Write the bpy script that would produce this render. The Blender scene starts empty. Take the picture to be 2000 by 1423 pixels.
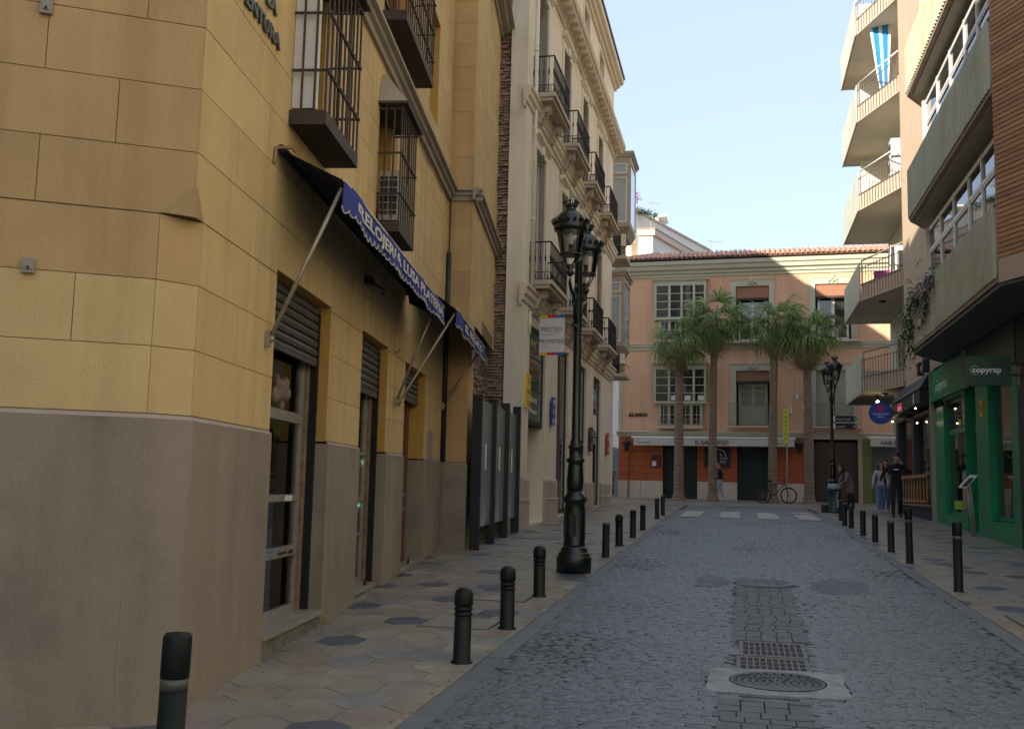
import bpy, bmesh, math, random
from mathutils import Vector, Matrix
from math import sin, cos, radians, pi, hypot, atan2, sqrt
S = bpy.context.scene
COL = S.collection
R = random.Random(7)

# ---------------------------------------------------------------- camera, world, sun, exposure
PITCH, ROLL, HEAD = radians(6.77), radians(1.33), radians(-12.6)
h = Vector((sin(HEAD), cos(HEAD), 0))
fw = h * cos(PITCH) + Vector((0, 0, sin(PITCH)))
r0 = Vector((cos(HEAD), -sin(HEAD), 0)); u0 = r0.cross(fw)
rt = r0 * cos(ROLL) + u0 * sin(ROLL); up = u0 * cos(ROLL) - r0 * sin(ROLL)
cam = bpy.data.cameras.new('camera'); camo = bpy.data.objects.new('camera', cam); COL.objects.link(camo)
M4 = Matrix((rt, up, -fw)).transposed().to_4x4(); M4.translation = Vector((0, 0, 1.6))
camo.matrix_world = M4
cam.lens = 36.0; cam.sensor_width = 36.0; cam.clip_end = 2000; cam.clip_start = 0.05
S.camera = camo
SUN = Vector((0.60, 1.0, -0.455)).normalized()          # direction the light travels
SEL = math.asin(-SUN.z); SAZ = atan2(-SUN.x, -SUN.y)     # towards the sun, clockwise from +Y
w = bpy.data.worlds.new('World'); S.world = w; w.use_nodes = True
nt = w.node_tree; nt.nodes.clear()
sky = nt.nodes.new('ShaderNodeTexSky'); sky.sky_type = 'NISHITA'; sky.sun_disc = False
sky.sun_elevation = SEL; sky.sun_rotation = SAZ; sky.air_density = 1.0; sky.dust_density = 1.2; sky.ozone_density = 1.0; sky.altitude = 30
bg = nt.nodes.new('ShaderNodeBackground'); bg.inputs[1].default_value = 0.15
wo = nt.nodes.new('ShaderNodeOutputWorld')
tc = nt.nodes.new('ShaderNodeTexCoord'); mp = nt.nodes.new('ShaderNodeMapping'); mp.inputs['Scale'].default_value = (1.2, 1.2, 5.0)
nz = nt.nodes.new('ShaderNodeTexNoise'); nz.inputs['Scale'].default_value = 2.2; nz.inputs['Detail'].default_value = 7; nz.inputs['Roughness'].default_value = .55
cr = nt.nodes.new('ShaderNodeValToRGB'); cr.color_ramp.elements[0].position = .42; cr.color_ramp.elements[1].position = .8
cr.color_ramp.elements[0].color = (0.80, 0.80, 0.80, 1); cr.color_ramp.elements[1].color = (.93, .93, .93, 1)
mx = nt.nodes.new('ShaderNodeMixRGB'); mx.inputs[2].default_value = (1.42, 1.68, 2.18, 1)
nt.links.new(tc.outputs['Generated'], mp.inputs[0]); nt.links.new(mp.outputs[0], nz.inputs['Vector'])
nt.links.new(nz.outputs[0], cr.inputs[0]); nt.links.new(cr.outputs[0], mx.inputs[0])
nt.links.new(sky.outputs[0], mx.inputs[1]); nt.links.new(mx.outputs[0], bg.inputs[0]); nt.links.new(bg.outputs[0], wo.inputs[0])
sl = bpy.data.lights.new('sun', 'SUN'); sl.energy = 2.8; sl.angle = radians(.53); sl.color = (1.0, .89, .74)
so = bpy.data.objects.new('sun', sl); COL.objects.link(so)
so.rotation_euler = SUN.to_track_quat('-Z', 'Y').to_euler(); so.location = (-20, -40, 30)
S.view_settings.view_transform = 'Standard'; S.view_settings.look = 'None'
S.view_settings.exposure = 1.66; S.view_settings.gamma = 1.0; S.view_settings.use_curve_mapping = False
S.render.engine = 'CYCLES'
S.cycles.max_bounces = 8; S.cycles.diffuse_bounces = 6; S.cycles.glossy_bounces = 4; S.cycles.transparent_max_bounces = 12
S.cycles.caustics_reflective = False; S.cycles.caustics_refractive = False

# ---------------------------------------------------------------- materials
MATS = {}
def mat(name, c, rough=.8, var=.12, sc=3.0, bump=.0, bsc=60.0, metal=0.0, rnd=0.0, stain=None, stain_amt=.0, stsc=.7, stretch=(1, 1, 1), spec=.5, emit=None, c2=None, lines=None, streak=0, spots=0):
    if name in MATS: return MATS[name]
    m = bpy.data.materials.new(name); m.use_nodes = True; t = m.node_tree; n = t.nodes; L = t.links
    b = n['Principled BSDF']; b.inputs['Roughness'].default_value = rough; b.inputs['Metallic'].default_value = metal
    b.inputs['Specular IOR Level'].default_value = spec
    g = n.new('ShaderNodeNewGeometry'); mp = n.new('ShaderNodeMapping'); mp.inputs['Scale'].default_value = stretch
    L.new(g.outputs['Position'], mp.inputs[0])
    src = mp.outputs[0]
    oi = None
    if rnd:
        oi = n.new('ShaderNodeObjectInfo'); ad = n.new('ShaderNodeVectorMath'); ad.operation = 'ADD'
        sc3 = n.new('ShaderNodeMath'); sc3.operation = 'MULTIPLY'; sc3.inputs[1].default_value = 50
        L.new(oi.outputs['Random'], sc3.inputs[0]); L.new(mp.outputs[0], ad.inputs[0]); L.new(sc3.outputs[0], ad.inputs[1]); src = ad.outputs[0]
    nz = n.new('ShaderNodeTexNoise'); nz.inputs['Scale'].default_value = sc; nz.inputs['Detail'].default_value = 6; nz.inputs['Roughness'].default_value = .6
    L.new(src, nz.inputs['Vector'])
    ra = n.new('ShaderNodeMapRange'); ra.inputs[1].default_value = .25; ra.inputs[2].default_value = .75
    L.new(nz.outputs[0], ra.inputs[0])
    mx = n.new('ShaderNodeMixRGB')
    ca = tuple(min(1, x * (1 - var)) for x in c) + (1,); cb = tuple(min(1, x * (1 + var)) for x in (c2 or c)) + (1,)
    mx.inputs[1].default_value = ca; mx.inputs[2].default_value = cb; L.new(ra.outputs[0], mx.inputs[0]); out = mx.outputs[0]
    if stain_amt:
        n2 = n.new('ShaderNodeTexNoise'); n2.inputs['Scale'].default_value = stsc; n2.inputs['Detail'].default_value = 8; n2.inputs['Roughness'].default_value = .65
        L.new(g.outputs['Position'], n2.inputs['Vector'])
        r2 = n.new('ShaderNodeMapRange'); r2.inputs[1].default_value = .5; r2.inputs[2].default_value = .72; r2.inputs[4].default_value = stain_amt
        L.new(n2.outputs[0], r2.inputs[0]); m2 = n.new('ShaderNodeMixRGB'); m2.inputs[2].default_value = tuple(stain or (.1, .09, .08)) + (1,)
        L.new(r2.outputs[0], m2.inputs[0]); L.new(out, m2.inputs[1]); out = m2.outputs[0]
    if streak:
        ms = n.new('ShaderNodeMapping'); ms.inputs['Scale'].default_value = (4.5, 4.5, .3); L.new(g.outputs['Position'], ms.inputs[0]); n5 = n.new('ShaderNodeTexNoise'); n5.inputs['Scale'].default_value = 1.0; n5.inputs['Detail'].default_value = 7; L.new(ms.outputs[0], n5.inputs['Vector'])
        r5 = n.new('ShaderNodeMapRange'); r5.inputs[1].default_value = .48; r5.inputs[2].default_value = .75; r5.inputs[4].default_value = streak; L.new(n5.outputs[0], r5.inputs[0]); m5 = n.new('ShaderNodeMixRGB'); m5.blend_type = 'MULTIPLY'; m5.inputs[2].default_value = (.62, .58, .52, 1); L.new(r5.outputs[0], m5.inputs[0]); L.new(out, m5.inputs[1]); out = m5.outputs[0]
    if spots:
        vo = n.new('ShaderNodeTexVoronoi'); vo.inputs['Scale'].default_value = 3.2; L.new(g.outputs['Position'], vo.inputs['Vector']); r6 = n.new('ShaderNodeMapRange'); r6.inputs[1].default_value = .055; r6.inputs[2].default_value = .075; r6.inputs[3].default_value = spots; r6.inputs[4].default_value = 0
        L.new(vo.outputs['Distance'], r6.inputs[0]); m6 = n.new('ShaderNodeMixRGB'); m6.inputs[2].default_value = (.09, .085, .08, 1); L.new(r6.outputs[0], m6.inputs[0]); L.new(out, m6.inputs[1]); out = m6.outputs[0]
    if rnd:
        hs = n.new('ShaderNodeHueSaturation'); r3 = n.new('ShaderNodeMapRange'); r3.inputs[3].default_value = 1 - rnd; r3.inputs[4].default_value = 1 + rnd
        L.new(oi.outputs['Random'], r3.inputs[0]); L.new(r3.outputs[0], hs.inputs['Value']); L.new(out, hs.inputs['Color']); out = hs.outputs[0]
    L.new(out, b.inputs['Base Color'])
    if bump:
        n4 = n.new('ShaderNodeTexNoise'); n4.inputs['Scale'].default_value = bsc; n4.inputs['Detail'].default_value = 5; L.new(src, n4.inputs['Vector'])
        bp = n.new('ShaderNodeBump'); bp.inputs['Strength'].default_value = bump; bp.inputs['Distance'].default_value = .01
        L.new(n4.outputs[0], bp.inputs['Height']); L.new(bp.outputs[0], b.inputs['Normal'])
    if emit:
        b.inputs['Emission Color'].default_value = tuple(emit[:3]) + (1,); b.inputs['Emission Strength'].default_value = emit[3]
    MATS[name] = m; return m
def glass(name, tint, dark=True, rough=.02, amt=.75):
    m = bpy.data.materials.new(name); m.use_nodes = True; t = m.node_tree; n = t.nodes; L = t.links
    if dark:
        b = n['Principled BSDF']; b.inputs['Base Color'].default_value = tuple(tint) + (1,); b.inputs['Roughness'].default_value = rough; b.inputs['IOR'].default_value = 1.6
        b.inputs['Specular IOR Level'].default_value = .8
    else:
        n.remove(n['Principled BSDF']); tr = n.new('ShaderNodeBsdfTransparent'); tr.inputs[0].default_value = tuple(tint) + (1,)
        gl = n.new('ShaderNodeBsdfGlossy'); gl.inputs['Roughness'].default_value = rough
        fr = n.new('ShaderNodeFresnel'); fr.inputs[0].default_value = 1.55; mi = n.new('ShaderNodeMixShader')
        L.new(fr.outputs[0], mi.inputs[0]); L.new(tr.outputs[0], mi.inputs[1]); L.new(gl.outputs[0], mi.inputs[2]); L.new(mi.outputs[0], n['Material Output'].inputs[0])
    MATS[name] = m; return m
yel = mat('yellow_plaster', (.60, .435, .20), .9, .10, 1.0, .5, 60, rnd=.045, streak=.5, stain=(.40, .31, .17), stain_amt=.35, stsc=.6, c2=(.62, .46, .22))
yelo = mat('ambient_tinted_plaster', (.50, .335, .155), .9, .11, 1.0, .5, 60, rnd=.05, streak=.5, stain=(.36, .26, .14), stain_amt=.35, stsc=.6)  # darker orange copy of the yellow plaster, ambient light put into the colour
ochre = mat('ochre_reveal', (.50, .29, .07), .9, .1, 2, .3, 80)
yjoint = mat('plaster_joint', (.22, .15, .075), .95, .1)
plin = mat('plinth_render', (.285, .242, .19), .92, .20, 1.0, .7, 50, streak=.4, stain=(.155, .135, .11), stain_amt=.75, stsc=1.1, stretch=(1, 1, .6))
crm = mat('cream_stucco', (.80, .74, .61), .85, .06, .8, .2, 60, streak=.3, stain=(.46, .38, .28), stain_amt=.4, stsc=.5, stretch=(1, 1, .5))
crmd = mat('cream_stone', (.48, .42, .34), .85, .1, 1.5, .3, 50, stain=(.28, .24, .19), stain_amt=.5, stsc=1.2)
crmo = mat('warm_cornice', (.70, .61, .48), .85, .1, 2, .2, 50, stain=(.36, .28, .18), stain_amt=.5, stsc=1)
grys = mat('grey_moulding', (.36, .31, .25), .8, .12, 2, .3, 50, stain=(.2, .18, .15), stain_amt=.5, stsc=1.5)
coral = mat('coral_render', (.73, .45, .285), .88, .08, .7, .15, 40, streak=.35, stain=(.54, .33, .23), stain_amt=.6, stsc=.35)
orng = mat('terracotta_paint', (.42, .105, .03), .75, .12, 1.5, .1, 30, stain=(.30, .08, .03), stain_amt=.4, stsc=.8)
marb = mat('marble_plinth', (.60, .52, .43), .5, .1, 2, 0, stain=(.46, .38, .30), stain_amt=.5, stsc=1.4)
cgrn = mat('sage_trim', (.50, .49, .37), .7, .06, 1.5, .1, 40, stain=(.36, .35, .27), stain_amt=.3, stsc=1)
sage = mat('sage_door', (.35, .37, .27), .6, .08, 3)
wood = mat('dark_wood', (.065, .04, .022), .55, .35, 3, .3, 30, stretch=(8, 8, 1))
oakw = mat('pale_timber', (.42, .22, .07), .6, .2, 4, .2, 40, stretch=(6, 6, 1))
redw = mat('reddish_timber', (.16, .055, .03), .5, .2, 4, stretch=(6, 6, 1))
iron = mat('black_iron', (.018, .018, .022), .5, .3, 8, .2, 80)
rust = mat('brown_iron', (.055, .036, .026), .7, .35, 12, .5, 90)
grni = mat('green_cast_iron', (.003, .010, .008), .28, .3, 10, .25, 120, spec=.6)
grnb = mat('green_bollard_paint', (.002, .006, .005), .5, .3, 14, .35, 120, rnd=.15, spec=.3, stain=(.009, .015, .013), stain_amt=.5, stsc=9)
blkp = mat('black_bollard_paint', (.003, .006, .006), .55, .3, 12, .2, 120, spec=.3)
refl = mat('grey_band', (.085, .085, .075), .5, .15, 20)
shut = mat('steel_shutter', (.115, .11, .10), .5, .25, 5, .1, 50, metal=.4)
alu = mat('aluminium_frame', (.40, .38, .34), .45, .08, 4, metal=.5, stain=(.2, .18, .15), stain_amt=.4, stsc=5)
whit = mat('white_frame', (.74, .74, .72), .45, .05, 4)
wall_w = mat('white_render', (.74, .69, .58), .85, .05, 1, .1, 40, stain=(.6, .54, .44), stain_amt=.3, stsc=.5)
bluef = mat('shaded_awning_cloth', (.004, .006, .025), .85, .2, 5, .2, 200)  # awning blue taken near black, shade of the underside put into the colour
bluev = mat('blue_valance_cloth', (.025, .04, .26), .8, .15, 5, .2, 200)
scal = mat('white_trim', (.62, .60, .52), .8, .1, 20)
silv = mat('silver_pole', (.33, .29, .23), .45, .2, 6, metal=.5)
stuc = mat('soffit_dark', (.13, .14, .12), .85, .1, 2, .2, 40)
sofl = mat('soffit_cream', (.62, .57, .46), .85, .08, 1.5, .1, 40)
corr = mat('corrugated_green', (.42, .44, .31), .6, .14, 1.5, .1, 40, stain=(.30, .22, .09), stain_amt=.55, stsc=1.1, stretch=(1, 1, .3))
corl = mat('corrugated_cream', (.62, .61, .42), .6, .1, 1.5, stain=(.48, .42, .235), stain_amt=.4, stsc=1.1)
pnlg = mat('balcony_panel', (.56, .57, .44), .5, .1, 1.5, stain=(.30, .27, .18), stain_amt=.4, stsc=1)
pnkc = mat('pink_concrete', (.50, .38, .30), .85, .1, 2, .2, 40)
pche = mat('peach_slab', (.66, .50, .37), .85, .07, 2, .1, 40)
brk = mat('long_brick', (.40, .215, .115), .85, .14, 1.6, .3, 60, rnd=.16, c2=(.44, .25, .13), stretch=(1, 1, 3))
brkl = mat('pilaster_brick', (.70, .56, .40), .85, .12, 2, .3, 60, c2=(.64, .50, .36))
mort = mat('brick_mortar', (.075, .05, .035), .95, .1)
oldb = mat('old_brick', (.25, .18, .14), .95, .25, 4, .7, 40, rnd=.25, c2=(.33, .22, .17), stain=(.3, .26, .22), stain_amt=.5, stsc=3)
oldm = mat('old_mortar', (.17, .13, .105), .98, .3, 8, .9, 40)
tile = mat('roof_tile_clay', (.50, .245, .155), .85, .18, 3, .4, 40, rnd=.18, c2=(.58, .33, .21), stain=(.32, .25, .2), stain_amt=.5, stsc=2)
gsh = mat('green_shopfront', (.0, .27, .12), .38, .2, 2.5, .15, 30, stain=(.0, .12, .06), stain_amt=.5, stsc=1.5)
gshd = mat('green_shop_dark', (.0, .042, .022), .4, .1, 2)
lime = mat('lime_print', (.30, .55, .02), .5, .05)
whp = mat('white_print', (.78, .78, .76), .6, .03)
blkpr = mat('black_print', (.02, .02, .02), .6, .05)
ylwp = mat('yellow_print', (.75, .50, .02), .5, .05)
redp = mat('red_print', (.55, .03, .03), .5, .05)
pinkp = mat('pink_print', (.60, .08, .16), .5, .05)
navy = mat('navy_paint', (.045, .055, .085), .6, .12, 3)
slat_ = mat('charcoal_paint', (.016, .018, .022), .6, .15, 3)
dark = mat('dark_interior', (.012, .012, .013), .9, .1)
dgrn = mat('dark_green_shutter', (.012, .025, .021), .6, .15, 3)
awnw = mat('cream_awning', (.62, .60, .56), .8, .05, 3, .1, 100)
blus = mat('blue_sign', (.01, .05, .42), .4, .08, 3)
lamp_glass = glass('lamp_glass', (.82, .84, .85), dark=False, rough=.05)
pane_d = glass('window_glass', (.02, .024, .024)); pane_s = glass('shop_glass', (.86, .9, .88), dark=False); pane_g = glass('green_tint_glass', (.035, .07, .06))
frost = mat('frosted_glass', (.24, .30, .285), .18, .08, 1, spec=.9)
leafm = mat('palm_leaf', (.14, .235, .06), .5, .35, 6, rnd=.35, c2=(.25, .33, .12))
_t = leafm.node_tree; _p = _t.nodes['Principled BSDF']; _tr = _t.nodes.new('ShaderNodeBsdfTranslucent'); _mx = _t.nodes.new('ShaderNodeMixShader'); _mx.inputs[0].default_value = .35
_t.links.new(_p.inputs['Base Color'].links[0].from_socket, _tr.inputs[0]); _t.links.new(_p.outputs[0], _mx.inputs[1]); _t.links.new(_tr.outputs[0], _mx.inputs[2]); _t.links.new(_mx.outputs[0], _t.nodes['Material Output'].inputs[0])
leafd = mat('dry_palm_leaf', (.34, .26, .13), .8, .2, 6, rnd=.2)
leafb = mat('potted_leaf', (.05, .11, .028), .55, .35, 8, rnd=.2)
leafp = mat('purple_leaf', (.12, .09, .10), .6, .35, 8)
trunk = mat('palm_bark', (.24, .175, .125), .95, .25, 8, 1.0, 35, stretch=(1, 1, 2.5), stain=(.12, .09, .07), stain_amt=.6, stsc=5)
sett = mat('granite_sett', (.046, .063, .077), .40, .25, 16, 1.0, 20, rnd=.12, c2=(.128, .158, .182), stain=(.055, .07, .083), stain_amt=.6, stsc=.6, stretch=(1, 5, 1), spec=.8)
grout = mat('dark_grout', (.040, .047, .054), .95, .3, 10, .5, 60)
stpm = mat('strip_stone', (.086, .107, .12), .6, .25, 8, .9, 30, rnd=.10, spec=.5)
bord = mat('border_slab', (.115, .135, .148), .6, .15, 4, .4, 50, rnd=.08, spec=.5)
asph = mat('smooth_patch', (.10, .123, .145), .7, .1, 3, .4, 90)
conc = mat('pale_concrete', (.24, .27, .295), .85, .25, 6, .9, 30, stain=(.14, .15, .16), stain_amt=.8, stsc=5)
gran = mat('step_stone', (.30, .28, .245), .35, .15, 5, .2, 50, stain=(.15, .14, .12), stain_amt=.6, stsc=4)
skin = mat('skin', (.48, .28, .20), .6, .05)
PV = [mat('paver_' + k, c, .45, .25, 3.0, .35, 40, rnd=.08, stain=(.12, .11, .10), stain_amt=.6, stsc=1.1, c2=c2, spec=.55, spots=.6) for k, c, c2 in [
    ('sand', (.235, .22, .18), (.265, .25, .205)), ('rose', (.22, .19, .165), (.24, .205, .18)), ('beige', (.205, .20, .18), (.24, .23, .195)),
    ('grey', (.18, .195, .195), (.22, .23, .225)), ('slate', (.06, .082, .105), (.08, .10, .125)), ('ochre', (.245, .215, .155), (.265, .23, .17))]]
paint = mat('road_paint', (.42, .42, .41), .8, .3, 8, .5, 40, stain=(.14, .15, .16), stain_amt=.85, stsc=4)
plaz = mat('plaza_paving', (.25, .225, .21), .6, .2, 2.5, .3, 40, stain=(.13, .12, .12), stain_amt=.5, stsc=.6)

# ---------------------------------------------------------------- geometry helpers
def gz(y): return .0305 * y if y < 29.5 else .9 + .014 * (y - 29.5)
class Fr:                                  # a wall frame: u along, o outward, z up
    def __init__(s, p, U, N): s.p = Vector((p[0], p[1], 0)); s.U = Vector((U[0], U[1], 0)).normalized(); s.N = Vector((N[0], N[1], 0)).normalized()
    def P(s, u, o, z): v = s.p + s.U * u + s.N * o; return Vector((v.x, v.y, z))
WX = Fr((0, 0), (1, 0), (0, 1))            # world axes
class Geo:
    def __init__(s): s.v = []; s.f = []; s.m = []; s.mi = 0; s.sm = []; s.smooth = False
    def add(s, vs, fs):
        b = len(s.v); s.v += [Vector(x) for x in vs]
        for f in fs: s.f.append([b + i for i in f]); s.m.append(s.mi); s.sm.append(s.smooth)
    def box(s, fr, a, b, c, d, e, f):
        P = [fr.P(u, o, z) for z in (e, f) for o in (c, d) for u in (a, b)]
        s.add(P, [(0, 2, 3, 1), (4, 5, 7, 6), (0, 1, 5, 4), (2, 6, 7, 3), (0, 4, 6, 2), (1, 3, 7, 5)]); return s
    def wbox(s, x0, x1, y0, y1, z0, z1): return s.box(WX, x0, x1, y0, y1, z0, z1)
    def prism(s, pts, e):                  # closed polygon of 3d points extruded by vector e
        n = len(pts); e = Vector(e); P = [Vector(p) for p in pts] + [Vector(p) + e for p in pts]
        s.add(P, [list(range(n))[::-1], list(range(n, 2 * n))] + [(i, (i + 1) % n, n + (i + 1) % n, n + i) for i in range(n)]); return s
    def profile(s, fr, u0, u1, prof):      # (o,z) outline swept along u
        return s.prism([fr.P(u0, o, z) for o, z in prof], fr.U * (u1 - u0))
    def quad(s, a, b, c, d): s.add([a, b, c, d], [(0, 1, 2, 3)]); return s
    def path(s, pts, r, n=6, caps=True):
        pts = [Vector(p) for p in pts]; k = len(pts); rs = r if isinstance(r, (list, tuple)) else [r] * k
        b = len(s.v); ref = None
        for i, p in enumerate(pts):
            t = (pts[min(i + 1, k - 1)] - pts[max(i - 1, 0)]).normalized()
            if ref is None: ref = Vector((0, 0, 1)) if abs(t.z) < .9 else Vector((1, 0, 0))
            a = t.cross(ref).normalized(); c = t.cross(a).normalized(); ref = a.cross(t) if False else ref
            for j in range(n):
                th = 2 * pi * j / n + pi / n; s.v.append(p + a * cos(th) * rs[i] + c * sin(th) * rs[i])
        for i in range(k - 1):
            for j in range(n): s.f.append([b + i * n + j, b + i * n + (j + 1) % n, b + (i + 1) * n + (j + 1) % n, b + (i + 1) * n + j]); s.m.append(s.mi); s.sm.append(n > 5)
        if caps:
            s.f.append([b + j for j in range(n)]); s.m.append(s.mi); s.sm.append(False); s.f.append([b + (k - 1) * n + j for j in range(n)]); s.m.append(s.mi); s.sm.append(False)
        return s
    def lathe(s, c, prof, n=16, smooth=True, jit=0):
        c = Vector(c); b = len(s.v); k = len(prof)
        for r, z in prof:
            for j in range(n):
                th = 2 * pi * j / n; rr = r * (1 + (R.uniform(-jit, jit) if jit else 0)); s.v.append(c + Vector((rr * cos(th), rr * sin(th), z)))
        for i in range(k - 1):
            for j in range(n): s.f.append([b + i * n + j, b + i * n + (j + 1) % n, b + (i + 1) * n + (j + 1) % n, b + (i + 1) * n + j]); s.m.append(s.mi); s.sm.append(smooth)
        s.f.append([b + j for j in range(n)]); s.m.append(s.mi); s.sm.append(False); s.f.append([b + (k - 1) * n + j for j in range(n)]); s.m.append(s.mi); s.sm.append(False)
        return s
    def ball(s, c, r, n=8, sq=(1, 1, 1)):
        c = Vector(c); prof = [(max(.001, sin(pi * i / n)), -cos(pi * i / n)) for i in range(n + 1)]; b = len(s.v)
        s.lathe((0, 0, 0), [(a * r, z * r) for a, z in prof], n + 2)
        for i in range(b, len(s.v)): s.v[i] = c + Vector((s.v[i].x * sq[0], s.v[i].y * sq[1], s.v[i].z * sq[2]))
        return s
    def mesh(s, name, mats, org=Vector((0, 0, 0)), recalc=True):
        me = bpy.data.meshes.new(name); me.from_pydata([v - org for v in s.v], [], s.f)
        for m in (mats if isinstance(mats, (list, tuple)) else [mats]): me.materials.append(m)
        me.polygons.foreach_set('material_index', s.m); me.polygons.foreach_set('use_smooth', s.sm)
        if recalc:
            b = bmesh.new(); b.from_mesh(me); bmesh.ops.recalc_face_normals(b, faces=b.faces); b.to_mesh(me); b.free()
        me.update(); return me
def org(o):
    v = Vector((0, 0, 0))
    while o: v = v + o.location; o = o.parent
    return v
def tag(o, label=None, cat=None, group=None, kind=None):
    if label: o['label'] = label
    if cat: o['category'] = cat
    if group: o['group'] = group
    if kind: o['kind'] = kind
    return o
def thing(name, label, cat, loc, group=None):
    o = bpy.data.objects.new(name, None); o.empty_display_size = .2; COL.objects.link(o); o.location = loc; return tag(o, label, cat, group)
def part(name, g, mats, parent, label=None, kind=None):
    o = bpy.data.objects.new(name, g.mesh(name, mats, org(parent))); COL.objects.link(o); o.parent = parent
    return tag(o, label, kind=kind)
def solo(name, g, mats, label=None, cat=None, group=None, kind=None):
    xs = [v.x for v in g.v]; ys = [v.y for v in g.v]; zs = [v.z for v in g.v]
    l = Vector(((min(xs) + max(xs)) / 2, (min(ys) + max(ys)) / 2, min(zs)))
    o = bpy.data.objects.new(name, g.mesh(name, mats, l)); COL.objects.link(o); o.location = l; return tag(o, label, cat, group, kind)
KIDS = None
def copy_tree(o, loc=None, rotz=None, label=None, parent=None):
    c = o.copy(); COL.objects.link(c); c.parent = parent
    if loc is not None: c.location = loc
    if rotz is not None: c.rotation_euler[2] = rotz
    if label: c['label'] = label
    for ch in list(o.children): copy_tree(ch, parent=c)
    return c
TXN = [0]
def text(s, fr, u, z, o, size, m, parent, sx=1.0, rev=1, thick=.004, name='lettering', align='LEFT', vertical=False, font_bold=.0, shear=0):
    cu = bpy.data.curves.new('t', 'FONT'); cu.body = s; cu.size = size; cu.extrude = thick / 2; cu.align_x = align; cu.resolution_u = 2; cu.offset = font_bold; cu.shear = shear
    if vertical: cu.body = '\n'.join(s); cu.space_line = .85
    ob = bpy.data.objects.new('t', cu); COL.objects.link(ob)
    bpy.context.view_layer.update()
    me = bpy.data.meshes.new_from_object(ob.evaluated_get(bpy.context.evaluated_depsgraph_get()))
    bpy.data.objects.remove(ob)
    og = org(parent)
    for v in me.vertices:
        x, y, t = v.co; v.co = fr.P(u + rev * x * sx, o + t + thick / 2, z + y) - og
    me.materials.clear(); me.materials.append(m); me.name = name
    b = bmesh.new(); b.from_mesh(me); bmesh.ops.recalc_face_normals(b, faces=b.faces); b.to_mesh(me); b.free()
    ob = bpy.data.objects.new(name, me); COL.objects.link(ob); ob.parent = parent; return ob
def wall(g, fr, u0, u1, z0, z1, ops, o, depth, back=False, rev_mi=None):
    """front sheet with openings and reveals; outer edges closed by side faces"""
    us = sorted(set([u0, u1] + [c for p in ops for c in p[:2]])); zs = sorted(set([z0, z1] + [c for p in ops for c in p[2:4]]))
    us = [x for x in us if u0 <= x <= u1]; zs = [x for x in zs if z0 <= x <= z1]
    for i in range(len(us) - 1):
        for j in range(len(zs) - 1):
            cu, cz = (us[i] + us[i + 1]) / 2, (zs[j] + zs[j + 1]) / 2
            if any(p[0] < cu < p[1] and p[2] < cz < p[3] for p in ops): continue
            g.quad(fr.P(us[i], o, zs[j]), fr.P(us[i + 1], o, zs[j]), fr.P(us[i + 1], o, zs[j + 1]), fr.P(us[i], o, zs[j + 1]))
    k = g.mi
    if rev_mi is not None: g.mi = rev_mi
    for a, b, c, d in [p[:4] for p in ops]:
        for (x, y, x2, y2) in ((a, c, a, d), (b, c, b, d), (a, d, b, d), (a, c, b, c)):
            if y == y2 and (abs(y - z0) < 1e-6 or abs(y - z1) < 1e-6): continue
            g.quad(fr.P(x, o, y), fr.P(x, o - depth, y), fr.P(x2, o - depth, y2), fr.P(x2, o, y2))
    g.mi = k
    return g
def shell(g, fr, u0, u1, o0, o1, z0, z1): return g.box(fr, u0, u1, o0, o1, z0, z1)
def blocks(parent, fr, u0, u1, z0, z1, ops, o, m, ch=.41, bl=1.35, gap=.0052, th=.008, seed=1, m2=None, zsw=0):
    rr = random.Random(seed); z = z0; k = 0
    while z < z1 - .05:
        zt = min(z + ch, z1); cuts = sorted([(max(u0, p[0] - .004), min(u1, p[1] + .004), max(z, p[2]), min(zt, p[3])) for p in ops if p[0] < u1 and p[1] > u0 and p[3] > z + .01 and p[2] < zt - .01])
        full = [c for c in cuts if c[2] <= z + .02 and c[3] >= zt - .02]; partc = [c for c in cuts if c not in full]
        segs = []; cur = u0
        for c in full:
            if c[0] > cur + .02: segs.append((cur, c[0], z, zt))
            cur = max(cur, c[1])
        if cur < u1 - .02: segs.append((cur, u1, z, zt))
        out = []
        for s_ in segs:
            ps = [c for c in partc if c[0] < s_[1] and c[1] > s_[0]]
            if not ps: out.append(s_); continue
            cur = s_[0]
            for c in ps:
                if c[0] > cur + .02: out.append((cur, c[0], z, zt))
                if c[2] > z + .02: out.append((c[0], c[1], z, c[2]))
                if c[3] < zt - .02: out.append((c[0], c[1], c[3], zt))
                cur = c[1]
            if cur < s_[1] - .02: out.append((cur, s_[1], z, zt))
        for (a, b, c, d) in out:
            off = (k % 2) * bl / 2; i0 = math.ceil((a - off - u0) / bl + .15); xs = [a]
            x = u0 + off + i0 * bl
            while x < b - .22: xs.append(x + rr.uniform(-.12, .12)); x += bl
            xs.append(b)
            for i in range(len(xs) - 1):
                g = Geo(); g.box(fr, xs[i] + gap / 2 * (i > 0), xs[i + 1] - gap / 2 * (i < len(xs) - 2), o, o + th + rr.uniform(0, .002), c + gap / 2, d - gap / 2)
                part('plaster_block', g, (m2 if (m2 and z > zsw) else m), parent)
        z = zt; k += 1
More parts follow.
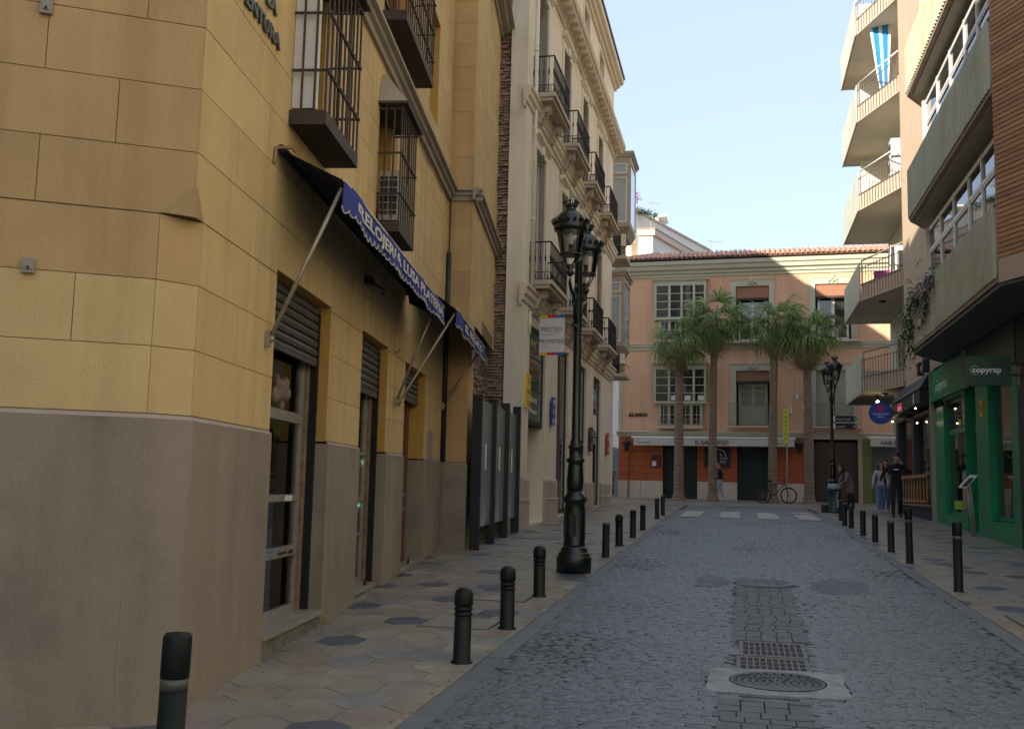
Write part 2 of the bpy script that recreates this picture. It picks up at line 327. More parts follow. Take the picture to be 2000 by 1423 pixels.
def win(parent, fr, u0, u1, z0, z1, o, fm, gm, cols=2, rows=1, fw_=.06, th=.05, name='window', arch=None, curtain=None, kick=0):
    g = Geo()
    g.box(fr, u0, u1, o - th, o, z0, z0 + fw_); g.box(fr, u0, u1, o - th, o, z1 - fw_, z1)
    g.box(fr, u0, u0 + fw_, o - th, o, z0 + fw_, z1 - fw_); g.box(fr, u1 - fw_, u1, o - th, o, z0 + fw_, z1 - fw_)
    for i in range(1, cols):
        u = u0 + (u1 - u0) * i / cols; g.box(fr, u - fw_ * .6, u + fw_ * .6, o - th, o + .004, z0 + fw_, z1 - fw_)
    for j in range(1, rows):
        z = z0 + (z1 - z0) * j / rows; g.box(fr, u0 + fw_, u1 - fw_, o - th + .006, o - .004, z - fw_ * .3, z + fw_ * .3)
    if kick: g.box(fr, u0 + fw_, u1 - fw_, o - th + .008, o - .01, z0 + fw_, z0 + kick)
    f = part(name, g, fm, parent)
    for i in range(cols):
        a = u0 + (u1 - u0) * i / cols; b = u0 + (u1 - u0) * (i + 1) / cols
        part('pane', Geo().box(fr, a + fw_ * .5, b - fw_ * .5, o - th * .6, o - th * .45, z0 + fw_ * .5, z1 - fw_ * .5), gm, f)
    if curtain:
        a = Geo(); n = 14
        for i in range(n):
            x0 = u0 + (u1 - u0) * i / n; x1 = u0 + (u1 - u0) * (i + 1) / n
            a.quad(fr.P(x0, o - th - .05 - .03 * (i % 2), z0), fr.P(x1, o - th - .05 - .03 * ((i + 1) % 2), z0), fr.P(x1, o - th - .05 - .03 * ((i + 1) % 2), z1), fr.P(x0, o - th - .05 - .03 * (i % 2), z1))
        part('curtain', a, curtain, f)
    return f

# ================================================================ THE GROUND
def sheet(name, x0, x1, ys, dz, m, label=None, kind='structure', f=None):
    g = Geo()
    for a, b in zip(ys[:-1], ys[1:]):
        g.quad((x0, a, gz(a) + dz), (x1, a, gz(a) + dz), (x1, b, gz(b) + dz), (x0, b, gz(b) + dz))
    o = bpy.data.objects.new(name, g.mesh(name, m)); COL.objects.link(o); o['kind'] = kind; return o
sheet('ground', -260, 260, [-120, 0, 29.5, 400], -.06, plaz)
road = sheet('road', -1.97, 2.50, [-12, 0, 29.5, 39.4], -.009, grout)
pav_l = sheet('pavement', -14, -1.97, [-12, 0, 29.5, 39.4], -.009, grout)
pav_r = sheet('pavement', 2.50, 14, [-12, 0, 29.5, 44], -.012, grout)
plaza = sheet('plaza', -60, 60, [39.4, 52], -.012, plaz)
g = Geo()                                                         # large plaza flags, too far to pick apart
for i in range(-30, 30):
    for j in range(0, 24):
        x = i * .6 + (j % 2) * .3; y = 39.45 + j * .45
        if y > 50.3: continue
        g.mi = R.choice([0, 0, 1, 2, 3]); z = gz(y)
        g.add([(x + .01, y + .01, z), (x + .59, y + .01, z), (x + .59, y + .44, gz(y + .44)), (x + .01, y + .44, gz(y + .44))], [(0, 1, 2, 3)])
part('paving_stones', g, [PV[1], PV[0], PV[3], PV[2]], plaza, kind='stuff')

# --- setts of the carriageway
def in_rect(x, y, r, p=0): return r[0] - p < x < r[1] + p and r[2] - p < y < r[3] + p
SLAB = (-.235, .745, 7.30, 8.20); GR1 = (-.03, .53, 8.20, 8.78); GR2 = (-.01, .54, 8.80, 9.50); STRIP = (-.07, .60, 9.55, 14.4); STRIP0 = (-.15, .46, 3.0, 7.25)
PATCH = [(-.62, -.12, 13.2, 14.6), (.85, 1.65, 13.0, 14.8)]; MH2 = (.30, 13.75, .34)
def sett_mesh(wx, wy, seed, amt=.004):
    rr = random.Random(seed); g = Geo(); n = 4; m_ = 3
    for sgn in (0,):
        P = []
        for j in range(m_ + 1):
            for i in range(n + 1):
                x = -wx / 2 + wx * i / n; y = -wy / 2 + wy * j / m_
                e = .004 if (i in (0, n) or j in (0, m_)) else 0
                P.append((x * .97 + rr.uniform(-.003, .003), y * .96 + rr.uniform(-.003, .003), rr.uniform(-amt, amt) - e))
        g.v = [Vector(p) for p in P]
        for j in range(m_):
            for i in range(n):
                a = j * (n + 1) + i; g.f.append([a, a + 1, a + n + 2, a + n + 1]); g.m.append(0); g.sm.append(False)
        ring = [i for i in range(n + 1)] + [(n + 1) * k + n for k in range(1, m_ + 1)] + [(n + 1) * m_ + n - i for i in range(1, n + 1)] + [(n + 1) * k for k in range(m_ - 1, 0, -1)]
        b = len(g.v); g.v += [Vector((g.v[i].x * 1.04, g.v[i].y * 1.05, -.03)) for i in ring]
        for k in range(len(ring)): g.f.append([ring[k], b + k, b + (k + 1) % len(ring), ring[(k + 1) % len(ring)]]); g.m.append(0); g.sm.append(False)
    return g
SW = [.13, .155, .14, .17, .11, .16, .145, .12]
SV = [sett_mesh(w_, .070, s_, .0026) for s_, w_ in enumerate(SW)]; SM = [s_.mesh('sett', sett, recalc=True) for s_ in SV]
allg = Geo(); near = []; y = 3.4
while y < 39.3:
    x = -1.80 - R.uniform(0, .1); dy = R.uniform(.066, .074) if y < 20 else R.uniform(.072, .08)
    while x < 2.30:
        k = R.randrange(8); wv = SW[k]; cx = x + wv / 2; yy = y + .012 * sin(cx * 3 + y)
        ok = -1.82 < cx < 2.33 and not (in_rect(cx, yy, SLAB, -.04) or in_rect(cx, yy, GR1, .04) or in_rect(cx, yy, GR2, .04) or in_rect(cx, yy, STRIP, -.03) or in_rect(cx, yy, STRIP0, -.03) or hypot(cx - MH2[0], (yy - MH2[1])) < MH2[2] + .06)
        if ok:
            z = gz(yy) + R.uniform(-.0025, .0015) + .006 * sin(cx * 1.7 + 1) * sin(yy * .9)
            if len(near) < 300 and y > 4.3: near.append((cx, yy, z, k))
            else:
                b = len(allg.v); tx, ty = R.uniform(-.03, .03), R.uniform(-.05, .05); fl = R.choice((-1, 1))
                allg.v += [Vector((cx + v.x * fl, yy + v.y, z + v.z + .0305 * v.y + tx * v.x + ty * v.y)) for v in SV[k].v]
                allg.f += [[b + i for i in f] for f in SV[k].f]; allg.m += [0] * len(SV[k].f); allg.sm += [False] * len(SV[k].f)
        x += wv
    y += dy
me = bpy.data.meshes.new('setts'); me.from_pydata(allg.v, [], allg.f); me.materials.append(sett)
b_ = bmesh.new(); b_.from_mesh(me); bmesh.ops.recalc_face_normals(b_, faces=b_.faces)
b_.to_mesh(me); b_.free()
o = bpy.data.objects.new('setts', me); COL.objects.link(o); o.parent = road; o['kind'] = 'stuff'
for cx, yy, z, k in near:
    o = bpy.data.objects.new('sett', SM[k]); COL.objects.link(o); o.parent = road; o.location = (cx, yy, z); o.rotation_euler = (R.uniform(-.05, .05) + .0305, R.uniform(-.03, .03), R.uniform(-.04, .04))
# larger squared stones of the drain strip
def stone_row(r, nx, dy, name='strip_stone', m=stpm):
    y = r[2]; wv = (r[1] - r[0]) / nx
    while y < r[3] - .05:
        dd = dy * R.uniform(.75, 1.25); x = r[0] + R.uniform(-.03, .03)
        for i in range(nx):
            g = Geo(); a, b, c, d = x + .001, x + wv - .001, y + .001, min(y + dd, r[3]) - .001; z0 = gz(y) + R.uniform(.001, .007)
            zz = [z0 + R.uniform(-.003, .003) for _ in range(4)]
            g.add([(a, c, z0 - .03), (b, c, z0 - .03), (b, d, z0 - .03), (a, d, z0 - .03), (a + .004, c + .005, zz[0]), (b - .004, c + .005, zz[1]), (b - .004, d - .005, zz[2] + .0305 * dd), (a + .004, d - .005, zz[3] + .0305 * dd)],
                  [(4, 5, 6, 7), (0, 1, 5, 4), (1, 2, 6, 5), (2, 3, 7, 6), (3, 0, 4, 7)])
            part(name, g, m, road); x += wv
        y += dd
stone_row(STRIP, 5, .17); stone_row((STRIP0[0], STRIP0[1], 4.6, STRIP0[3]), 4, .14)
for a, b, m_ in ((-1.97, -1.80, 1), (2.33, 2.50, 1)):
    y = 3.0
    while y < 34:
        L_ = R.uniform(.75, .95) if y < 16 else 1.6
        g = Geo(); z0, z1 = gz(y), gz(min(y + L_, 34)); q = R.uniform(-.002, .002)
        g.add([(a + .004, y + .004, z0 - .04), (b - .004, y + .004, z0 - .04), (b - .004, y + L_ - .004, z1 - .04), (a + .004, y + L_ - .004, z1 - .04), (a + .004, y + .004, z0 + q), (b - .004, y + .004, z0 + q), (b - .004, y + L_ - .004, z1 + q), (a + .004, y + L_ - .004, z1 + q)],
              [(4, 5, 6, 7), (0, 1, 5, 4), (1, 2, 6, 5), (2, 3, 7, 6), (3, 0, 4, 7)])
        part('border_slab', g, bord, road); y += L_
for p in PATCH:
    g = Geo(); n = 26; cx, cy = (p[0] + p[1]) / 2, (p[2] + p[3]) / 2
    P = [(cx + (p[1] - p[0]) * .5 * cos(2 * pi * i / n) * R.uniform(.7, 1.15), cy + (p[3] - p[2]) * .5 * sin(2 * pi * i / n) * R.uniform(.7, 1.15)) for i in range(n)]
    g.prism([(x, y, gz(y) - .03) for x, y in P], (0, 0, .0305)); part('asphalt_patch', g, asph, road)
# manhole in its pale concrete frame: broken rim of concrete pieces
t = thing('manhole_cover', 'round patterned iron manhole cover set in a broken pale concrete frame below the drain', 'manhole cover', (.26, 7.85, gz(7.85)))
c0 = (.262, 7.86); rr_ = .335
def ring_piece(poly, z=.006):
    z += .007
    g = Geo(); g.prism([(x, y, gz(y) - .03) for x, y in poly], (0, 0, .03 + z)); return g
N = 28; outer = []
for i in range(N):
    th = 2 * pi * i / N; dx, dy = cos(th), sin(th); k = min((.485 if dx > 0 else .49) / max(abs(dx), 1e-6), .44 / max(abs(dy), 1e-6)); j_ = 1 + (R.uniform(-.04, .03)); outer.append((c0[0] + dx * k * j_, c0[1] - .03 + dy * k * j_))
spl = [0, 4, 6, 10, 13, 15, 18, 19, 21, 23, 25, 28]
for a, b in zip(spl[:-1], spl[1:]):
    inn = [(c0[0] + (rr_ + .012) * cos(2 * pi * i / N), c0[1] + (rr_ + .012) * sin(2 * pi * i / N)) for i in range(a, b + 1)]
    out = [outer[i % N] for i in range(a, b + 1)]
    cx = sum(p[0] for p in out) / len(out); cy = sum(p[1] for p in out) / len(out)
    sh = lambda p: (cx + (p[0] - cx) * .985, cy + (p[1] - cy) * .985)
    part('concrete_piece', ring_piece([sh(p) for p in out] + inn[::-1], R.uniform(-.002, .003)), conc, t)
g = Geo(); g.lathe((c0[0], c0[1], gz(c0[1]) - .03), [(rr_, 0), (rr_, .034), (rr_ - .02, .036), (rr_ - .022, .031), (.001, .031)], 48, False)
cv = mat('cast_cover', (.085, .095, .10), .5, .25, 12, .4, 60, metal=.3)
disc = part('cover_disc', g, cv, t)
g = Geo()
for rad, cnt in ((.05, 6), (.10, 10), (.15, 16), (.20, 20), (.25, 26), (.295, 30)):
    for i in range(cnt):
        th = 2 * pi * i / cnt + rad * 9; x, y = c0[0] + rad * cos(th), c0[1] + rad * sin(th); s_ = .013
        g.box(Fr((x, y), (cos(th), sin(th)), (-sin(th), cos(th))), -s_, s_, -s_ * .7, s_ * .7, gz(y) + .0015, gz(y) + .008)
part('raised_pattern', g, cv, disc, kind='stuff')
for (a, b, c, d), lb in ((GR1, 'nearer of the two iron drain grates in the road, touching the concrete frame'), (GR2, 'farther of the two iron drain grates in the middle of the road')):
    c = c + .02; t = thing('drain_grate', lb, 'drain grate', ((a + b) / 2, (c + d) / 2, gz(c)), 'drain grates in the road')
    Z = lambda y, q: gz(y) + q
    def bar(g, x0, x1, y0, y1, top=.004):
        g.add([(x0, y0, Z(y0, -.03)), (x1, y0, Z(y0, -.03)), (x1, y1, Z(y1, -.03)), (x0, y1, Z(y1, -.03)), (x0, y0, Z(y0, top)), (x1, y0, Z(y0, top)), (x1, y1, Z(y1, top)), (x0, y1, Z(y1, top))], [(4, 5, 6, 7), (0, 1, 5, 4), (1, 2, 6, 5), (2, 3, 7, 6), (3, 0, 4, 7), (3, 2, 1, 0)])
    gr = mat('grate_iron', (.13, .13, .128), .55, .25, 15, .4, 80, metal=.3)
    g = Geo(); bar(g, a, b, c, c + .05); bar(g, a, b, d - .05, d); bar(g, a, a + .035, c + .05, d - .05); bar(g, b - .035, b, c + .05, d - .05); part('grate_frame', g, gr, t)
    for k in range(1, 3): g = Geo(); yb = c + .05 + (d - c - .1) * k / 3; bar(g, a + .035, b - .035, yb - .012, yb + .012, .0035); part('grate_bar', g, gr, t)
    for k in range(1, 10): g = Geo(); xb = a + .035 + (b - a - .07) * k / 10; bar(g, xb - .007, xb + .007, c + .05, d - .05, .0025); part('grate_bar', g, gr, t)
    g = Geo(); g.wbox(a - .01, b + .01, c - .005, d + .005, gz(c) - .06, gz(c) - .018); part('dark_pit', g, dark, t)
    for s_ in (-1, 1):
        xx = a - .085 if s_ < 0 else b + .005; yy = c
        for k in range(4):
            g = Geo(); g.prism([(xx + .004, yy + .004, gz(yy) - .03), (xx + .078, yy + .004, gz(yy) - .03), (xx + .078, yy + (d - c) / 4 - .004, gz(yy) - .03), (xx + .004, yy + (d - c) / 4 - .004, gz(yy) - .03)], (0, 0, .03 + R.uniform(-.008, .004))); part('strip_stone', g, stpm, road); yy += (d - c) / 4
g = Geo(); g.lathe((MH2[0], MH2[1], gz(MH2[1]) - .03), [(MH2[2], 0), (MH2[2], .036), (MH2[2] - .03, .036), (MH2[2] - .034, .03), (.2, .03), (.19, .035), (.001, .035)], 40, False)
tag(solo('manhole_cover', g, cv), 'worn round iron manhole cover at the far end of the squared stone strip', 'manhole cover')
# zebra crossing bars
t = None
for i, (a, b) in enumerate(((-1.62, -1.08), (-.55, 0), (.5, 1.06), (1.55, 2.12))):
    g = Geo(); y0 = 28.6; ys = [y0, 29.5, 33.0 if i < 3 else 32.2]
    for p, q in zip(ys[:-1], ys[1:]):
        g.add([(a, p, gz(p) + .012), (b, p, gz(p) + .012), (b, q, gz(q) + .012), (a, q, gz(q) + .012)], [(0, 1, 2, 3)])
    if i == 3: g.add([(a, 33, gz(33) + .012), (b, 33, gz(33) + .012), (b, 34.2, gz(34.2) + .012), (a, 34.2, gz(34.2) + .012)], [(0, 1, 2, 3)])
    part('zebra_bar', g, paint, road)

# --- hexagonal pavers
def clip(poly, a, b, c):               # keep a*x+b*y<=c
    out = []
    for i in range(len(poly)):
        p, q = poly[i], poly[(i + 1) % len(poly)]; dp = a * p[0] + b * p[1] - c; dq = a * q[0] + b * q[1] - c
        if dp <= 0: out.append(p)
        if dp * dq < 0: k = dp / (dp - dq); out.append((p[0] + (q[0] - p[0]) * k, p[1] + (q[1] - p[1]) * k))
    return out
def hexes(parent, planes, x0, x1, y0, y1, seed, keep=300):
    rr = random.Random(seed); W_, H_ = .37, .52; cells = []
    ny = int((y1 - y0) / (H_ * .75)); nx = int((x1 - x0) / W_) + 2
    for j in range(ny):
        for i in range(nx):
            cx = x0 + i * W_ + (j % 2) * W_ / 2; cy = y0 + j * H_ * .75; q = .986
            poly = [(cx + W_ / 2 * q * a, cy + H_ / 2 * q * b) for a, b in ((0, -1), (1, -.5), (1, .5), (0, 1), (-1, .5), (-1, -.5))]
            for p in planes: poly = clip(poly, *p) if poly else []
            if len(poly) < 3: continue
            ar = abs(sum(poly[k][0] * poly[(k + 1) % len(poly)][1] - poly[(k + 1) % len(poly)][0] * poly[k][1] for k in range(len(poly)))) / 2
            if ar < .004: continue
            mi = rr.choices(range(6), (30, 16, 26, 14, 10, 12))[0]
            cells.append((cy, poly, mi, rr.uniform(-.0022, .0022)))
    cells.sort(key=lambda c: c[0]); big = Geo()
    for n_, (cy, poly, mi, dz) in enumerate(cells):
        g = Geo() if n_ < keep else big; g.mi = 0 if n_ < keep else mi
        g.prism([(x, y, gz(y) - .03) for x, y in poly], (0, 0, .03 + dz))
        if n_ < keep: part('paving_slab', g, PV[mi], parent)
    part('paving_slabs', big, PV, parent, kind='stuff')
hexes(pav_l, [(1, 0, -1.975), (-1, 0, 6.3), (-.9895, -.1444, 3.0 + .02)], -7.4, -1.9, 3.0, 39.3, 11)
hexes(pav_r, [(-1, 0, -2.505), (1, 0, 6.1)], 2.4, 6.0, 8.2, 44, 12)
# inspection covers let into the pavements
for n_, (x0, x1, y0, y1, lb) in enumerate(((-2.95, -2.25, 9.35, 10.0, 'square inspection cover in the left pavement beside the second bollard'), (-3.0, -2.3, 11.2, 11.9, 'square inspection cover in the left pavement by the third bollard'), (2.72, 3.5, 10.9, 11.9, 'stone-filled inspection cover at the right edge of the picture beside the road'))):
    t = thing('inspection_cover', lb, 'inspection cover', ((x0 + x1) / 2, (y0 + y1) / 2, gz(y0)), 'inspection covers in the pavements')
    g = Geo(); P = [(x0, y0), (x1, y0), (x1, y1), (x0, y1)]; g.prism([(x, y, gz(y) - .02) for x, y in P], (0, 0, .0235)); part('cover_frame', g, slat_, t)
    g = Geo(); k = .018; P = [(x0 + k, y0 + k), (x1 - k, y0 + k), (x1 - k, y1 - k), (x0 + k, y1 - k)]; g.prism([(x, y, gz(y) - .02) for x, y in P], (0, 0, .0265)); part('cover_infill', g, PV[2], t)

# ================================================================ YELLOW CORNER BUILDING
YA = radians(-8.3); YF = Fr((-3.6, 7.42), (sin(YA), cos(YA)), (cos(YA), -sin(YA)))
cn = YF.P(-1.74, 0, 0); EA = radians(59); EF = Fr((cn.x, cn.y), (-sin(EA), -cos(EA)), (cos(EA), -sin(EA)))
EF.N = Vector((cos(EA), -sin(EA), 0))
ZC = 3.235; TOP = 17.0
yb = thing('corner_building', 'ochre plastered corner building with grey-brown plinth, iron window cages and shop doors under blue awnings', 'building', YF.P(4, -3, 0))
OPS = [(0.0, 1.75, .0, 3.27), (3.15, 4.62, .0, 3.27), (5.85, 7.6, .0, 3.25), (.22, 1.1, 4.62, 6.25), (3.58, 4.35, 4.62, 6.25), (3.6, 5.4, 7.05, 9.4), (.2, 1.6, 7.05, 9.4), (7.1, 7.95, 7.3, 9.0)]
g = Geo()
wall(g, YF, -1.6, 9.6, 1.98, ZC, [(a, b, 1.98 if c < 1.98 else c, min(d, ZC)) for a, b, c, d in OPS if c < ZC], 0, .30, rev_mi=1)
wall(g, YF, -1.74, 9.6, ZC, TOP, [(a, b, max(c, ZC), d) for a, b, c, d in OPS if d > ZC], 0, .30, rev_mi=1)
g.quad(EF.P(0, 0, ZC), EF.P(9, 0, ZC), EF.P(9, 0, TOP), EF.P(0, 0, TOP)); g.quad(EF.P(.2, 0, 1.98), EF.P(9, 0, 1.98), EF.P(9, 0, ZC), EF.P(.2, 0, ZC))
ch0, ch1 = YF.P(-1.6, 0, 0), EF.P(.2, 0, 0); cd = (ch1 - ch0); CF = Fr((ch0.x, ch0.y), (cd.x, cd.y), (-cd.y, cd.x)); CF.N = Vector((cd.y, -cd.x, 0)).normalized()
if CF.N.dot(Vector((.6, -.6, 0))) < 0: CF.N = -CF.N
CL = cd.length; g.quad(CF.P(0, 0, 1.98), CF.P(CL, 0, 1.98), CF.P(CL, 0, ZC), CF.P(0, 0, ZC))
# bottom of the corner overhang
g.add([ch0 + Vector((0, 0, ZC)), ch1 + Vector((0, 0, ZC)), EF.P(0, 0, ZC)], [(0, 1, 2)])
part('wall', g, [yjoint, ochre], yb)
g = Geo(); g.quad(YF.P(9.6, -5, TOP), EF.P(9, 0, TOP), EF.P(0, 0, TOP), YF.P(9.6, 0, TOP)); g.quad(YF.P(14.3, -5, TOP), YF.P(9.6, -5, TOP), YF.P(9.6, .42, TOP), YF.P(14.3, .42, TOP))
g.quad(YF.P(14.3, -5, 0), YF.P(14.3, .3, 0), YF.P(14.3, .3, TOP), YF.P(14.3, -5, TOP)); g.quad(YF.P(14.3, -5, 0), EF.P(9, 0, 0), EF.P(9, 0, TOP), YF.P(14.3, -5, TOP)); part('roof', g, grys, yb)
B1 = [(a, b, c, d) for a, b, c, d in OPS]
blocks(yb, YF, -1.6, 9.6, 1.99, ZC, B1, 0, yel, .4135, 1.25, seed=3)
blocks(yb, YF, -1.74, 9.6, ZC, 11.0, B1, 0, yel, .4135, 1.25, seed=4)
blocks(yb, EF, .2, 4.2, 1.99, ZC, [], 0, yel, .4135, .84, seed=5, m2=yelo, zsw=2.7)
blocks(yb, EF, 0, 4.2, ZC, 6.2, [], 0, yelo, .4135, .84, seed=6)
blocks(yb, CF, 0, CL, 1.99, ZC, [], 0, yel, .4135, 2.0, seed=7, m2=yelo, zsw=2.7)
# little pyramid where the sharp corner starts above the rounded one
g = Geo(); a, b = YF.P(-1.6, .012, ZC - .005), EF.P(.2, .012, ZC - .005); c = EF.P(0, .0, ZC + .19) + Vector((.02, -.01, 0)); d = EF.P(0, 0, ZC - .005) + Vector((.014, -.006, 0))
g.add([a + Vector((.004, -.004, .01)), b + Vector((.004, -.004, .01)), c + Vector((.008, -.008, 0)), d], [(0, 1, 2), (0, 2, 3), (1, 3, 2), (0, 3, 1)]); part('corner_stop', g, mat('corner_stop_plaster', (.42, .30, .14), .9, .1, 2, .3, 60), yb)
# plinth
g = Geo(); po = .03
g.smooth = False
wall(g, YF, -1.6, 9.57, -.3, 1.96, [(a, b, -.3, 1.96) for a, b, c, d in OPS[:3]], po, .33)
EP = [YF.P(-1.6, po, 0), CF.P(0, po, 0) * .5 + YF.P(-1.6, po, 0) * .5, CF.P(CL, po, 0) * .5 + EF.P(.2, po, 0) * .5, EF.P(.2, po, 0), EF.P(9, po, 0)]
EP[0] = YF.P(-1.6, po, 0)
for p, q in zip(EP[:-1], EP[1:]): g.quad(p + Vector((0, 0, -.3)), q + Vector((0, 0, -.3)), q + Vector((0, 0, 1.96)), p + Vector((0, 0, 1.96)))
# weathered top edge
T = [YF.P(-1.6, po, 1.96)] + [Vector((p.x, p.y, 1.96)) for p in EP[1:]]; TI = [YF.P(-1.6, 0, 1.99), CF.P(0, 0, 1.99), CF.P(CL, 0, 1.99), EF.P(.2, 0, 1.99), EF.P(9, 0, 1.99)]
g.mi = 1
for i in range(4): g.quad(T[i], T[i + 1], TI[i + 1], TI[i])
for a, b in ((-1.6, 0), (1.75, 3.15), (4.62, 5.85), (7.6, 9.57)): g.quad(YF.P(a, po, 1.96), YF.P(b, po, 1.96), YF.P(b, .0, 1.99), YF.P(a, .0, 1.99))
part('plinth', g, [plin, mat('plinth_edge', (.36, .30, .25), .9, .1, 4, .3, 60)], yb)
# hairline cracks in the plinth
for base, F_ in ((-1.62, YF), (.16, EF)):
    pts = []; z = 1.55 if F_ is YF else 1.0; u = base + (0 if F_ is YF else .12)
    while z > .2: pts.append(F_.P(u, po + .0006, z)); u += R.uniform(-.006, .006); z -= .06
    g = Geo()
    for p, q in zip(pts[:-1], pts[1:]):
        w_ = F_.U * R.uniform(.0008, .0022); g.quad(p - w_, p + w_, q + w_, q - w_)
    part('crack', g, yjoint, yb)
# return and projecting bay on the right
RF = Fr(YF.P(9.6, 0, 0).to_tuple()[:2], (YF.N.x, YF.N.y), (-YF.U.x, -YF.U.y))
g = Geo(); g.quad(RF.P(0, 0, -.3), RF.P(.42, 0, -.3), RF.P(.42, 0, TOP), RF.P(0, 0, TOP))
g.quad(YF.P(9.6, .42, -.3), YF.P(10.35, .42, -.3), YF.P(10.35, .42, TOP), YF.P(9.6, .42, TOP)); g.quad(YF.P(10.35, .42, 4.5), YF.P(14.0, .42, 4.5), YF.P(14.0, .42, TOP), YF.P(10.35, .42, TOP))
g.quad(YF.P(10.35, .42, -.3), YF.P(10.35, .2, -.3), YF.P(10.35, .2, TOP), YF.P(10.35, .42, TOP))
part('wall', g, yjoint, yb)
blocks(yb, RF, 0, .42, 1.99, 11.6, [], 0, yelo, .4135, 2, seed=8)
blocks(yb, YF, 9.6, 10.35, 1.99, 4.5, [], .42, yel, .4135, 2, seed=9)
blocks(yb, YF, 9.6, 13.9, 4.47, 12.0, [(11.6, 14.4, 4.4, 4.75)], .42, yel, .4135, 1.25, seed=10)
g = Geo(); g.quad(RF.P(-.03, .03, -.3), RF.P(.45, .03, -.3), RF.P(.45, .03, 1.96), RF.P(-.03, .03, 1.96)); g.quad(YF.P(9.57, .45, -.3), YF.P(10.3, .45, -.3), YF.P(10.3, .45, 1.96), YF.P(9.57, .45, 1.96))
g.quad(RF.P(-.03, .03, 1.96), RF.P(.45, .03, 1.96), RF.P(.42, 0, 1.985), RF.P(0, 0, 1.985)); part('plinth', g, plin, yb)
# stepped moulding (string course) running over all three planes
def mould(fr, u0, u1, z, o, h=.2, pr_=.16, m=grys, parent=yb, name='string_course'):
    g = Geo(); g.profile(fr, u0, u1, [(o, z), (o + .04, z), (o + .05, z + h * .35), (o + pr_ * .6, z + h * .45), (o + pr_ * .65, z + h * .7), (o + pr_, z + h * .78), (o + pr_, z + h), (o, z + h + .03)]); part(name, g, m, parent)
mould(YF, -1.9, 9.44, 6.56, .012); mould(EF, -.0, 4.5, 6.56, .012); mould(RF, .012, .60, 6.56, .0); mould(YF, 9.452, 14.2, 6.562, .43)
mould(YF, -1.9, 9.4, 11.9, .012, .3, .25); mould(YF, 9.4, 14.3, 11.6, .43, .3, .3)
# ragged edge: broken rendering, bricks behind
g = Geo(); rr = random.Random(5)
z = 4.5
while z < 12:
    hh = rr.uniform(.12, .34); e = rr.uniform(13.93, 14.25) + (.0 if z > 9 else -.05); g.box(YF, 13.9, e, .3, .425 + rr.uniform(0, .008), z, z + hh - .002); z += hh
part('broken_render', g, yel, yb, kind='stuff')
bw = thing('old_brick_wall', 'exposed rough brick party wall in the gap between the ochre and the cream building', 'brick wall', (-5.2, 21.6, .6))
g = Geo(); g.wbox(-5.8, -4.985, 21.66, 21.9, 0, 16); g.prism([YF.P(10.35, .22, 0), YF.P(14.4, .22, 0), YF.P(14.4, .05, 0), YF.P(10.35, .05, 0)], (0, 0, 4.75)); part('mortar_core', g, oldm, bw)
cube = Geo().wbox(-.5, .5, -.5, .5, -.5, .5).mesh('brick', oldb)
def brick_at(p, fr, L_, W__, H_):
    o = bpy.data.objects.new('brick', cube); COL.objects.link(o); o.parent = bw; o.location = p - bw.location; o.scale = (L_, W__, H_)
    o.rotation_euler = (rr.uniform(-.05, .05), rr.uniform(-.04, .04), atan2(fr.U.y, fr.U.x) + rr.uniform(-.06, .06))
n_ = 0; z = 2.55
while z < 4.72:
    u = 10.4 + rr.uniform(0, .15)
    while u < 14.25:
        L_ = rr.uniform(.16, .30)
        if rr.random() < .93 and n_ < 300: brick_at(YF.P(u + L_ / 2, .235 + rr.uniform(-.03, .04), z), YF, L_ * .93, .1, .052); n_ += 1
        u += L_ + .01
    z += .068 * rr.uniform(.9, 1.15)
g = Geo(); z = .3
while z < 15.5:
    x = -5.75 + rr.uniform(-.1, .1)
    while x < -5.0:
        L_ = rr.uniform(.1, .24); y = 21.64 + rr.uniform(-.06, .03); q = min(x + L_ * .92, -4.99)
        g.wbox(x, q, y - .04, y + .05, z, z + .05 * rr.uniform(.8, 1.1)); x += L_
    z += .066 * rr.uniform(.9, 1.1)
part('bricks', g, oldb, bw, kind='stuff')
# wall fittings
def fitting(name, lb, cat, fr, u0, u1, z0, z1, o, th, m, group=None):
    g = Geo(); g.box(fr, u0, u1, o, o + th, z0, z1); g.box(fr, u0 + .012, u1 - .012, o + th, o + th + .006, z0 + .02, z1 - .02)
    t = thing(name, lb, cat, fr.P((u0 + u1) / 2, o, z0), group); part('housing', g, m, t)
    g = Geo(); g.lathe((0, 0, 0), [(.008, 0), (.008, .012)], 8); c = fr.P((u0 + u1) / 2, o + th + .006, z0 + .03); q = g.v[:]
    ang = Vector((0, 0, 1)).rotation_difference(fr.N); g.v = [c + ang @ v for v in g.v]; part('screw', g, iron, t); return t
bx = mat('junction_box_grey', (.30, .27, .22), .5, .2, 20, stain=(.14, .10, .07), stain_amt=.6, stsc=20)
fitting('junction_box', 'small grey metal box on the end wall at the top left of the photo', 'junction box', EF, .895, .965, 4.40, 4.51, .01, .03, bx, 'metal boxes on the end wall')
fitting('junction_box', 'small grey metal box on the end wall at mid height, left of the corner', 'junction box', EF, .88, .95, 2.79, 2.88, .01, .03, bx, 'metal boxes on the end wall')
fitting('intercom_panel', 'grey metal intercom plate on the wall right of the third doorway', 'intercom', YF, 7.95, 8.2, 1.98, 2.42, .012, .04, bx)
fitting('vent_box', 'small beige box on the wall between the second and third doorways', 'wall box', YF, 5.0, 5.13, 3.28, 3.5, .012, .04, yel)
g = Geo(); g.path([YF.P(9.42, .05, 5.6), YF.P(9.42, .05, 1.98)], .045, 8); tag(solo('drain_pipe', g, iron), 'black downpipe standing in the corner beside the last awning', 'pipe')
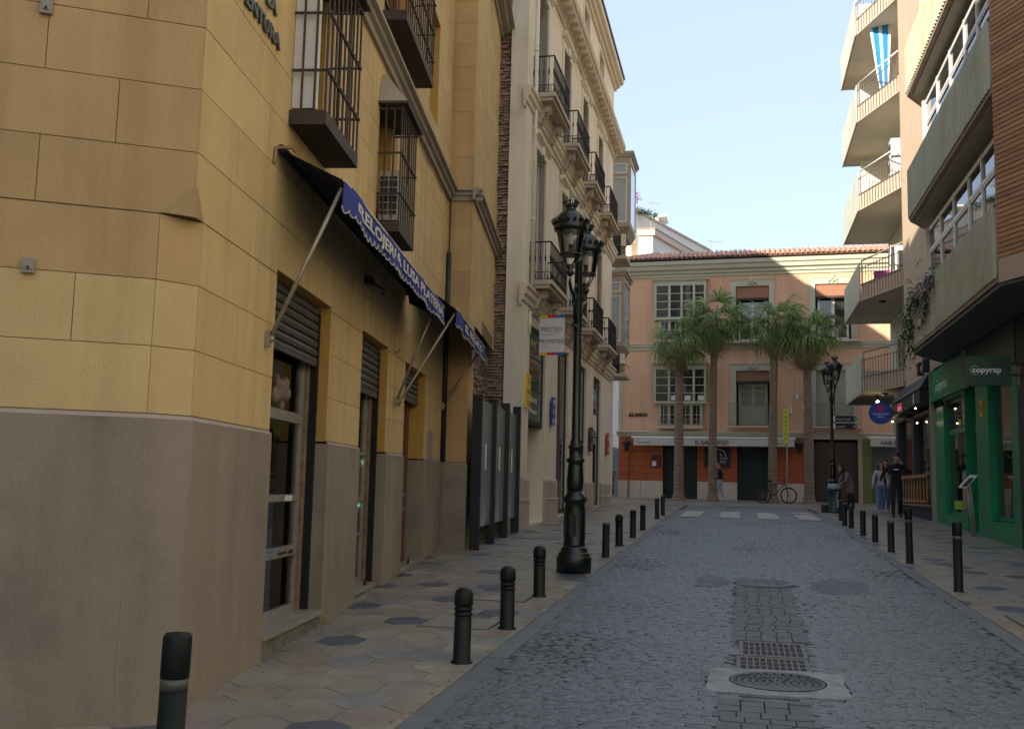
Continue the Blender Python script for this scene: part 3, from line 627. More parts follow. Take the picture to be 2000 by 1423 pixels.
g = Geo(); pts = [YF.P(9.52 + .01 * sin(i), .04, 6.6 - i * .25) for i in range(5)]; g.path(pts, .012, 5); pts = [YF.P(6.2 + i * .45, .03 + .004 * (i % 2), 6.5 - .02 * (i % 3)) for i in range(8)]; g.path(pts, .01, 4)
tag(solo('cable', g, iron), 'thin black cable clipped under the grey string course of the ochre wall', 'cable')
# street name letters
nm = thing('wall_letters', 'black raised letters reading puerta de buenaventura high on the ochre wall at the top', 'lettering', YF.P(-.8, .02, 4.95))
LM = mat('letter_metal', (.10, .115, .115), .45, .2, 20, metal=.4)
text('BUENAVENTURA', YF, -.30, 4.965, .015, .155, LM, nm, sx=1.35, align='RIGHT', thick=.02, font_bold=.004)
text('PUERTA DE LA', YF, -.42, 5.19, .015, .155, LM, nm, sx=1.35, align='RIGHT', thick=.02, font_bold=.004)

# --- shop fronts in the three openings
pinkc = mat('pink_goods', (.45, .06, .08), .8, .25, 9); purp = mat('mauve_goods', (.25, .12, .25), .8, .3, 9); brown = mat('brown_leather', (.13, .06, .035), .6, .3, 8, .4, 20)
cardm = mat('card_display', (.42, .40, .36), .8, .1, 6); tealt = mat('tube_light', (.5, .9, .85), .5, .0, emit=(.45, .95, .85, 5.0)); beigei = mat('interior_panel', (.20, .13, .065), .7, .2, 3)
skyb = mat('blue_card', (.12, .30, .40), .7, .1, 6)
furm = mat('cushion_fur', (.20, .155, .13), .95, .35, 14, 1.0, 30)
def opening(u0, u1, zs, zt, shut_z, n):
    # dark back box
    g = Geo(); g.box(YF, u0 - .1, u1 + 1.2, -1.0, -.98, 0, 3.3); g.box(YF, u0 - .12, u0 - .1, -1.0, -.2, 0, 3.3); g.box(YF, u1 + 1.2, u1 + 1.22, -1.0, -.3, 0, 3.3); g.box(YF, u1 + .002, u1 + 1.2, -.32, -.305, 0, 3.3); g.box(YF, u0 - .1, u1 + 1.2, -1.0, -.3, 3.30, 3.32); part('interior_wall', g, mat('interior_shade', (.16, .10, .07), .9, .2, 2), yb)
    g = Geo(); g.box(YF, u0 + .002, u1 - .002, -.62, -.02 if n else .045, zs - .045, zs); g.box(YF, u0 + .002, u1 - .002, -.6, -.03 if n else .02, gz(7) - .3, zs - .05); s_ = part('door_step', g, gran, yb); part('step_riser', Geo().box(YF, u0 + .004, u1 - .004, -.03, (-.022 if n else .028), gz(7) - .3, zs - .052), mat('mossy_riser', (.16, .155, .12), .9, .35, 6, .6, 40, stain=(.07, .07, .05), stain_amt=.8, stsc=4), yb)
    # shutter
    c = thing_part = Geo(); z = zt - .01; k = 0
    sh_ = Geo(); sh_.box(YF, u0 + .01, u1 - .01, -.13, -.10, shut_z - .07, shut_z); p = part('shutter_bar', sh_, shut, yb)
    while z > shut_z + .01:
        g = Geo(); g.profile(YF, u0 + .01, u1 - .01, [(-.125, z - .078), (-.105, z - .07), (-.096, z - .04), (-.105, z - .012), (-.125, z - .004)]); part('shutter_slat', g, shut, p); z -= .08
opening(0, 1.75, .42, 3.27, 2.76, 0); opening(3.15, 4.62, .42, 3.27, 2.70, 1); opening(5.85, 7.6, .46, 3.25, 2.85, 2)
def shopwin(u0, u1, z0, z1, rails, o=-.19, door=False):
    t = None; g = Geo(); f = .05
    g.box(YF, u0, u0 + f, o - .06, o, z0, z1); g.box(YF, u1 - f, u1, o - .06, o, z0, z1); g.box(YF, u0 + f, u1 - f, o - .06, o, z0, z0 + .07)
    fr = part('window_frame', g, alu, yb); zz = [z0 + .07]
    for a, b in rails: part('rail', Geo().box(YF, u0 + f, u1 - f, o - .055, o + .004, a, b), alu, fr); zz += [a, b]
    zz.append(z1)
    for a, b in zip(zz[::2], zz[1::2]): part('pane', Geo().box(YF, u0 + f, u1 - f, o - .034, o - .028, a, b), pane_s, fr)
    return fr
W1 = shopwin(.0, 1.62, .42, 2.72, [(.93, 1.02), (1.42, 1.48), (2.13, 2.22)])
g = Geo().box(YF, 1.622, 1.748, -.26, -.16, .42, 2.72); part('rusty_jamb', g, mat('rusty_jamb', (.25, .17, .11), .8, .5, 8, .5, 60, stain=(.05, .03, .02), stain_amt=.8, stsc=7), yb)
g = Geo().box(YF, 1.7, 1.747, -.16, -.09, .42, 3.2); part('shutter_guide', g, dark, yb)
text('MODA', YF, .72, .985, -.183, .05, skyb, W1, sx=1.3); text('COLECCION', YF, 1.02, .955, -.183, .035, blkpr, W1, sx=1.3); text('ALFA', YF, 1.32, .95, -.183, .05, blkpr, W1, sx=1.3, shear=.4); text('JOYAS', YF, .75, .94, -.183, .03, skyb, W1, sx=1.2)
for k in range(2): part('sticker', Geo().box(YF, 1.15 + .12 * k, 1.25 + .12 * k, -.187, -.184, 1.425, 1.47), whp, W1)
W2 = shopwin(3.15, 4.45, .42, 2.66, [(1.38, 1.44), (.98, 1.01), (1.92, 1.96)])
g = Geo().box(YF, 4.452, 4.6, -.26, -.16, .42, 2.66); part('rusty_jamb', g, MATS['rusty_jamb'], yb)
g = Geo().box(YF, 4.56, 4.617, -.16, -.09, .42, 3.2); part('shutter_guide', g, dark, yb)
# third opening: reddish wooden door
g = Geo(); g.box(YF, 5.86, 7.25, -.30, -.24, .46, 2.8); g.box(YF, 7.25, 7.45, -.32, -.2, .46, 3.0); d3 = part('door', g, redw, yb)
for a, b, c, d in ((5.98, 6.5, .6, 1.2), (6.62, 7.12, .6, 1.2), (5.98, 6.5, 1.35, 2.6), (6.62, 7.12, 1.35, 2.6)): part('door_panel', Geo().box(YF, a, b, -.238, -.222, c, d), redw, d3)
part('door_handle', Geo().path([YF.P(7.05, -.2, 1.2), YF.P(7.05, -.16, 1.22), YF.P(7.05, -.16, 1.45), YF.P(7.05, -.2, 1.47)], .012, 6), alu, d3)
for k in range(6): part('vent_hole', Geo().box(YF, 6.9, 6.96, -.238, -.235, 2.62 + k * .035 - .2, 2.635 + k * .035 - .2), whp, d3)
# goods inside the windows, each a thing
class DisplayFrame(Fr):                    # the shallow display space just behind the glass
    def P(s, u, o, z): return Fr.P(s, u, -.235 + (o + .26) * .25 if o < -.2 else o, z)
YG = DisplayFrame(YF.P(.30, 0, 0).to_tuple()[:2], (YF.U.x, YF.U.y), (YF.N.x, YF.N.y))
def goods(name, lb, cat, build, m, grp='goods in the shop window'):
    g = Geo(); build(g); return tag(solo(name, g, m), lb, cat, grp)
def cush(g):
    rr_2 = random.Random(3)
    for k in range(26): g.ball(YG.P(.62 + rr_2.uniform(-.12, .26), -.36 + rr_2.uniform(-.05, .05), 2.36 + rr_2.uniform(-.1, .13)), rr_2.uniform(.05, .085), 5)
goods('fur_cushion', 'mottled fur cushion on the upper shelf of the nearest shop window', 'cushion', cush, furm)
goods('pink_bag', 'red-pink bag beside the fur cushion in the nearest shop window', 'bag', lambda g: (g.box(YG, 1.42, 1.55, -.42, -.3, 2.23, 2.5), g.path([YG.P(1.44, -.36, 2.5), YG.P(1.46, -.36, 2.58), YG.P(1.52, -.36, 2.58), YG.P(1.53, -.36, 2.5)], .008, 5)), pinkc)
goods('hanging_scarf', 'reddish scarf hanging behind the middle pane of the nearest shop window', 'scarf', lambda g: [g.path([YG.P(.88 + .05 * k, -.40, 2.1), YG.P(.86 + .05 * k, -.42, 1.8), YG.P(.88 + .05 * k, -.4, 1.55)], [.03, .022, .03], 6) for k in range(4)], pinkc)
goods('bracelet_tray', 'tray of small silver jewellery on the middle shelf of the nearest shop window', 'jewellery tray', lambda g: (g.box(YG, .7, 1.5, -.6, -.24, 1.485, 1.5), [g.ball(YG.P(.8 + .07 * k, -.3 - .03 * (k % 3), 1.515), .016, 5) for k in range(9)]), alu)
goods('shelf_light', 'glowing greenish tube light under the shelf of the nearest shop window', 'light', lambda g: g.path([YG.P(.78, -.34, 1.36), YG.P(1.06, -.34, 1.36)], .012, 8), tealt)
goods('notice_board', 'brown display board standing in the lower part of the nearest shop window', 'display board', lambda g: (g.box(YG, 1.1, 1.6, -.62, -.6, .5, 1.4), [g.box(YG, 1.15, 1.58, -.6, -.55, 1.08 + .08 * k, 1.09 + .08 * k) for k in range(4)]), beigei)
goods('display_card', 'pale blue card standing at the bottom of the nearest shop window', 'card', lambda g: (g.prism([YG.P(1.18, -.34, .50), YG.P(1.38, -.34, .50), YG.P(1.38, -.40, .68), YG.P(1.18, -.40, .68)], YF.N * .006), g.box(YG, 1.25, 1.31, -.42, -.35, .492, .498)), skyb)
goods('display_card', 'white framed card in front of the blue card in the nearest shop window', 'card', lambda g: (g.prism([YG.P(1.33, -.27, .50), YG.P(1.50, -.27, .50), YG.P(1.50, -.31, .64), YG.P(1.33, -.31, .64)], YF.N * .006), g.box(YG, 1.39, 1.44, -.33, -.28, .492, .498)), cardm)
goods('watch_stand', 'looped metal watch stand at the bottom left of the nearest shop window', 'watch stand', lambda g: [g.path([YG.P(.9 + .1 * k, -.3, .5), YG.P(.86 + .1 * k, -.33, .6), YG.P(.92 + .1 * k, -.36, .68), YG.P(1.0 + .1 * k, -.33, .6)], .006, 5) for k in range(3)], alu)
goods('shelf_light', 'upper glowing tube light in the second shop window', 'light', lambda g: g.path([YG.P(4.0, -.32, 1.85), YG.P(4.3, -.32, 1.85)], .014, 8), tealt)
goods('shelf_light', 'lower glowing tube light in the second shop window', 'light', lambda g: g.path([YG.P(4.0, -.32, 1.33), YG.P(4.3, -.32, 1.33)], .014, 8), tealt)
goods('mannequin_stand', 'thin metal display stand in the lower pane of the second shop window', 'display stand', lambda g: (g.path([YG.P(4.1, -.3, .5), YG.P(4.16, -.3, .92)], .01, 6), g.path([YG.P(4.25, -.3, .5), YG.P(4.16, -.3, .92)], .01, 6), g.path([YG.P(4.18, -.42, .5), YG.P(4.16, -.3, .92)], .01, 6)), alu)
goods('red_box', 'dark red box behind the top pane of the second shop window', 'box', lambda g: (g.box(YG, 3.9, 4.3, -.5, -.32, 1.97, 2.25), g.box(YG, 3.88, 4.32, -.52, -.31, 2.25, 2.3)), pinkc)
for u, s_ in ((4.1, 'second'), (7.0, 'third')):
    t = thing('padlock', 'small black padlock lying on the stone step of the %s doorway' % s_, 'padlock', YF.P(u, -.06, .42), 'padlocks on the steps')
    z_ = .422 if u < 5 else .462
    part('lock_body', Geo().box(YF, u - .03, u + .03, -.08, -.05, z_, z_ + .05), iron, t); part('shackle', Geo().path([YF.P(u - .02, -.065, z_ + .05), YF.P(u - .02, -.065, z_ + .08), YF.P(u + .02, -.065, z_ + .08), YF.P(u + .02, -.065, z_ + .05)], .006, 6), iron, t)

for u, z, o_ in ((.9, 1.30, -.42), (4.15, 1.28, -.42), (4.15, 1.8, -.42)):
    l = bpy.data.lights.new('shelf_tube_light', 'POINT'); l.energy = 1.3; l.color = (.85, 1, .95); l.shadow_soft_size = .05; lo = bpy.data.objects.new('shelf_tube_light', l); COL.objects.link(lo); lo.location = YF.P(u + .35, -.27, z)
for zz, lb in ((1.47, 'middle glass shelf with jewellery in the nearest shop window'), (2.2, 'upper shelf under the fur cushion in the nearest shop window')):
    t = thing('display_shelf', lb, 'shelf', YG.P(1.2, -.45, zz), 'shelves in the shop window'); part('board', Geo().box(YG, .3, 1.9, -.62, -.26, zz - .02, zz), beigei, t)
goods('red_backdrop', 'red and pink cloth backdrop behind the middle pane of the nearest shop window', 'backdrop', lambda g: [g.box(YG, .9 + .16 * k, 1.04 + .16 * k, -.66 - .01 * (k % 2), -.64, 1.5, 2.1) for k in range(5)], mat('red_backdrop', (.30, .04, .05), .8, .4, 5))
goods('mauve_scarf', 'mauve cloth folded on the shelf behind the upper pane of the nearest shop window', 'scarf', lambda g: [g.box(YG, 1.15 + .07 * k, 1.21 + .07 * k, -.6, -.45 - .02 * k, 1.5, 1.75 + .05 * (k % 3)) for k in range(5)], purp)
goods('leather_bags', 'row of brown leather bags low in the nearest shop window', 'bag', lambda g: [g.ball(YG.P(1.0 + .16 * k, -.5, .66), .085, 6, (.8, 1, 1)) for k in range(4)], brown)
t = thing('weed_tuft', 'small yellowish weed tuft at the foot of the pier beside the nearest doorstep', 'weed', YF.P(1.8, .06, gz(9.2)))
g = Geo(); rr = random.Random(9)
for k in range(46):
    b_0 = YF.P(1.8 + rr.uniform(-.07, .07), .04 + rr.uniform(0, .05), gz(9.2) - .01); d_ = Vector((rr.uniform(-.4, .4), rr.uniform(-.4, .4), 1)).normalized() * rr.uniform(.03, .10); w_ = Vector((.002, .002, 0)); g.add([b_0 - w_, b_0 + w_, b_0 + d_], [(0, 1, 2)])
part('blades', g, mat('dry_weed', (.26, .24, .08), .8, .3, 20), t, kind='stuff')
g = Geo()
for k in range(420):  # dry litter, made denser to imitate contact darkening at the wall foot
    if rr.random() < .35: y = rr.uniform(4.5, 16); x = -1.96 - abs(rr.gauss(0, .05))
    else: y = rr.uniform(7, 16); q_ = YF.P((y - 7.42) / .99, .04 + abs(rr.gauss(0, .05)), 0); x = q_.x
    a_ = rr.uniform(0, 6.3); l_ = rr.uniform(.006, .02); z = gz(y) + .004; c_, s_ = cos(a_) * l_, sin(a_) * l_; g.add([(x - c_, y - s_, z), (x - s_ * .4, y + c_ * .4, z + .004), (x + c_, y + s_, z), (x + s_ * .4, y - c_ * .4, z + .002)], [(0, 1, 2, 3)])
tag(solo('litter', g, mat('litter_contact_shade', (.16, .12, .07), .9, .4, 30)), 'tiny dry leaves and grit along the left kerb, denser to darken the wall foot', 'litter', kind='stuff')

# --- window cages
def cage(u0, u1, z0, z1, d, name, lb, grp, roof=True, nb=9, ns=3, hood=True, floor=.12):
    t = thing(name, lb, 'window cage', YF.P((u0 + u1) / 2, 0, z0), grp)
    g = Geo(); g.box(YF, u0, u1, .012, d, z0, z0 + .03); g.box(YF, u0, u0 + .012, .012, d, z0 + .03, z0 + floor); g.box(YF, u1 - .012, u1, .012, d, z0 + .03, z0 + floor); g.box(YF, u0 + .012, u1 - .012, d - .012, d, z0 + .03, z0 + floor); part('tray', g, rust, t)
    hs = [z0 + (z1 - z0) * k for k in (.3, .62, .97)]
    for zz in hs:
        g = Geo(); g.path([YF.P(u0 + .01, .02, zz), YF.P(u0 + .01, d - .01, zz), YF.P(u1 - .01, d - .01, zz), YF.P(u1 - .01, .02, zz)], .014, 5); part('rail', g, rust, t)
    top = z1
    for k in range(nb):
        u = u0 + .012 + (u1 - u0 - .024) * k / (nb - 1); part('bar', Geo().path([YF.P(u, d - .012, z0 + .03), YF.P(u, d - .012, top)], .011, 5), rust, t)
    for uu in (u0 + .012, u1 - .012):
        for k in range(1, ns): part('bar', Geo().path([YF.P(uu, d * k / ns, z0 + .03), YF.P(uu, d * k / ns, top)], .011, 5), rust, t)
    g = Geo()
    for zz in hs:
        for k in range(nb): u = u0 + .012 + (u1 - u0 - .024) * k / (nb - 1); g.ball(YF.P(u, d - .008, zz), .022, 4)
    part('collars', g, rust, t, kind='stuff')
    if hood:
        part('hood_board', Geo().box(YF, u0 - .05, u1 + .05, .012, d + .06, z1, z1 + .03), rust, t)
        g = Geo(); b = [YF.P(u0 - .04, .012, z1 + .032), YF.P(u1 + .04, .012, z1 + .032), YF.P(u1 + .04, d + .05, z1 + .032), YF.P(u0 - .04, d + .05, z1 + .032)]; c = [YF.P(u0 + .12, .012, z1 + .42), YF.P(u1 - .12, .012, z1 + .42), YF.P(u1 - .12, .06, z1 + .42), YF.P(u0 + .12, .06, z1 + .42)]
        g.add(b + c, [(0, 1, 2, 3), (4, 5, 6, 7), (0, 1, 5, 4), (1, 2, 6, 5), (2, 3, 7, 6), (3, 0, 4, 7)]); part('plaster_hood', g, grys, t)
    return t
cage(.08, 1.25, 4.50, 6.05, .32, 'window_cage', 'brown iron window cage nearest the camera, just above the blue awning', 'iron cages on the ochre facade')
cage(3.5, 4.5, 4.47, 5.98, .30, 'window_cage', 'iron window cage with an air conditioner inside, above the blue awning', 'iron cages on the ochre facade', nb=8)
cage(3.5, 5.6, 7.02, 8.25, .30, 'balcony_cage', 'iron balcony cage on the upper floor with dark boarded underside at the top', 'iron cages on the ochre facade', nb=15, hood=False)
win(yb, YF, .24, 1.08, 4.64, 6.22, -.2, whit, pane_d, 2, 1, .05); win(yb, YF, 3.6, 4.33, 4.64, 6.22, -.22, whit, pane_d, 2, 1, .05)
win(yb, YF, 3.65, 5.35, 7.1, 9.35, -.2, redw, pane_d, 2, 3, .07, curtain=whit); win(yb, YF, .25, 1.55, 7.1, 9.3, -.2, redw, pane_d, 2, 3, .07); win(yb, YF, 7.14, 7.9, 7.35, 8.95, -.25, redw, pane_d, 2, 2, .06)
part('shutter_leaf', Geo().box(YF, .14, .2, .013, .215, 4.66, 6.0), whit, yb); 
ac = thing('air_conditioner', 'beige air conditioner standing inside the second window cage', 'air conditioner', YF.P(3.9, .12, 4.62))
part('casing', Geo().box(YF, 3.6, 4.35, .03, .25, 4.63, 5.22), mat('ac_beige', (.36, .33, .27), .6, .1, 8), ac)
for s_ in (0, 1): part('grille', Geo().box(YF, 3.592, 3.599, .04 + s_ * .11, .13 + s_ * .11, 4.7, 5.15), slat_, ac)
for k in range(5): part('louvre', Geo().box(YF, 3.586, 3.591, .04, .24, 4.74 + k * .09, 4.75 + k * .09), MATS['ac_beige'], ac)

# --- the two blue awnings
def awning(u0, u1, zw, d, zf, name, lb, words, nseg, arms, wu, size, sx):
    t = thing(name, lb, 'awning', YF.P((u0 + u1) / 2, 0, zf - .2), 'blue shop awnings')
    g = Geo(); n = 24
    for i in range(n):
        a = u0 + (u1 - u0) * i / n; b = u0 + (u1 - u0) * (i + 1) / n; sg = lambda q: .012 * sin((q - u0) * 5)
        g.quad(YF.P(a, .05, zw), YF.P(b, .05, zw), YF.P(b, d, zf + sg(b)), YF.P(a, d, zf + sg(a)))
        g.quad(YF.P(a, .05, zw - .006), YF.P(b, .05, zw - .006), YF.P(b, d, zf + sg(b) - .006), YF.P(a, d, zf + sg(a) - .006))
    part('canopy', g, bluef, t)
    part('side_flap', Geo().quad(YF.P(u1, .05, zw), YF.P(u1, d, zf), YF.P(u1, d * .98, zf - .16), YF.P(u1, .08, zw - .2)), bluef, t)
    # scalloped valance with pale piping
    m_ = nseg * 10; top = []; bot = []; rr = random.Random(len(words))
    for i in range(m_ + 1):
        u = u0 + (u1 - u0) * i / m_; ph = (i % 10) / 10; drop = .20 + .045 * abs(sin(pi * i / 10)) ** .7 + .006 * sin(i * .7); oo = d + .004 + .012 * sin(u * 4.1)
        zt = zf + .012 * sin((u - u0) * 5); top.append(YF.P(u, oo, zt)); bot.append(YF.P(u, oo + .01 * sin(u * 7), zt - drop))
    g = Geo()
    for i in range(m_): g.quad(top[i], top[i + 1], bot[i + 1], bot[i])
    v = part('valance', g, bluev, t); part('piping', Geo().path(bot, .006, 4), scal, v); part('front_bar', Geo().path([top[0] + Vector((0, 0, .006)), top[-1] + Vector((0, 0, .006))], .012, 6), scal, t)
    part('roller', Geo().path([YF.P(u0 - .04, .05, zw), YF.P(u1 + .04, .05, zw)], .035, 10), bluef, t)
    part('wall_bracket', Geo().path([YF.P(u0 - .1, .02, zw - .14), YF.P(u0 - .09, .03, zw - .01), YF.P(u0 - .06, .15, zw + .0), YF.P(u0 - .02, .16, zw - .02)], .017, 5), mat('brass_bracket', (.28, .17, .06), .5, .3, 15), t)
    part('wall_bracket', Geo().box(YF, u1 + .04, u1 + .09, .012, .08, zw - .08, zw + .02), MATS['brass_bracket'], t)
    for au, zb, at_ in arms:
        a = Geo(); a.path([YF.P(au, .045, zb), YF.P((au + at_) / 2 + .01, d * .5, (zb + zf) / 2 - .03), YF.P(at_, d - .03, zf - .05)], .017, 8); ar = part('support_arm', a, silv, t)
        part('arm_hinge', Geo().box(YF, au - .025, au + .025, .012, .05, zb - .06, zb + .06).ball(YF.P(au, .055, zb), .028, 6), silv, ar)
    text(words, YF, wu, zf - .165, d + .018, size, scal, t, sx=sx, thick=.002, font_bold=.004)
awning(-.16, 5.55, 4.20, .56, 3.95, 'awning', 'long dark blue awning with white lettering over the first two shop openings', 'RELOJERIA LUSA PLATERIA', 34, [(-.22, 2.68, -.12), (5.06, 2.64, 5.0)], .25, .155, 2.75)
awning(6.1, 10.15, 4.45, .65, 4.02, 'awning', 'shorter blue awning with white lettering over the third doorway', 'EL REGALO', 18, [(5.3, 2.66, 6.15), (9.4, 2.93, 9.75)], 7.0, .155, 3.2)
g = Geo(); g.box(YF, 3.1, 3.3, .012, .09, 3.78, 3.86); g.path([YF.P(3.2, .09, 3.8), YF.P(3.2, .2, 3.74), YF.P(3.2, .22, 3.7), YF.P(3.2, .19, 3.68)], .012, 6); tag(solo('crank_hook', g, iron), 'black crank housing with ring under the long blue awning', 'awning crank')

# --- glass screen between the buildings
t = thing('glass_screen', 'screen of three frosted glass panels between four dark steel posts before the brick gap', 'glass screen', (-4.45, 18.9, gz(18.9)))
GF = Fr((-4.36, 16.95), (-.20, 4.10), (4.10, .20)); L_ = 4.105
for k in range(4):
    u = L_ * k / 3; y = GF.P(u, 0, 0).y; part('post', Geo().box(GF, u - .05, u + .05, -.09, .07, gz(y) - .05, gz(y) + 2.62), slat_, t)
for k in range(3):
    a, b = L_ * k / 3 + .05, L_ * (k + 1) / 3 - .05; zb = gz(18.9) + .34; p = part('glass_panel', Geo().box(GF, a, b, -.02, -.008, gz(17) + .38 + k * .03, gz(19) + 2.5), frost, t)
    part('handle_bar', Geo().box(GF, (a + b) / 2 - .03, (a + b) / 2 + .03, .005, .022, gz(19) + 1.3, gz(19) + 1.75), whp, p)
g = Geo(); g.prism([GF.P(.6, -.35, 0), GF.P(L_, -.3, 0), GF.P(L_, -.25, 0), GF.P(.6, -.28, 0)], (0, 0, 3.0)); tag(solo('backing_wall', g, oldm), 'dark rough wall seen behind the frosted glass screen', 'wall')

# ================================================================ CREAM BUILDING (left, with balconies)
WF = Fr((-4.65, 0), (0, 1), (1, 0))          # u = y
wb = thing('cream_building', 'tall cream stucco building with tiers of iron balconies and a bookshop on the ground floor', 'building', (-8, 29, .8))
DC = [23.45, 26.97, 30.42, 33.95]            # door axes
gops = [(22.6, 24.55, .78, 5.28), (26.3, 28.05, .9, 5.28), (29.95, 31.45, .98, 5.26), (33.1, 34.85, 1.02, 5.24)]
dops = [(c - .62, c + .62, 6.27, 9.5) for c in DC] + [(c - .62, c + .62, 10.65, 13.5) for c in DC] + [(c - .6, c + .6, 15.0, 16.55) for c in DC]
g = Geo(); wall(g, WF, 21.5, 37.62, .3, 17.0, gops + dops, 0, .42)
g.wbox(-14, -4.651, 37.4, 37.62, .3, 17.0); g.quad((-4.65, 21.5, .3), (-4.985, 21.5, .3), (-4.985, 21.5, 17), (-4.65, 21.5, 17)); g.quad((-4.985, 21.5, .3), (-4.985, 21.9, .3), (-4.985, 21.9, 17), (-4.985, 21.5, 17))
g.wbox(-14, -5.12, 21.95, 37.3, 16.9, 17.0); g.wbox(-14, -13.8, 15, 37.3, 0, 17)
part('wall', g, crm, wb)
g = Geo(); g.box(WF, 21.7, 37.4, -.9, -.88, .3, 17); part('interior_wall', g, dark, wb)
# plain pilaster strip and base at the near corner
part('corner_pilaster', Geo().box(WF, 21.5, 22.1, .001, .05, 1.78, 14.0), crm, wb)
for a, b in ((21.45, 22.6), (24.55, 26.3), (28.05, 29.95), (31.45, 33.1), (34.85, 37.65)):
    g = Geo()
    g.profile(WF, a, b, [(0, .3), (.07, .3), (.07, 1.30), (.055, 1.34), (.055, 1.74), (.03, 1.79), (0, 1.79)])
    g.profile(WF, a, b, [(.07, 1.285), (.08, 1.285), (.08, 1.315), (.07, 1.315)])
    part('plinth', g, crmd, wb)
# string courses and cornices
def swp(name, z, pts, m, u0=21.35, u1=37.8): g = Geo(); g.profile(WF, u0, u1, [(o, z + q) for o, q in pts]); part(name, g, m, wb)
SC = [(0, 0), (.04, 0), (.05, .08), (.09, .1), (.1, .2), (.15, .25), (.16, .36), (.20, .40), (.20, .46), (0, .5)]
swp('string_course', 5.52, SC, crmo); swp('string_course', 9.98, SC, crmo)
swp('cornice', 14.02, [(0, 0), (.05, 0), (.06, .1), (.12, .14), (.14, .22), (.36, .25), (.37, .33), (.42, .35), (.46, .45), (.46, .50), (0, .58)], crmo)
swp('roof_cornice', 16.75, [(0, 0), (.08, 0), (.1, .1), (.2, .12), (.22, .2), (.33, .24), (.36, .34), (.36, .40), (0, .42)], crmo)
swp('gutter', 17.15, [(0, .03), (.40, .03), (.40, .12), (.37, .12), (.36, .06), (0, .06)], iron)
for k in range(32): u = 21.7 + k * .5; part('modillion', Geo().box(WF, u, u + .14, .14, .34, 14.15, 14.262), crmo, wb)
# downpipe
g = Geo(); g.path([WF.P(22.25, .1, 14.0), WF.P(22.25, .1, 6.1)], .045, 8); g.path([WF.P(22.25, .06, 5.5), WF.P(22.25, .06, 5.0)], .04, 8)
for z in (7.6, 9.6, 11.6, 13.3): g.path([WF.P(22.25, .1, z), WF.P(22.25, .1, z + .05)], .058, 8)
part('rain_pipe', g, crm, wb)
# tall french windows with surrounds
for row, (z0, z1) in enumerate(((6.27, 9.5), (10.65, 13.5))):
    for c in DC:
        f = win(wb, WF, c - .6, c + .6, z0 + .02, z1 - .02, -.16, whit if row == 0 else alu, pane_d, 2, 3, .06, kick=.7)
        g = Geo()
        for a, b in ((c - .82, c - .62), (c + .62, c + .82)): g.box(WF, a, b, .001, .035, z0, z1 + .02)
        g.box(WF, c - .82, c + .82, .001, .035, z1 + .02, z1 + .2); g.profile(WF, c - .92, c + .92, [(0, z1 + .2), (.05, z1 + .2), (.14, z1 + .28), (.15, z1 + .34), (0, z1 + .36)])
        g.box(WF, c - .12, c + .12, .035, .09, z1 - .02, z1 + .2)
        part('window_surround', g, crm, wb)
        # louvred shutter leaves folded in the reveal
        for s_ in (-1, 1):
            l_ = Geo().box(WF, c + s_ * .615 - .006, c + s_ * .615 + .006, -.15, -.01, z0 + .03, z1 - .03); part('shutter_leaf', l_, grys, f)
for c in DC:
    win(wb, WF, c - .58, c + .58, 15.02, 16.53, -.25, grys, pane_d, 2, 2, .05)
    g = Geo(); g.box(WF, c - .72, c - .6, .001, .03, 14.98, 16.6); g.box(WF, c + .6, c + .72, .001, .03, 14.98, 16.6); g.box(WF, c - .72, c + .72, .001, .03, 16.6, 16.7); part('window_surround', g, crm, wb)
# ground floor glazing
def tallglass(a, b, z0, z1, bars, o=-.2, m=pane_g):
    g = Geo(); f = .045; g.box(WF, a, a + f, o - .05, o, z0, z1); g.box(WF, b - f, b, o - .05, o, z0, z1); g.box(WF, a + f, b - f, o - .05, o, z0, z0 + .06); g.box(WF, a + f, b - f, o - .05, o, z1 - .06, z1)
    fr = part('window_frame', g, slat_, wb); zz = [z0 + .06] + bars + [z1 - .06]
    for x in bars: part('glazing_bar', Geo().box(WF, a + f, b - f, o - .045, o - .004, x - .015, x + .015), slat_, fr)
    for x, y in zip(zz[:-1], zz[1:]): part('pane', Geo().box(WF, a + f, b - f, o - .03, o - .022, x + .012, y - .012), m, fr)
    return fr
gg = mat('green_backed_glass', (.055, .13, .105), .06, .15, 1.5, spec=.9)
f1 = tallglass(22.62, 24.53, 3.06, 5.27, [3.85, 4.6], -.05, gg)
g = Geo(); g.box(WF, 22.62, 24.53, -.9, -.05, 3.02, 3.055); part('canopy_underside', g, slat_, wb)
part('recess_wall', Geo().box(WF, 22.5, 24.6, -.7, -.66, .5, 3.02), crmd, wb); part('side_door', Geo().box(WF, 22.7, 24.5, -.655, -.62, .72, 2.8), crmd, wb)
text('feria', WF, 23.1, 4.85, -.065, .26, ylwp, f1, sx=1.1); text('LIBRO', WF, 23.0, 4.28, -.065, .3, orng, f1, sx=1.2); text('Libreria', WF, 23.0, 3.55, -.065, .22, whp, f1, sx=1.3, shear=.3); text('Prometeo', WF, 23.1, 3.3, -.065, .16, whp, f1, sx=1.3, shear=.3)
f2 = tallglass(26.32, 28.03, .95, 5.27, [], -.06, pane_d); tallglass(29.97, 31.43, 1.02, 5.25, [3.0], -.06, gg); f4 = tallglass(33.12, 34.83, 1.05, 5.23, [3.3], -.06, pane_d)
part('poster', Geo().box(WF, 33.5, 34.3, -.058, -.054, 3.5, 4.0), whp, f4)
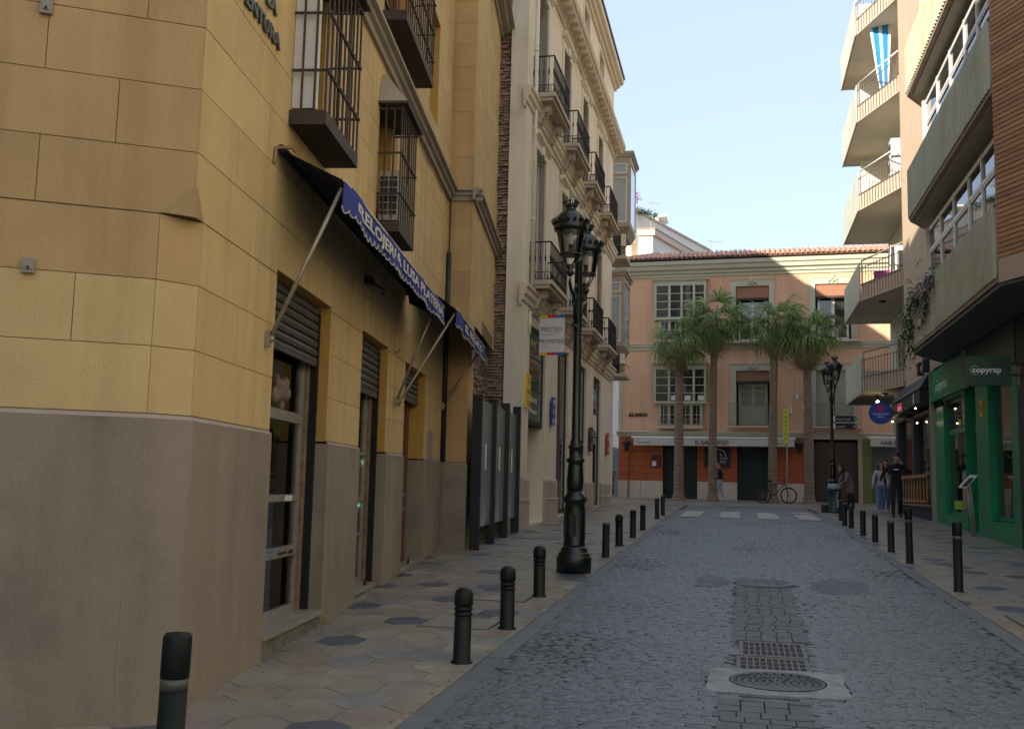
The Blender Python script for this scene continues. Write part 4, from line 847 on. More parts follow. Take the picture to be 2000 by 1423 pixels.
# signs on the cream wall
def plaque(name, lb, u0, u1, z0, z1, m, tm, words, cat='sign', o=.05, th=.04, ts=None):
    t = thing(name, lb, cat, WF.P((u0 + u1) / 2, o, z0), 'plaques on the cream wall'); part('panel', Geo().box(WF, u0, u1, o, o + th, z0, z1), m, t)
    n = len(words)
    for i, wd in enumerate(words): text(wd, WF, (u0 + u1) / 2, z1 - (z1 - z0) * (i + .8) / n, o + th, (z1 - z0) / n * .72, tm, t, align='CENTER', sx=min(2.2, (u1 - u0) / (.6 * len(wd) * (z1 - z0) / n * .72)), thick=.004)
    return t
plaque('shop_plaque', 'orange vertical plaque on the cream corner left of the green display window', 21.95, 22.4, 3.32, 4.08, ylwp, orng, ['LI', 'BR', 'OS'])
plaque('shop_plaque', 'blue vertical plaque on the pier between the first two tall shop windows', 25.2, 25.6, 3.15, 3.85, blus, whp, ['PR', 'OT', 'EO'])
plaque('shop_plaque', 'dark brown framed plaque on the pier right of the lamp post', 31.95, 32.5, 2.75, 3.5, rust, grys, ['CA', 'FE'])
plaque('shop_plaque', 'red vertical plaque near the far end of the cream wall', 36.2, 36.7, 2.8, 3.55, redp, whp, ['IN', 'FO'])
# hanging banner
BFm = Fr((-4.65, 23.0), (1, 0), (0, -1))
t = thing('shop_banner', 'white hanging banner with colour striped bars reading PROTEO and PROMETEO', 'banner', (-4.2, 23.0, 4.7))
bx0, bx1, bz0, bz1 = .14, .73, 4.66, 5.50
part('cloth', Geo().box(BFm, bx0, bx1, .0, .004, bz0, bz1), mat('banner_cloth', (.66, .66, .66), .8, .03, 3), t)
for zb in (bz1, bz0 - .03):
    b_ = part('rod', Geo().path([BFm.P(0, .002, zb + .015), BFm.P(.8, .002, zb + .015)], .012, 6), iron, t)
    for k, m_ in enumerate((ylwp, redp, mat('banner_blue', (.03, .15, .38), .7, .05))): part('colour_stripe', Geo().box(BFm, bx0 + .197 * k, bx0 + .197 * k + .193, -.014, .018, zb - .02, zb + .045), m_, b_)
    part('finial', Geo().ball(BFm.P(.82, .002, zb + .015), .022, 5), iron, b_)
text('PROTEO', BFm, .435, 5.17, .004, .135, blkpr, t, align='CENTER', sx=.95); text('librería', BFm, .33, 5.07, .004, .075, grys, t, align='CENTER', sx=1.2)
text('PROMETEO', BFm, .435, 4.89, .004, .125, blkpr, t, align='CENTER', sx=.92); text('libros', BFm, .3, 4.79, .004, .07, grys, t, align='CENTER', sx=1.2)
part('text_rule', Geo().box(BFm, .25, .62, .004, .006, 5.15, 5.155), blkpr, t)
# balconies: one built, the rest copied
def balcony():
    z = 0; t = thing('iron_balcony', 'x', 'balcony', WF.P(0, 0, 0), 'iron balconies on the cream building')
    g = Geo(); w2, d = 1.13, .54
    g.prism([WF.P(-w2, 0, -.02), WF.P(w2, 0, -.02), WF.P(w2, d, -.02), WF.P(-w2, d, -.02)], (0, 0, .1)); g.prism([WF.P(-w2 + .05, 0, -.10), WF.P(w2 - .05, 0, -.10), WF.P(w2 - .05, d - .06, -.10), WF.P(-w2 + .05, d - .06, -.10)], (0, 0, .078)); part('slab', g, mat('balcony_stone', (.52, .44, .34), .8, .1, 3, .2, 50, stain=(.3, .26, .2), stain_amt=.5, stsc=2), t)
    for s_ in (-1, 1):
        g = Geo(); pr = [(0, -.62), (.06, -.66), (.10, -.60), (.10, -.5), (.2, -.42), (.24, -.3), (.34, -.27), (.38, -.17), (.38, -.105), (0, -.105)]
        c = s_ * .72; g.profile(WF, c - .11, c + .11, pr); g.path([WF.P(c - .13, .3, -.22), WF.P(c + .13, .3, -.22)], .075, 8); g.path([WF.P(c - .13, .12, -.48), WF.P(c + .13, .12, -.48)], .06, 8)
        for k in range(5): g.ball(WF.P(c + R.uniform(-.1, .1), .14 + .05 * k, -.5 + .075 * k), R.uniform(.04, .06), 5)
        part('corbel', g, MATS['balcony_stone'], t)
    H = .96; path3 = [WF.P(-w2 + .04, .02, 0), WF.P(-w2 + .04, d - .05, 0), WF.P(w2 - .04, d - .05, 0), WF.P(w2 - .04, .02, 0)]
    up_ = lambda z: [p + Vector((0, 0, z)) for p in path3]
    part('handrail', Geo().path(up_(H), .02, 6), iron, t); part('lower_rail', Geo().path(up_(.27), .011, 4), iron, t); part('bottom_rail', Geo().path(up_(.10), .011, 4), iron, t)
    pts = []
    for a, b, n in ((path3[0], path3[1], 4), (path3[1], path3[2], 18), (path3[2], path3[3], 4)):
        for k in range(n): pts.append(a.lerp(b, k / n))
    pts.append(path3[3])
    for p in pts:
        part('baluster', Geo().path([p + Vector((0, 0, z)) for z in (.08, .5, .52, .58, .64, .66, H)], [.0085, .0085, .016, .022, .016, .0085, .0085], 5), iron, t)
    g = Geo()
    for a, b, n in ((path3[0], path3[1], 7), (path3[1], path3[2], 30), (path3[2], path3[3], 7)):
        dr = (b - a).normalized(); L_ = (b - a).length / n
        for k in range(n):
            c = a.lerp(b, (k + .5) / n) + Vector((0, 0, .185)); q = [c + dr * (L_ * .5 * cos(th)) + Vector((0, 0, .075 * sin(th))) for th in [2 * pi * i / 8 for i in range(9)]]
            g.path(q, .006, 3, caps=False)
    part('ring_frieze', g, iron, t, kind='stuff')
    return t
proto = balcony(); first = True
for row, zz in ((1, 10.56), (0, 6.16)):
    for k, c in enumerate(DC):
        lb = '%s of the %s row of balconies on the cream building' % (('nearest balcony', 'second balcony', 'third balcony', 'farthest balcony')[k], ('lower', 'upper')[row])
        if first: o = proto; first = False
        else: o = copy_tree(proto)
        o.location = WF.P(c, 0, zz); o['label'] = lb
g = Geo(); g.box(BFm, .1, .24, .0, .02, 6.3, 6.46); tag(solo('red_leaflet', Geo().prism([(-4.5, 22.45, 6.05), (-4.38, 22.45, 6.03), (-4.36, 22.5, 6.2), (-4.5, 22.5, 6.22)], (.01, .02, 0)), redp), 'small red printed paper on the string course under the nearest lower balcony', 'leaflet')
# glazed corner galleries at the far end
EFm = Fr((-5.0, 39.0), (1, 0), (0, -1))
for z0, z1, w_, lb, zl in ((11.75, 14.75, .88, 'upper glazed timber gallery at the far corner of the cream building, against the sky', 10.62), (7.05, 10.02, .68, 'lower glazed timber gallery at the far corner of the cream building, beside the coral wall', 6.02)):
    t = thing('glazed_gallery', lb, 'bay window', EFm.P(w_ / 2, 0, z0), 'glazed corner galleries'); gm = mat('gallery_paint', (.40, .34, .27), .6, .1, 3)
    g = Geo(); g.box(EFm, 0, w_, -2, 0, z0, z0 + .18); g.box(EFm, 0, w_, -2, 0, z1 - .45, z1 - .2); g.box(EFm, w_ - .14, w_, -.1, 0, z0 + .18, z1 - .45); g.box(EFm, 0, .1, -.1, 0, z0 + .18, z1 - .45)
    g.box(EFm, .1, w_ - .14, -.1, 0, z1 - 1.0, z1 - .86); g.box(EFm, w_ - .1, w_, -2, -1.9, z0 + .18, z1 - .45); g.box(EFm, 0, w_ - .12, -1.95, -1.9, z0, z1 - .3); part('frame', g, gm, t)
    part('cornice', Geo().box(EFm, -.05, w_ + .06, -2.06, .06, z1 - .2, z1 - .1).box(EFm, -.1, w_ + .12, -2.12, .12, z1 - .1, z1), gm, t)
    for a, b in ((z1 - .86, z1 - .45), (z0 + .18, z1 - 1.0)):
        part('pane', Geo().box(EFm, .1, w_ - .14, -.06, -.05, a, b), mat('sky_tinted_glass', (.42, .48, .52), .03, .1, .4, spec=1.0), t)  # pale sky reflection put into the base colour of the panes
        part('sash', Geo().box(EFm, .1, .15, -.045, -.005, a, b).box(EFm, w_ - .19, w_ - .14, -.045, -.005, a, b).box(EFm, .15, w_ - .19, -.045, -.005, a, a + .05).box(EFm, .15, w_ - .19, -.045, -.005, b - .05, b), whit, t)
    part('side_pane', Geo().box(EFm, w_ - .03, w_ - .02, -1.88, -.12, z0 + .2, z1 - .5), MATS['sky_tinted_glass'], t)
    g = Geo(); P = lambda q, z: [EFm.P(-.1, q, z), EFm.P(w_ + q * .5 - .0, q, z), EFm.P(w_ + q * .5, -2, z), EFm.P(-.1, -2, z)]
    g.add(P(.0, z0) + P(-.4, z0 - .3), [(4, 5, 6, 7), (0, 1, 5, 4), (1, 2, 6, 5), (2, 3, 7, 6), (3, 0, 4, 7)]); part('corbel', g, gm, t)
    b = thing('corner_balcony', 'small %s corner balcony under the glazed gallery of the cream building' % ('upper' if z0 > 9 else 'lower'), 'balcony', EFm.P(.3, 0, zl), 'corner balconies under the galleries')
    part('slab', Geo().box(EFm, -.1, .75, -1.5, .05, zl - .16, zl - .03), MATS['balcony_stone'], b); g = Geo()
    for k in range(14): u = -.05 + k * .055; g.path([EFm.P(u, .02, zl), EFm.P(u + .055, .02, zl + .32)], .008, 3); g.path([EFm.P(u + .055, .02, zl), EFm.P(u, .02, zl + .32)], .008, 3)
    g.path([EFm.P(-.05, .02, zl + .33), EFm.P(.74, .02, zl + .33)], .015, 4); g.path([EFm.P(.74, .02, zl + .33), EFm.P(.74, -1.4, zl + .33)], .015, 4); part('lattice_rail', g, iron, b, kind='stuff')
    part('post', Geo().box(EFm, .52, .70, -.12, 0, zl - .02, z0 - .3), crm, b); part('door_glass', Geo().box(EFm, .2, .5, -.3, -.28, zl, z0 - .3), pane_d, b)
part('end_wall', Geo().wbox(-9, -5.02, 37.63, 41.5, .3, 16.6), crm, wb)
part('sun_blocker', Geo().wbox(-14, -7, 22, 41.4, 17.0, 19.3), crm, wb)  # unseen block added above the roof to keep sun off the coral facade

# ================================================================ CORAL BUILDING (end of the street)
FA = radians(93.2); CFm = Fr((0, 50.5), (sin(FA), cos(FA)), (cos(FA), -sin(FA)))
cb = thing('coral_building', 'three storey coral building with sage trim, clay tile roof and terracotta painted ground floor', 'building', CFm.P(1, -4, 1.2))
GZ = 1.2
up_ops = []
def three(u0, u1): return u0, u1
UW = [(-.15, 1.42), (3.57, 5.2), (7.6, 9.2)]
ops = [(a, b, 8.86, 11.55) for a, b in UW] + [(a, b, 4.72, 7.4) for a, b in UW] + [(-3.8, -1.85, 9.0, 11.4), (-3.8, -1.85, 4.98, 7.4)]
g = Geo(); wall(g, CFm, -5.86, 14, 4.40, 12.2, ops, 0, .35); g.box(CFm, -5.86, 14, -8, -7.9, 0, 12.9); g.quad(CFm.P(-5.86, 0, 1), CFm.P(-5.86, -8, 1), CFm.P(-5.86, -8, 12.9), CFm.P(-5.86, 0, 12.9)); part('wall', g, coral, cb)
part('corner_strip', Geo().box(CFm, -5.88, -5.72, .001, .03, 4.5, 12.2), cgrn, cb)
part('interior_wall', Geo().box(CFm, -5.6, 13.8, -1.2, -1.15, 1, 12.6), dark, cb)
gops2 = [(-3.66, -2.0, 1.0, 4.0), (-.11, 1.40, 1.0, 4.0), (3.42, 5.40, 1.0, 4.12), (6.0, 7.6, 1.0, 4.0), (8.4, 13, 1, 4)]
g = Geo(); wall(g, CFm, -5.86, 14, .9, 4.18, gops2, 0, .35); part('ground_floor_wall', g, mat('ground_floor_joint', (.16, .05, .02), .9, .1), cb)
blocks(cb, CFm, -5.85, 3.25, 2.04, 4.17, gops2, 0, orng, .355, 1.5, gap=.02, th=.012, seed=21)
for i, (a, b) in enumerate(((-5.87, -4.76), (-4.75, -3.66), (-2.0, -1.06), (-1.05, -.11), (1.40, 2.33), (2.34, 3.25))): part('marble_slab', Geo().box(CFm, a + .003, b - .003, .001, .05, .95, 2.03), marb, cb)
part('door_surround', Geo().box(CFm, 3.25, 3.42, .002, .05, .95, 4.3).box(CFm, 5.40, 5.58, .002, .05, .95, 4.3).box(CFm, 3.42, 5.4, .002, .05, 4.12, 4.3), pnkc, cb)
part('green_wall', Geo().box(CFm, 5.58, 6.0, .002, .03, .95, 4.15), mat('olive_paint', (.17, .22, .07), .8, .1, 2), cb)
part('green_fascia', Geo().box(CFm, 5.6, 8.4, .002, .04, 4.0, 4.3), MATS['olive_paint'], cb)
# closed dark shutters of the bar, wooden double door, hair salon front
for a, b, _c, _d in gops2[:2]:
    z = 1.1; s_ = part('shutter', Geo().box(CFm, a, b, -.22, -.2, 1.0, 4.0), dgrn, cb)
    while z < 3.98: part('shutter_slat', Geo().profile(CFm, a + .01, b - .01, [(-.199, z), (-.18, z + .02), (-.18, z + .1), (-.199, z + .13)]), dgrn, s_); z += .14
for s_ in (0, 1):
    a = 3.42 + .99 * s_; d = part('door_leaf', Geo().box(CFm, a + .005, a + .985, -.25, -.18, 1.15, 4.0), wood, cb)
    for z0, z1 in ((1.3, 2.0), (2.15, 2.9), (3.05, 3.85)): part('door_panel', Geo().box(CFm, a + .14, a + .85, -.179, -.15, z0, z1).box(CFm, a + .22, a + .77, -.149, -.135, z0 + .1, z1 - .1), wood, d)
    part('knocker', Geo().ball(CFm.P(a + .5, -.12, 2.6), .06, 5), iron, d)
part('salon_front', Geo().box(CFm, 6.0, 7.6, -.2, -.16, 1.1, 4.0), mat('salon_panel', (.16, .17, .165), .5, .1, 3), cb); part('salon_door', Geo().box(CFm, 6.15, 6.75, -.155, -.13, 1.15, 2.6), mat('pale_blue_panel', (.22, .42, .50), .5, .1, 3), cb)
def cswp(name, u0, u1, z, pts, m): g = Geo(); g.profile(CFm, u0, u1, [(o, z + q) for o, q in pts]); part(name, g, m, cb)
cswp('string_course', -5.95, 14, 4.18, [(0, 0), (.05, 0), (.06, .07), (.1, .09), (.1, .14), (.16, .18), (.18, .24), (0, .28)], cgrn)
cswp('string_course', -5.95, 14, 8.44, [(0, 0), (.04, 0), (.05, .14), (.09, .17), (.09, .26), (.12, .3), (0, .34)], cgrn)
cswp('eaves_fascia', -6.2, 14, 12.1, [(0, 0), (.06, 0), (.07, .12), (.16, .16), (.17, .28), (.30, .34), (.34, .52), (.42, .56), (.44, .74), (0, .8)], cgrn)
cswp('render_groove', -5.7, 14, 11.98, [(.001, 0), (.012, 0), (.012, .03), (.001, .03)], coral)
part('eaves_board', Geo().box(CFm, -6.25, 14, -.2, .5, 12.902, 12.93), rust, cb)
# clay barrel tile roof
g = Geo(); RB, RTz = -4.2, 15.4
g.quad(CFm.P(-6.2, .5, 12.94), CFm.P(14, .5, 12.94), CFm.P(14, -1.6, 13.66), CFm.P(-4.1, -1.6, 13.66)); g.quad(CFm.P(-6.2, .5, 12.94), CFm.P(-4.1, -1.6, 13.66), CFm.P(-4.1, -8, 13.66), CFm.P(-6.2, -8, 12.94)); g.quad(CFm.P(-4.1, -1.6, 13.66), CFm.P(14, -1.6, 13.66), CFm.P(14, -8, 13.3), CFm.P(-4.1, -8, 13.3)); rf = part('roof', g, tile, cb)
def tile_mesh(seed):
    rr = random.Random(seed); g = Geo(); n = 6; L2 = .44; P = []
    for k in (0, 1):
        for i in range(n + 1):
            th = pi * i / n; w_ = .105 - .012 * k + rr.uniform(-.004, .004); P.append((w_ * cos(th), L2 * k, w_ * .8 * sin(th) - .02 * (1 - k)))
    g.add(P, [(i, i + 1, n + 2 + i, n + 1 + i) for i in range(n)]); b = len(g.v); g.add([(p[0] * .8, p[1] + .005, p[2] * .75) for p in P[:n + 1]], [])
    for i in range(n): g.f.append([i, i + 1, b + i + 1, b + i]); g.m.append(0); g.sm.append(False)
    return g.mesh('roof_tile', tile)
TMs = [tile_mesh(i) for i in range(4)]; slope = atan2(.72, 2.1); nt_ = 0; yaw = atan2(CFm.U.y, CFm.U.x)
big = Geo()
for rrow in range(5):
    for i in range(84):
        u = -5.9 + i * .235 + .01 * sin(i); o_ = .52 - rrow * .40; z = 12.95 + (.5 - o_) * .343 + .03
        if u < -6.2 + (.5 - o_) * 1.0 + .1: continue
        p = CFm.P(u, o_, z) + Vector((0, 0, R.uniform(-.008, .012)))
        if nt_ < 300 and u < 8.5:
            o = bpy.data.objects.new('roof_tile', TMs[R.randrange(4)]); COL.objects.link(o); o.parent = cb; o.location = p - cb.location; o.rotation_euler = (slope + R.uniform(-.03, .03), 0, yaw + R.uniform(-.04, .04)); nt_ += 1
for i in range(22):                                                      # hip tiles on the left edge
    k = i / 21; p = CFm.P(-6.2 + 2.1 * k, .5 - 2.1 * k, 12.97 + .72 * k)
    o = bpy.data.objects.new('roof_tile', TMs[i % 4]); COL.objects.link(o); o.parent = cb; o.location = p - cb.location; o.rotation_euler = (.24, 0, yaw - pi / 4 * -1 + 0); o.scale = (1.1, .6, 1.1)
# windows with surround, crest, rolled blind, juliet balcony
blind = mat('esparto_blind', (.33, .16, .10), .9, .2, 12, .4, 60, stretch=(1, 1, 6))
railg = mat('rail_grey', (.15, .145, .12), .6, .2, 8)
def juliet(a, b, z0, zs, z1, row, k):
    g = Geo(); g.box(CFm, a - .26, a - .0, .001, .05, z0, z1 + .0); g.box(CFm, b, b + .26, .001, .05, z0, z1); g.box(CFm, a - .26, b + .26, .001, .05, z1, z1 + .28); g.profile(CFm, a - .30, b + .30, [(.0, z1 + .28), (.07, z1 + .28), (.09, z1 + .34), (0, z1 + .36)]); part('window_surround', g, cgrn, cb)
    c = (a + b) / 2; g = Geo(); g.ball(CFm.P(c, .08, z1 + .34), .11, 6, (1, .5, 1.3)); g.ball(CFm.P(c - .13, .08, z1 + .2), .09, 5, (1, .5, 1)); g.ball(CFm.P(c + .13, .08, z1 + .2), .09, 5, (1, .5, 1)); g.ball(CFm.P(c, .08, z1 + .12), .08, 5, (1, .5, 1)); g.ball(CFm.P(c - .2, .07, z1 + .08), .05, 5); g.ball(CFm.P(c + .2, .07, z1 + .08), .05, 5); part('crest', g, cgrn, cb)
    zb = z1 - .55 - .1 * row
    if not (row == 0 and k == 1):
        bl = part('blind', Geo().box(CFm, a + .02, b - .02, -.06, -.04, zb, z1), blind, cb); part('blind_roll', Geo().path([CFm.P(a - .05, -.02, zb), CFm.P(b + .05, -.02, zb)], .075, 8), rust, bl)
        f = win(cb, CFm, a + .1, b - .1, z0, z1 - .55, -.25, sage if row == 0 else whit, mat('curtained_glass', (.19, .225, .15), .12, .15, 4, stretch=(6, 6, 1), spec=.8) if row == 0 else pane_d, 2, 1, .12, kick=.9 if row == 0 else .0)
        if row == 0:
            for s_ in (0, 1): part('curtain', Geo().box(CFm, a + .2 + s_ * (b - a - .3) / 2, a + .1 + (s_ + 1) * (b - a - .3) / 2, -.275, -.271, z0 + .95, z1 - .7), mat('green_curtain', (.22, .25, .17), .8, .15, 9, stretch=(6, 6, 1)), f)
            part('transom', Geo().box(CFm, a + .1, b - .1, -.29, -.24, z1 - 1.0, z1 - .92), sage, f)
    else:
        for s_ in (0, 1): part('shutter_leaf', Geo().box(CFm, a + .02 + s_ * (b - a) / 2, a - .02 + (s_ + 1) * (b - a) / 2, -.12, -.08, z0, z1).box(CFm, a + .15 + s_ * (b - a) / 2, a - .15 + (s_ + 1) * (b - a) / 2, -.079, -.06, z0 + 1.3, z1 - .15), sage, cb)
    t = thing('juliet_balcony', '%s balcony with thin iron bars on the coral building, %s' % (('lower', 'upper')[row], ('behind the middle palms', 'behind the right lamp post', 'hidden behind the right-hand building')[k]), 'balcony', CFm.P(c, 0, z0), 'juliet balconies on the coral building')
    part('slab', Geo().box(CFm, a - .38, b + .38, .052, .42, z0 - .14, z0 - .06), pche, t)
    part('handrail', Geo().path([CFm.P(a - .34, .06, z0 + 1.0), CFm.P(a - .34, .38, z0 + 1.0), CFm.P(b + .34, .38, z0 + 1.0), CFm.P(b + .34, .06, z0 + 1.0)], .014, 4), railg, t)
    part('bottom_rail', Geo().path([CFm.P(a - .34, .06, z0 + .06), CFm.P(a - .34, .38, z0 + .06), CFm.P(b + .34, .38, z0 + .06), CFm.P(b + .34, .06, z0 + .06)], .01, 4), railg, t)
    n = int((b - a + .68) / .095)
    for i in range(n + 1): u = a - .34 + (b - a + .68) * i / n; part('bar', Geo().path([CFm.P(u, .38, z0 - .05), CFm.P(u, .38, z0 + 1.0)], .010, 4), railg, t)
for k, (a, b) in enumerate(UW[:2]): juliet(a, b, 8.86, 0, 11.55, 1, k); juliet(a, b, 4.78, 0, 7.4, 0, k)
# two box bay windows
def boxbay(z0, z1, zl, ztop, lb, d=.32):
    t = thing('bay_window', lb, 'bay window', CFm.P(-2.83, .2, z0), 'timber bays on the coral building')
    a, b = -4.1, -1.55
    g = Geo(); g.box(CFm, a, b, .002, d, z0, z0 + .13); g.box(CFm, a, b, .002, d, z1 - .32, z1 - .1); us = [a, a + .75, a + 1.35, a + 1.95, b]
    for u in us: g.box(CFm, min(max(u - .055, a), b - .11), min(max(u + .055, a + .11), b), d - .08, d, z0 + .13, z1 - .32)
    part('frame', g, cgrn, t); part('cornice', Geo().box(CFm, a - .04, b + .04, .002, d + .05, z1 - .1, z1 - .04).box(CFm, a - .09, b + .09, .002, d + .1, z1 - .04, z1), cgrn, t)
    for i in range(4):
        u0_, u1_ = us[i] + .08, us[i + 1] - .08; p = part('pane', Geo().box(CFm, u0_ - .03, u1_ + .03, d - .06, d - .05, z0 + .13, z1 - .32), pane_d, t)
        g = Geo()
        for j in range(1, 4): z = z0 + .13 + (z1 - z0 - .45) * j / 4; g.box(CFm, u0_ - .02, u1_ + .02, d - .049, d - .02, z - .018, z + .018)
        part('glazing_bar', g, cgrn, t)
    for s_ in (a, b - .03): part('side_pane', Geo().box(CFm, s_, s_ + .03, .003, d - .09, z0 + .14, z1 - .33), pane_d, t)
    # lower storey of the bay
    a2, b2 = a + .22, b - .2
    g = Geo(); g.box(CFm, a2, b2, .002, .2, z0 - .08, z0 - .002); g.box(CFm, a2, b2, .002, .2, zl, zl + .06)
    us = [a2, a2 + .52, a2 + 1.06, a2 + 1.6, b2]
    for u in us: g.box(CFm, min(max(u - .06, a2), b2 - .12), min(max(u + .06, a2 + .12), b2), .12, .2, zl + .06, z0 - .08)
    part('lower_frame', g, cgrn, t)
    for i in range(4): part('pane', Geo().box(CFm, us[i] + .05, us[i + 1] - .05, .14, .15, zl + .06, z0 - .08), pane_d, t); part('glazing_bar', Geo().box(CFm, (us[i] + us[i + 1]) / 2 - .012, (us[i] + us[i + 1]) / 2 + .012, .151, .17, zl + .06, z0 - .08).box(CFm, us[i] + .06, us[i + 1] - .06, .151, .168, (zl + z0) / 2 - .012, (zl + z0) / 2 + .012), cgrn, t)
    part('slab', Geo().box(CFm, a2 - .05, b2 + .05, .002, .3, zl - .14, zl - .02), pche, t)
    g = Geo(); 
    for i in range(26): u = a2 - .02 + (b2 - a2 + .04) * i / 25; g.path([CFm.P(u, .27, zl - .02), CFm.P(u, .27, zl + .3)], .008, 4)
    g.path([CFm.P(a2 - .02, .27, zl + .3), CFm.P(b2 + .02, .27, zl + .3)], .012, 4); part('rail', g, grys, t, kind='stuff')
    return t
boxbay(9.93, 11.95, 8.95, 0, 'upper timber bay window of the coral building under the eaves'); t = boxbay(5.78, 7.78, 4.72, 0, 'lower timber bay window of the coral building with papers in the panes')
for u in (-3.25, -2.6, -1.95): tag(solo('notice_paper', Geo().box(CFm, u, u + .3, .285, .287, 5.95, 6.18), whp), {-3.25: 'left', -2.6: 'middle', -1.95: 'right'}[u] + ' white paper notice in the lower bay window of the coral building', 'notice', 'papers in the bay window')
nm = thing('wall_letters', 'small black letters reading ALAMOS on the coral wall above the bar awning', 'lettering', CFm.P(-4.9, .03, 5.2)); text('ALAMOS', CFm, -5.37, 5.17, .01, .24, blkpr, nm, sx=1.0, thick=.02, font_bold=.012)
# awnings of the bar and the hair salon
def canopy(u0, u1, z0, z1, lb, words, wu, d=.75):
    t = thing('shop_awning', lb, 'awning', CFm.P((u0 + u1) / 2, .3, z0), 'pale shop awnings')
    g = Geo(); g.box(CFm, u0, u1, .19, d, z1 - .09, z1); g.path([CFm.P(u0, d, z1 - .045), CFm.P(u1, d, z1 - .045)], .055, 8); part('cassette', g, whp, t)
    n = 40; g = Geo()
    for i in range(n): a = u0 + .1 + (u1 - u0 - .15) * i / n; b = u0 + .1 + (u1 - u0 - .15) * (i + 1) / n; g.quad(CFm.P(a, d + .03 + .006 * sin(a * 3), z1 - .08), CFm.P(b, d + .03 + .006 * sin(b * 3), z1 - .08), CFm.P(b, d + .03 + .008 * sin(b * 5), z0), CFm.P(a, d + .03 + .008 * sin(a * 5), z0))
    part('valance', g, awnw, t); text(words, CFm, wu, z0 + .08, d + .045, .26, blkpr, t, sx=.85, font_bold=.004); return t
t = canopy(-5.1, 2.6, 3.72, 4.14, 'long cream awning box reading EL GALLO ROJO above the bar', 'EL GALLO ROJO', -2.05); text('Vermuteria', CFm, -4.85, 3.83, .80, .13, blkpr, t, sx=1.1); text('Vermuteria', CFm, 1.7, 3.83, .80, .11, blkpr, t, sx=1.1)
canopy(5.8, 9.4, 3.78, 4.22, 'short cream awning reading HAIR SHOP above the green salon front', 'HAIR SHOP', 6.35)
# logo board
t = thing('logo_board', 'dark slate board with white arc and lettering on the terracotta wall', 'sign', CFm.P(-1.0, .02, 2.7)); part('board', Geo().box(CFm, -1.66, -.42, .02, .07, 2.72, 3.70), slat_, t)
arc = [CFm.P(-1.0 + .42 * cos(radians(a)), .075, 3.22 + .33 * sin(radians(a))) for a in range(200, 350, 12)]
part('arc', Geo().path([CFm.P(-1.42 + .03 * k, .08, 3.5 - .06 * k + .01 * k * k) for k in range(8)], .022, 4), whp, t); part('arc', Geo().path([CFm.P(-1.0 + .36 * cos(radians(a)), .08, 3.25 + .34 * sin(radians(a))) for a in range(120, -20, -14)], .02, 4), whp, t)
for i, s_ in enumerate(('EL', 'GALLO', 'ROJO')): text(s_, CFm, -.92, 3.28 - .17 * i, .07, .15, whp, t, sx=.8)
t = thing('menu_box', 'dark red menu box with a white sheet on the terracotta wall', 'menu box', CFm.P(-4, .02, 2.7)); part('case', Geo().box(CFm, -4.22, -3.78, .015, .08, 2.68, 3.30), mat('maroon', (.10, .02, .03), .5, .2, 5), t); part('sheet', Geo().box(CFm, -4.18, -3.98, .08, .085, 2.74, 2.98), whp, t)
for u, lb in ((-5.42, 'black wall lantern at the left end of the bar awning'), (2.78, 'black wall lantern at the right end of the bar awning')):
    t = thing('wall_lantern', lb, 'wall lamp', CFm.P(u, .2, 3.6), 'wall lanterns on the terracotta front'); part('arm', Geo().path([CFm.P(u, .03, 4.0), CFm.P(u, .3, 4.15), CFm.P(u, .32, 4.0)], .02, 5), iron, t); part('lantern_body', Geo().lathe(CFm.P(u, .32, 3.45), [(.03, 0), (.1, .05), (.17, .4), (.19, .42), (.06, .55), (.02, .62)], 6, False), iron, t)
for i, (u, z, s_) in enumerate(((2.35, 5.35, .12), (2.65, 6.0, .1), (2.95, 5.5, .1))): tag(solo('cable_box', Geo().box(CFm, u, u + s_, .012, .1, z, z + .26).path([CFm.P(u + s_ / 2, .03, z + .26), CFm.P(u + s_ / 2 + .01, .02, z + 1.2)], .012, 4), whit), ('lowest', 'highest', 'rightmost')[i] + ' small white box with a cable on the coral wall between the palms', 'electrical box', 'small boxes on the coral wall')
g = Geo(); g.path([CFm.P(-5.35, .04, 2.1), CFm.P(-5.35, .04, 4.1)], .03, 6); g.path([CFm.P(-5.35, .08, .95), CFm.P(-5.35, .08, 2.1)], .035, 6); tag(solo('drain_pipe', g, orng), 'terracotta painted downpipe at the left corner of the bar front', 'pipe')

# ================================================================ RIGHT-HAND APARTMENT BUILDING
RW = Fr((5.2, 0), (0, 1), (-1, 0))
ab = thing('apartment_building', 'modern apartment building with thin brick and corrugated balcony fronts on the right', 'building', (7, 27, .8))
BA = radians(25); BR = Fr((4.2, 17.96), (sin(BA), -cos(BA)), (-cos(BA), -sin(BA)))
FL = [5.10 + 3.27 * k for k in range(6)]     # balcony slab undersides
g = Geo(); g.box(BR, 0, 9, -4, 0, 5.52, 24); part('brick_wall', g, mort, ab)
part('concrete_band', Geo().box(BR, 0, 9, -4, .012, 5.12, 5.515), pnkc, ab)
z = 5.53
while z < 13.2:
    j = R.uniform(-.001, .001); u = -.012; k = 0
    part('brick_course', Geo().box(BR, -.012, 6.0, 0, .014 + j, z, z + .068), brk, ab); z += .0835
# soffit over the shops
g = Geo(); g.prism([(4.22, 17.96, 5.06), (4.22, 26.7, 5.06), (5.2, 28.45, 5.06), (9, 28.45, 5.06), (8.1, 9.8, 5.06)], (0, 0, .055)); part('soffit', g, stuc, ab)
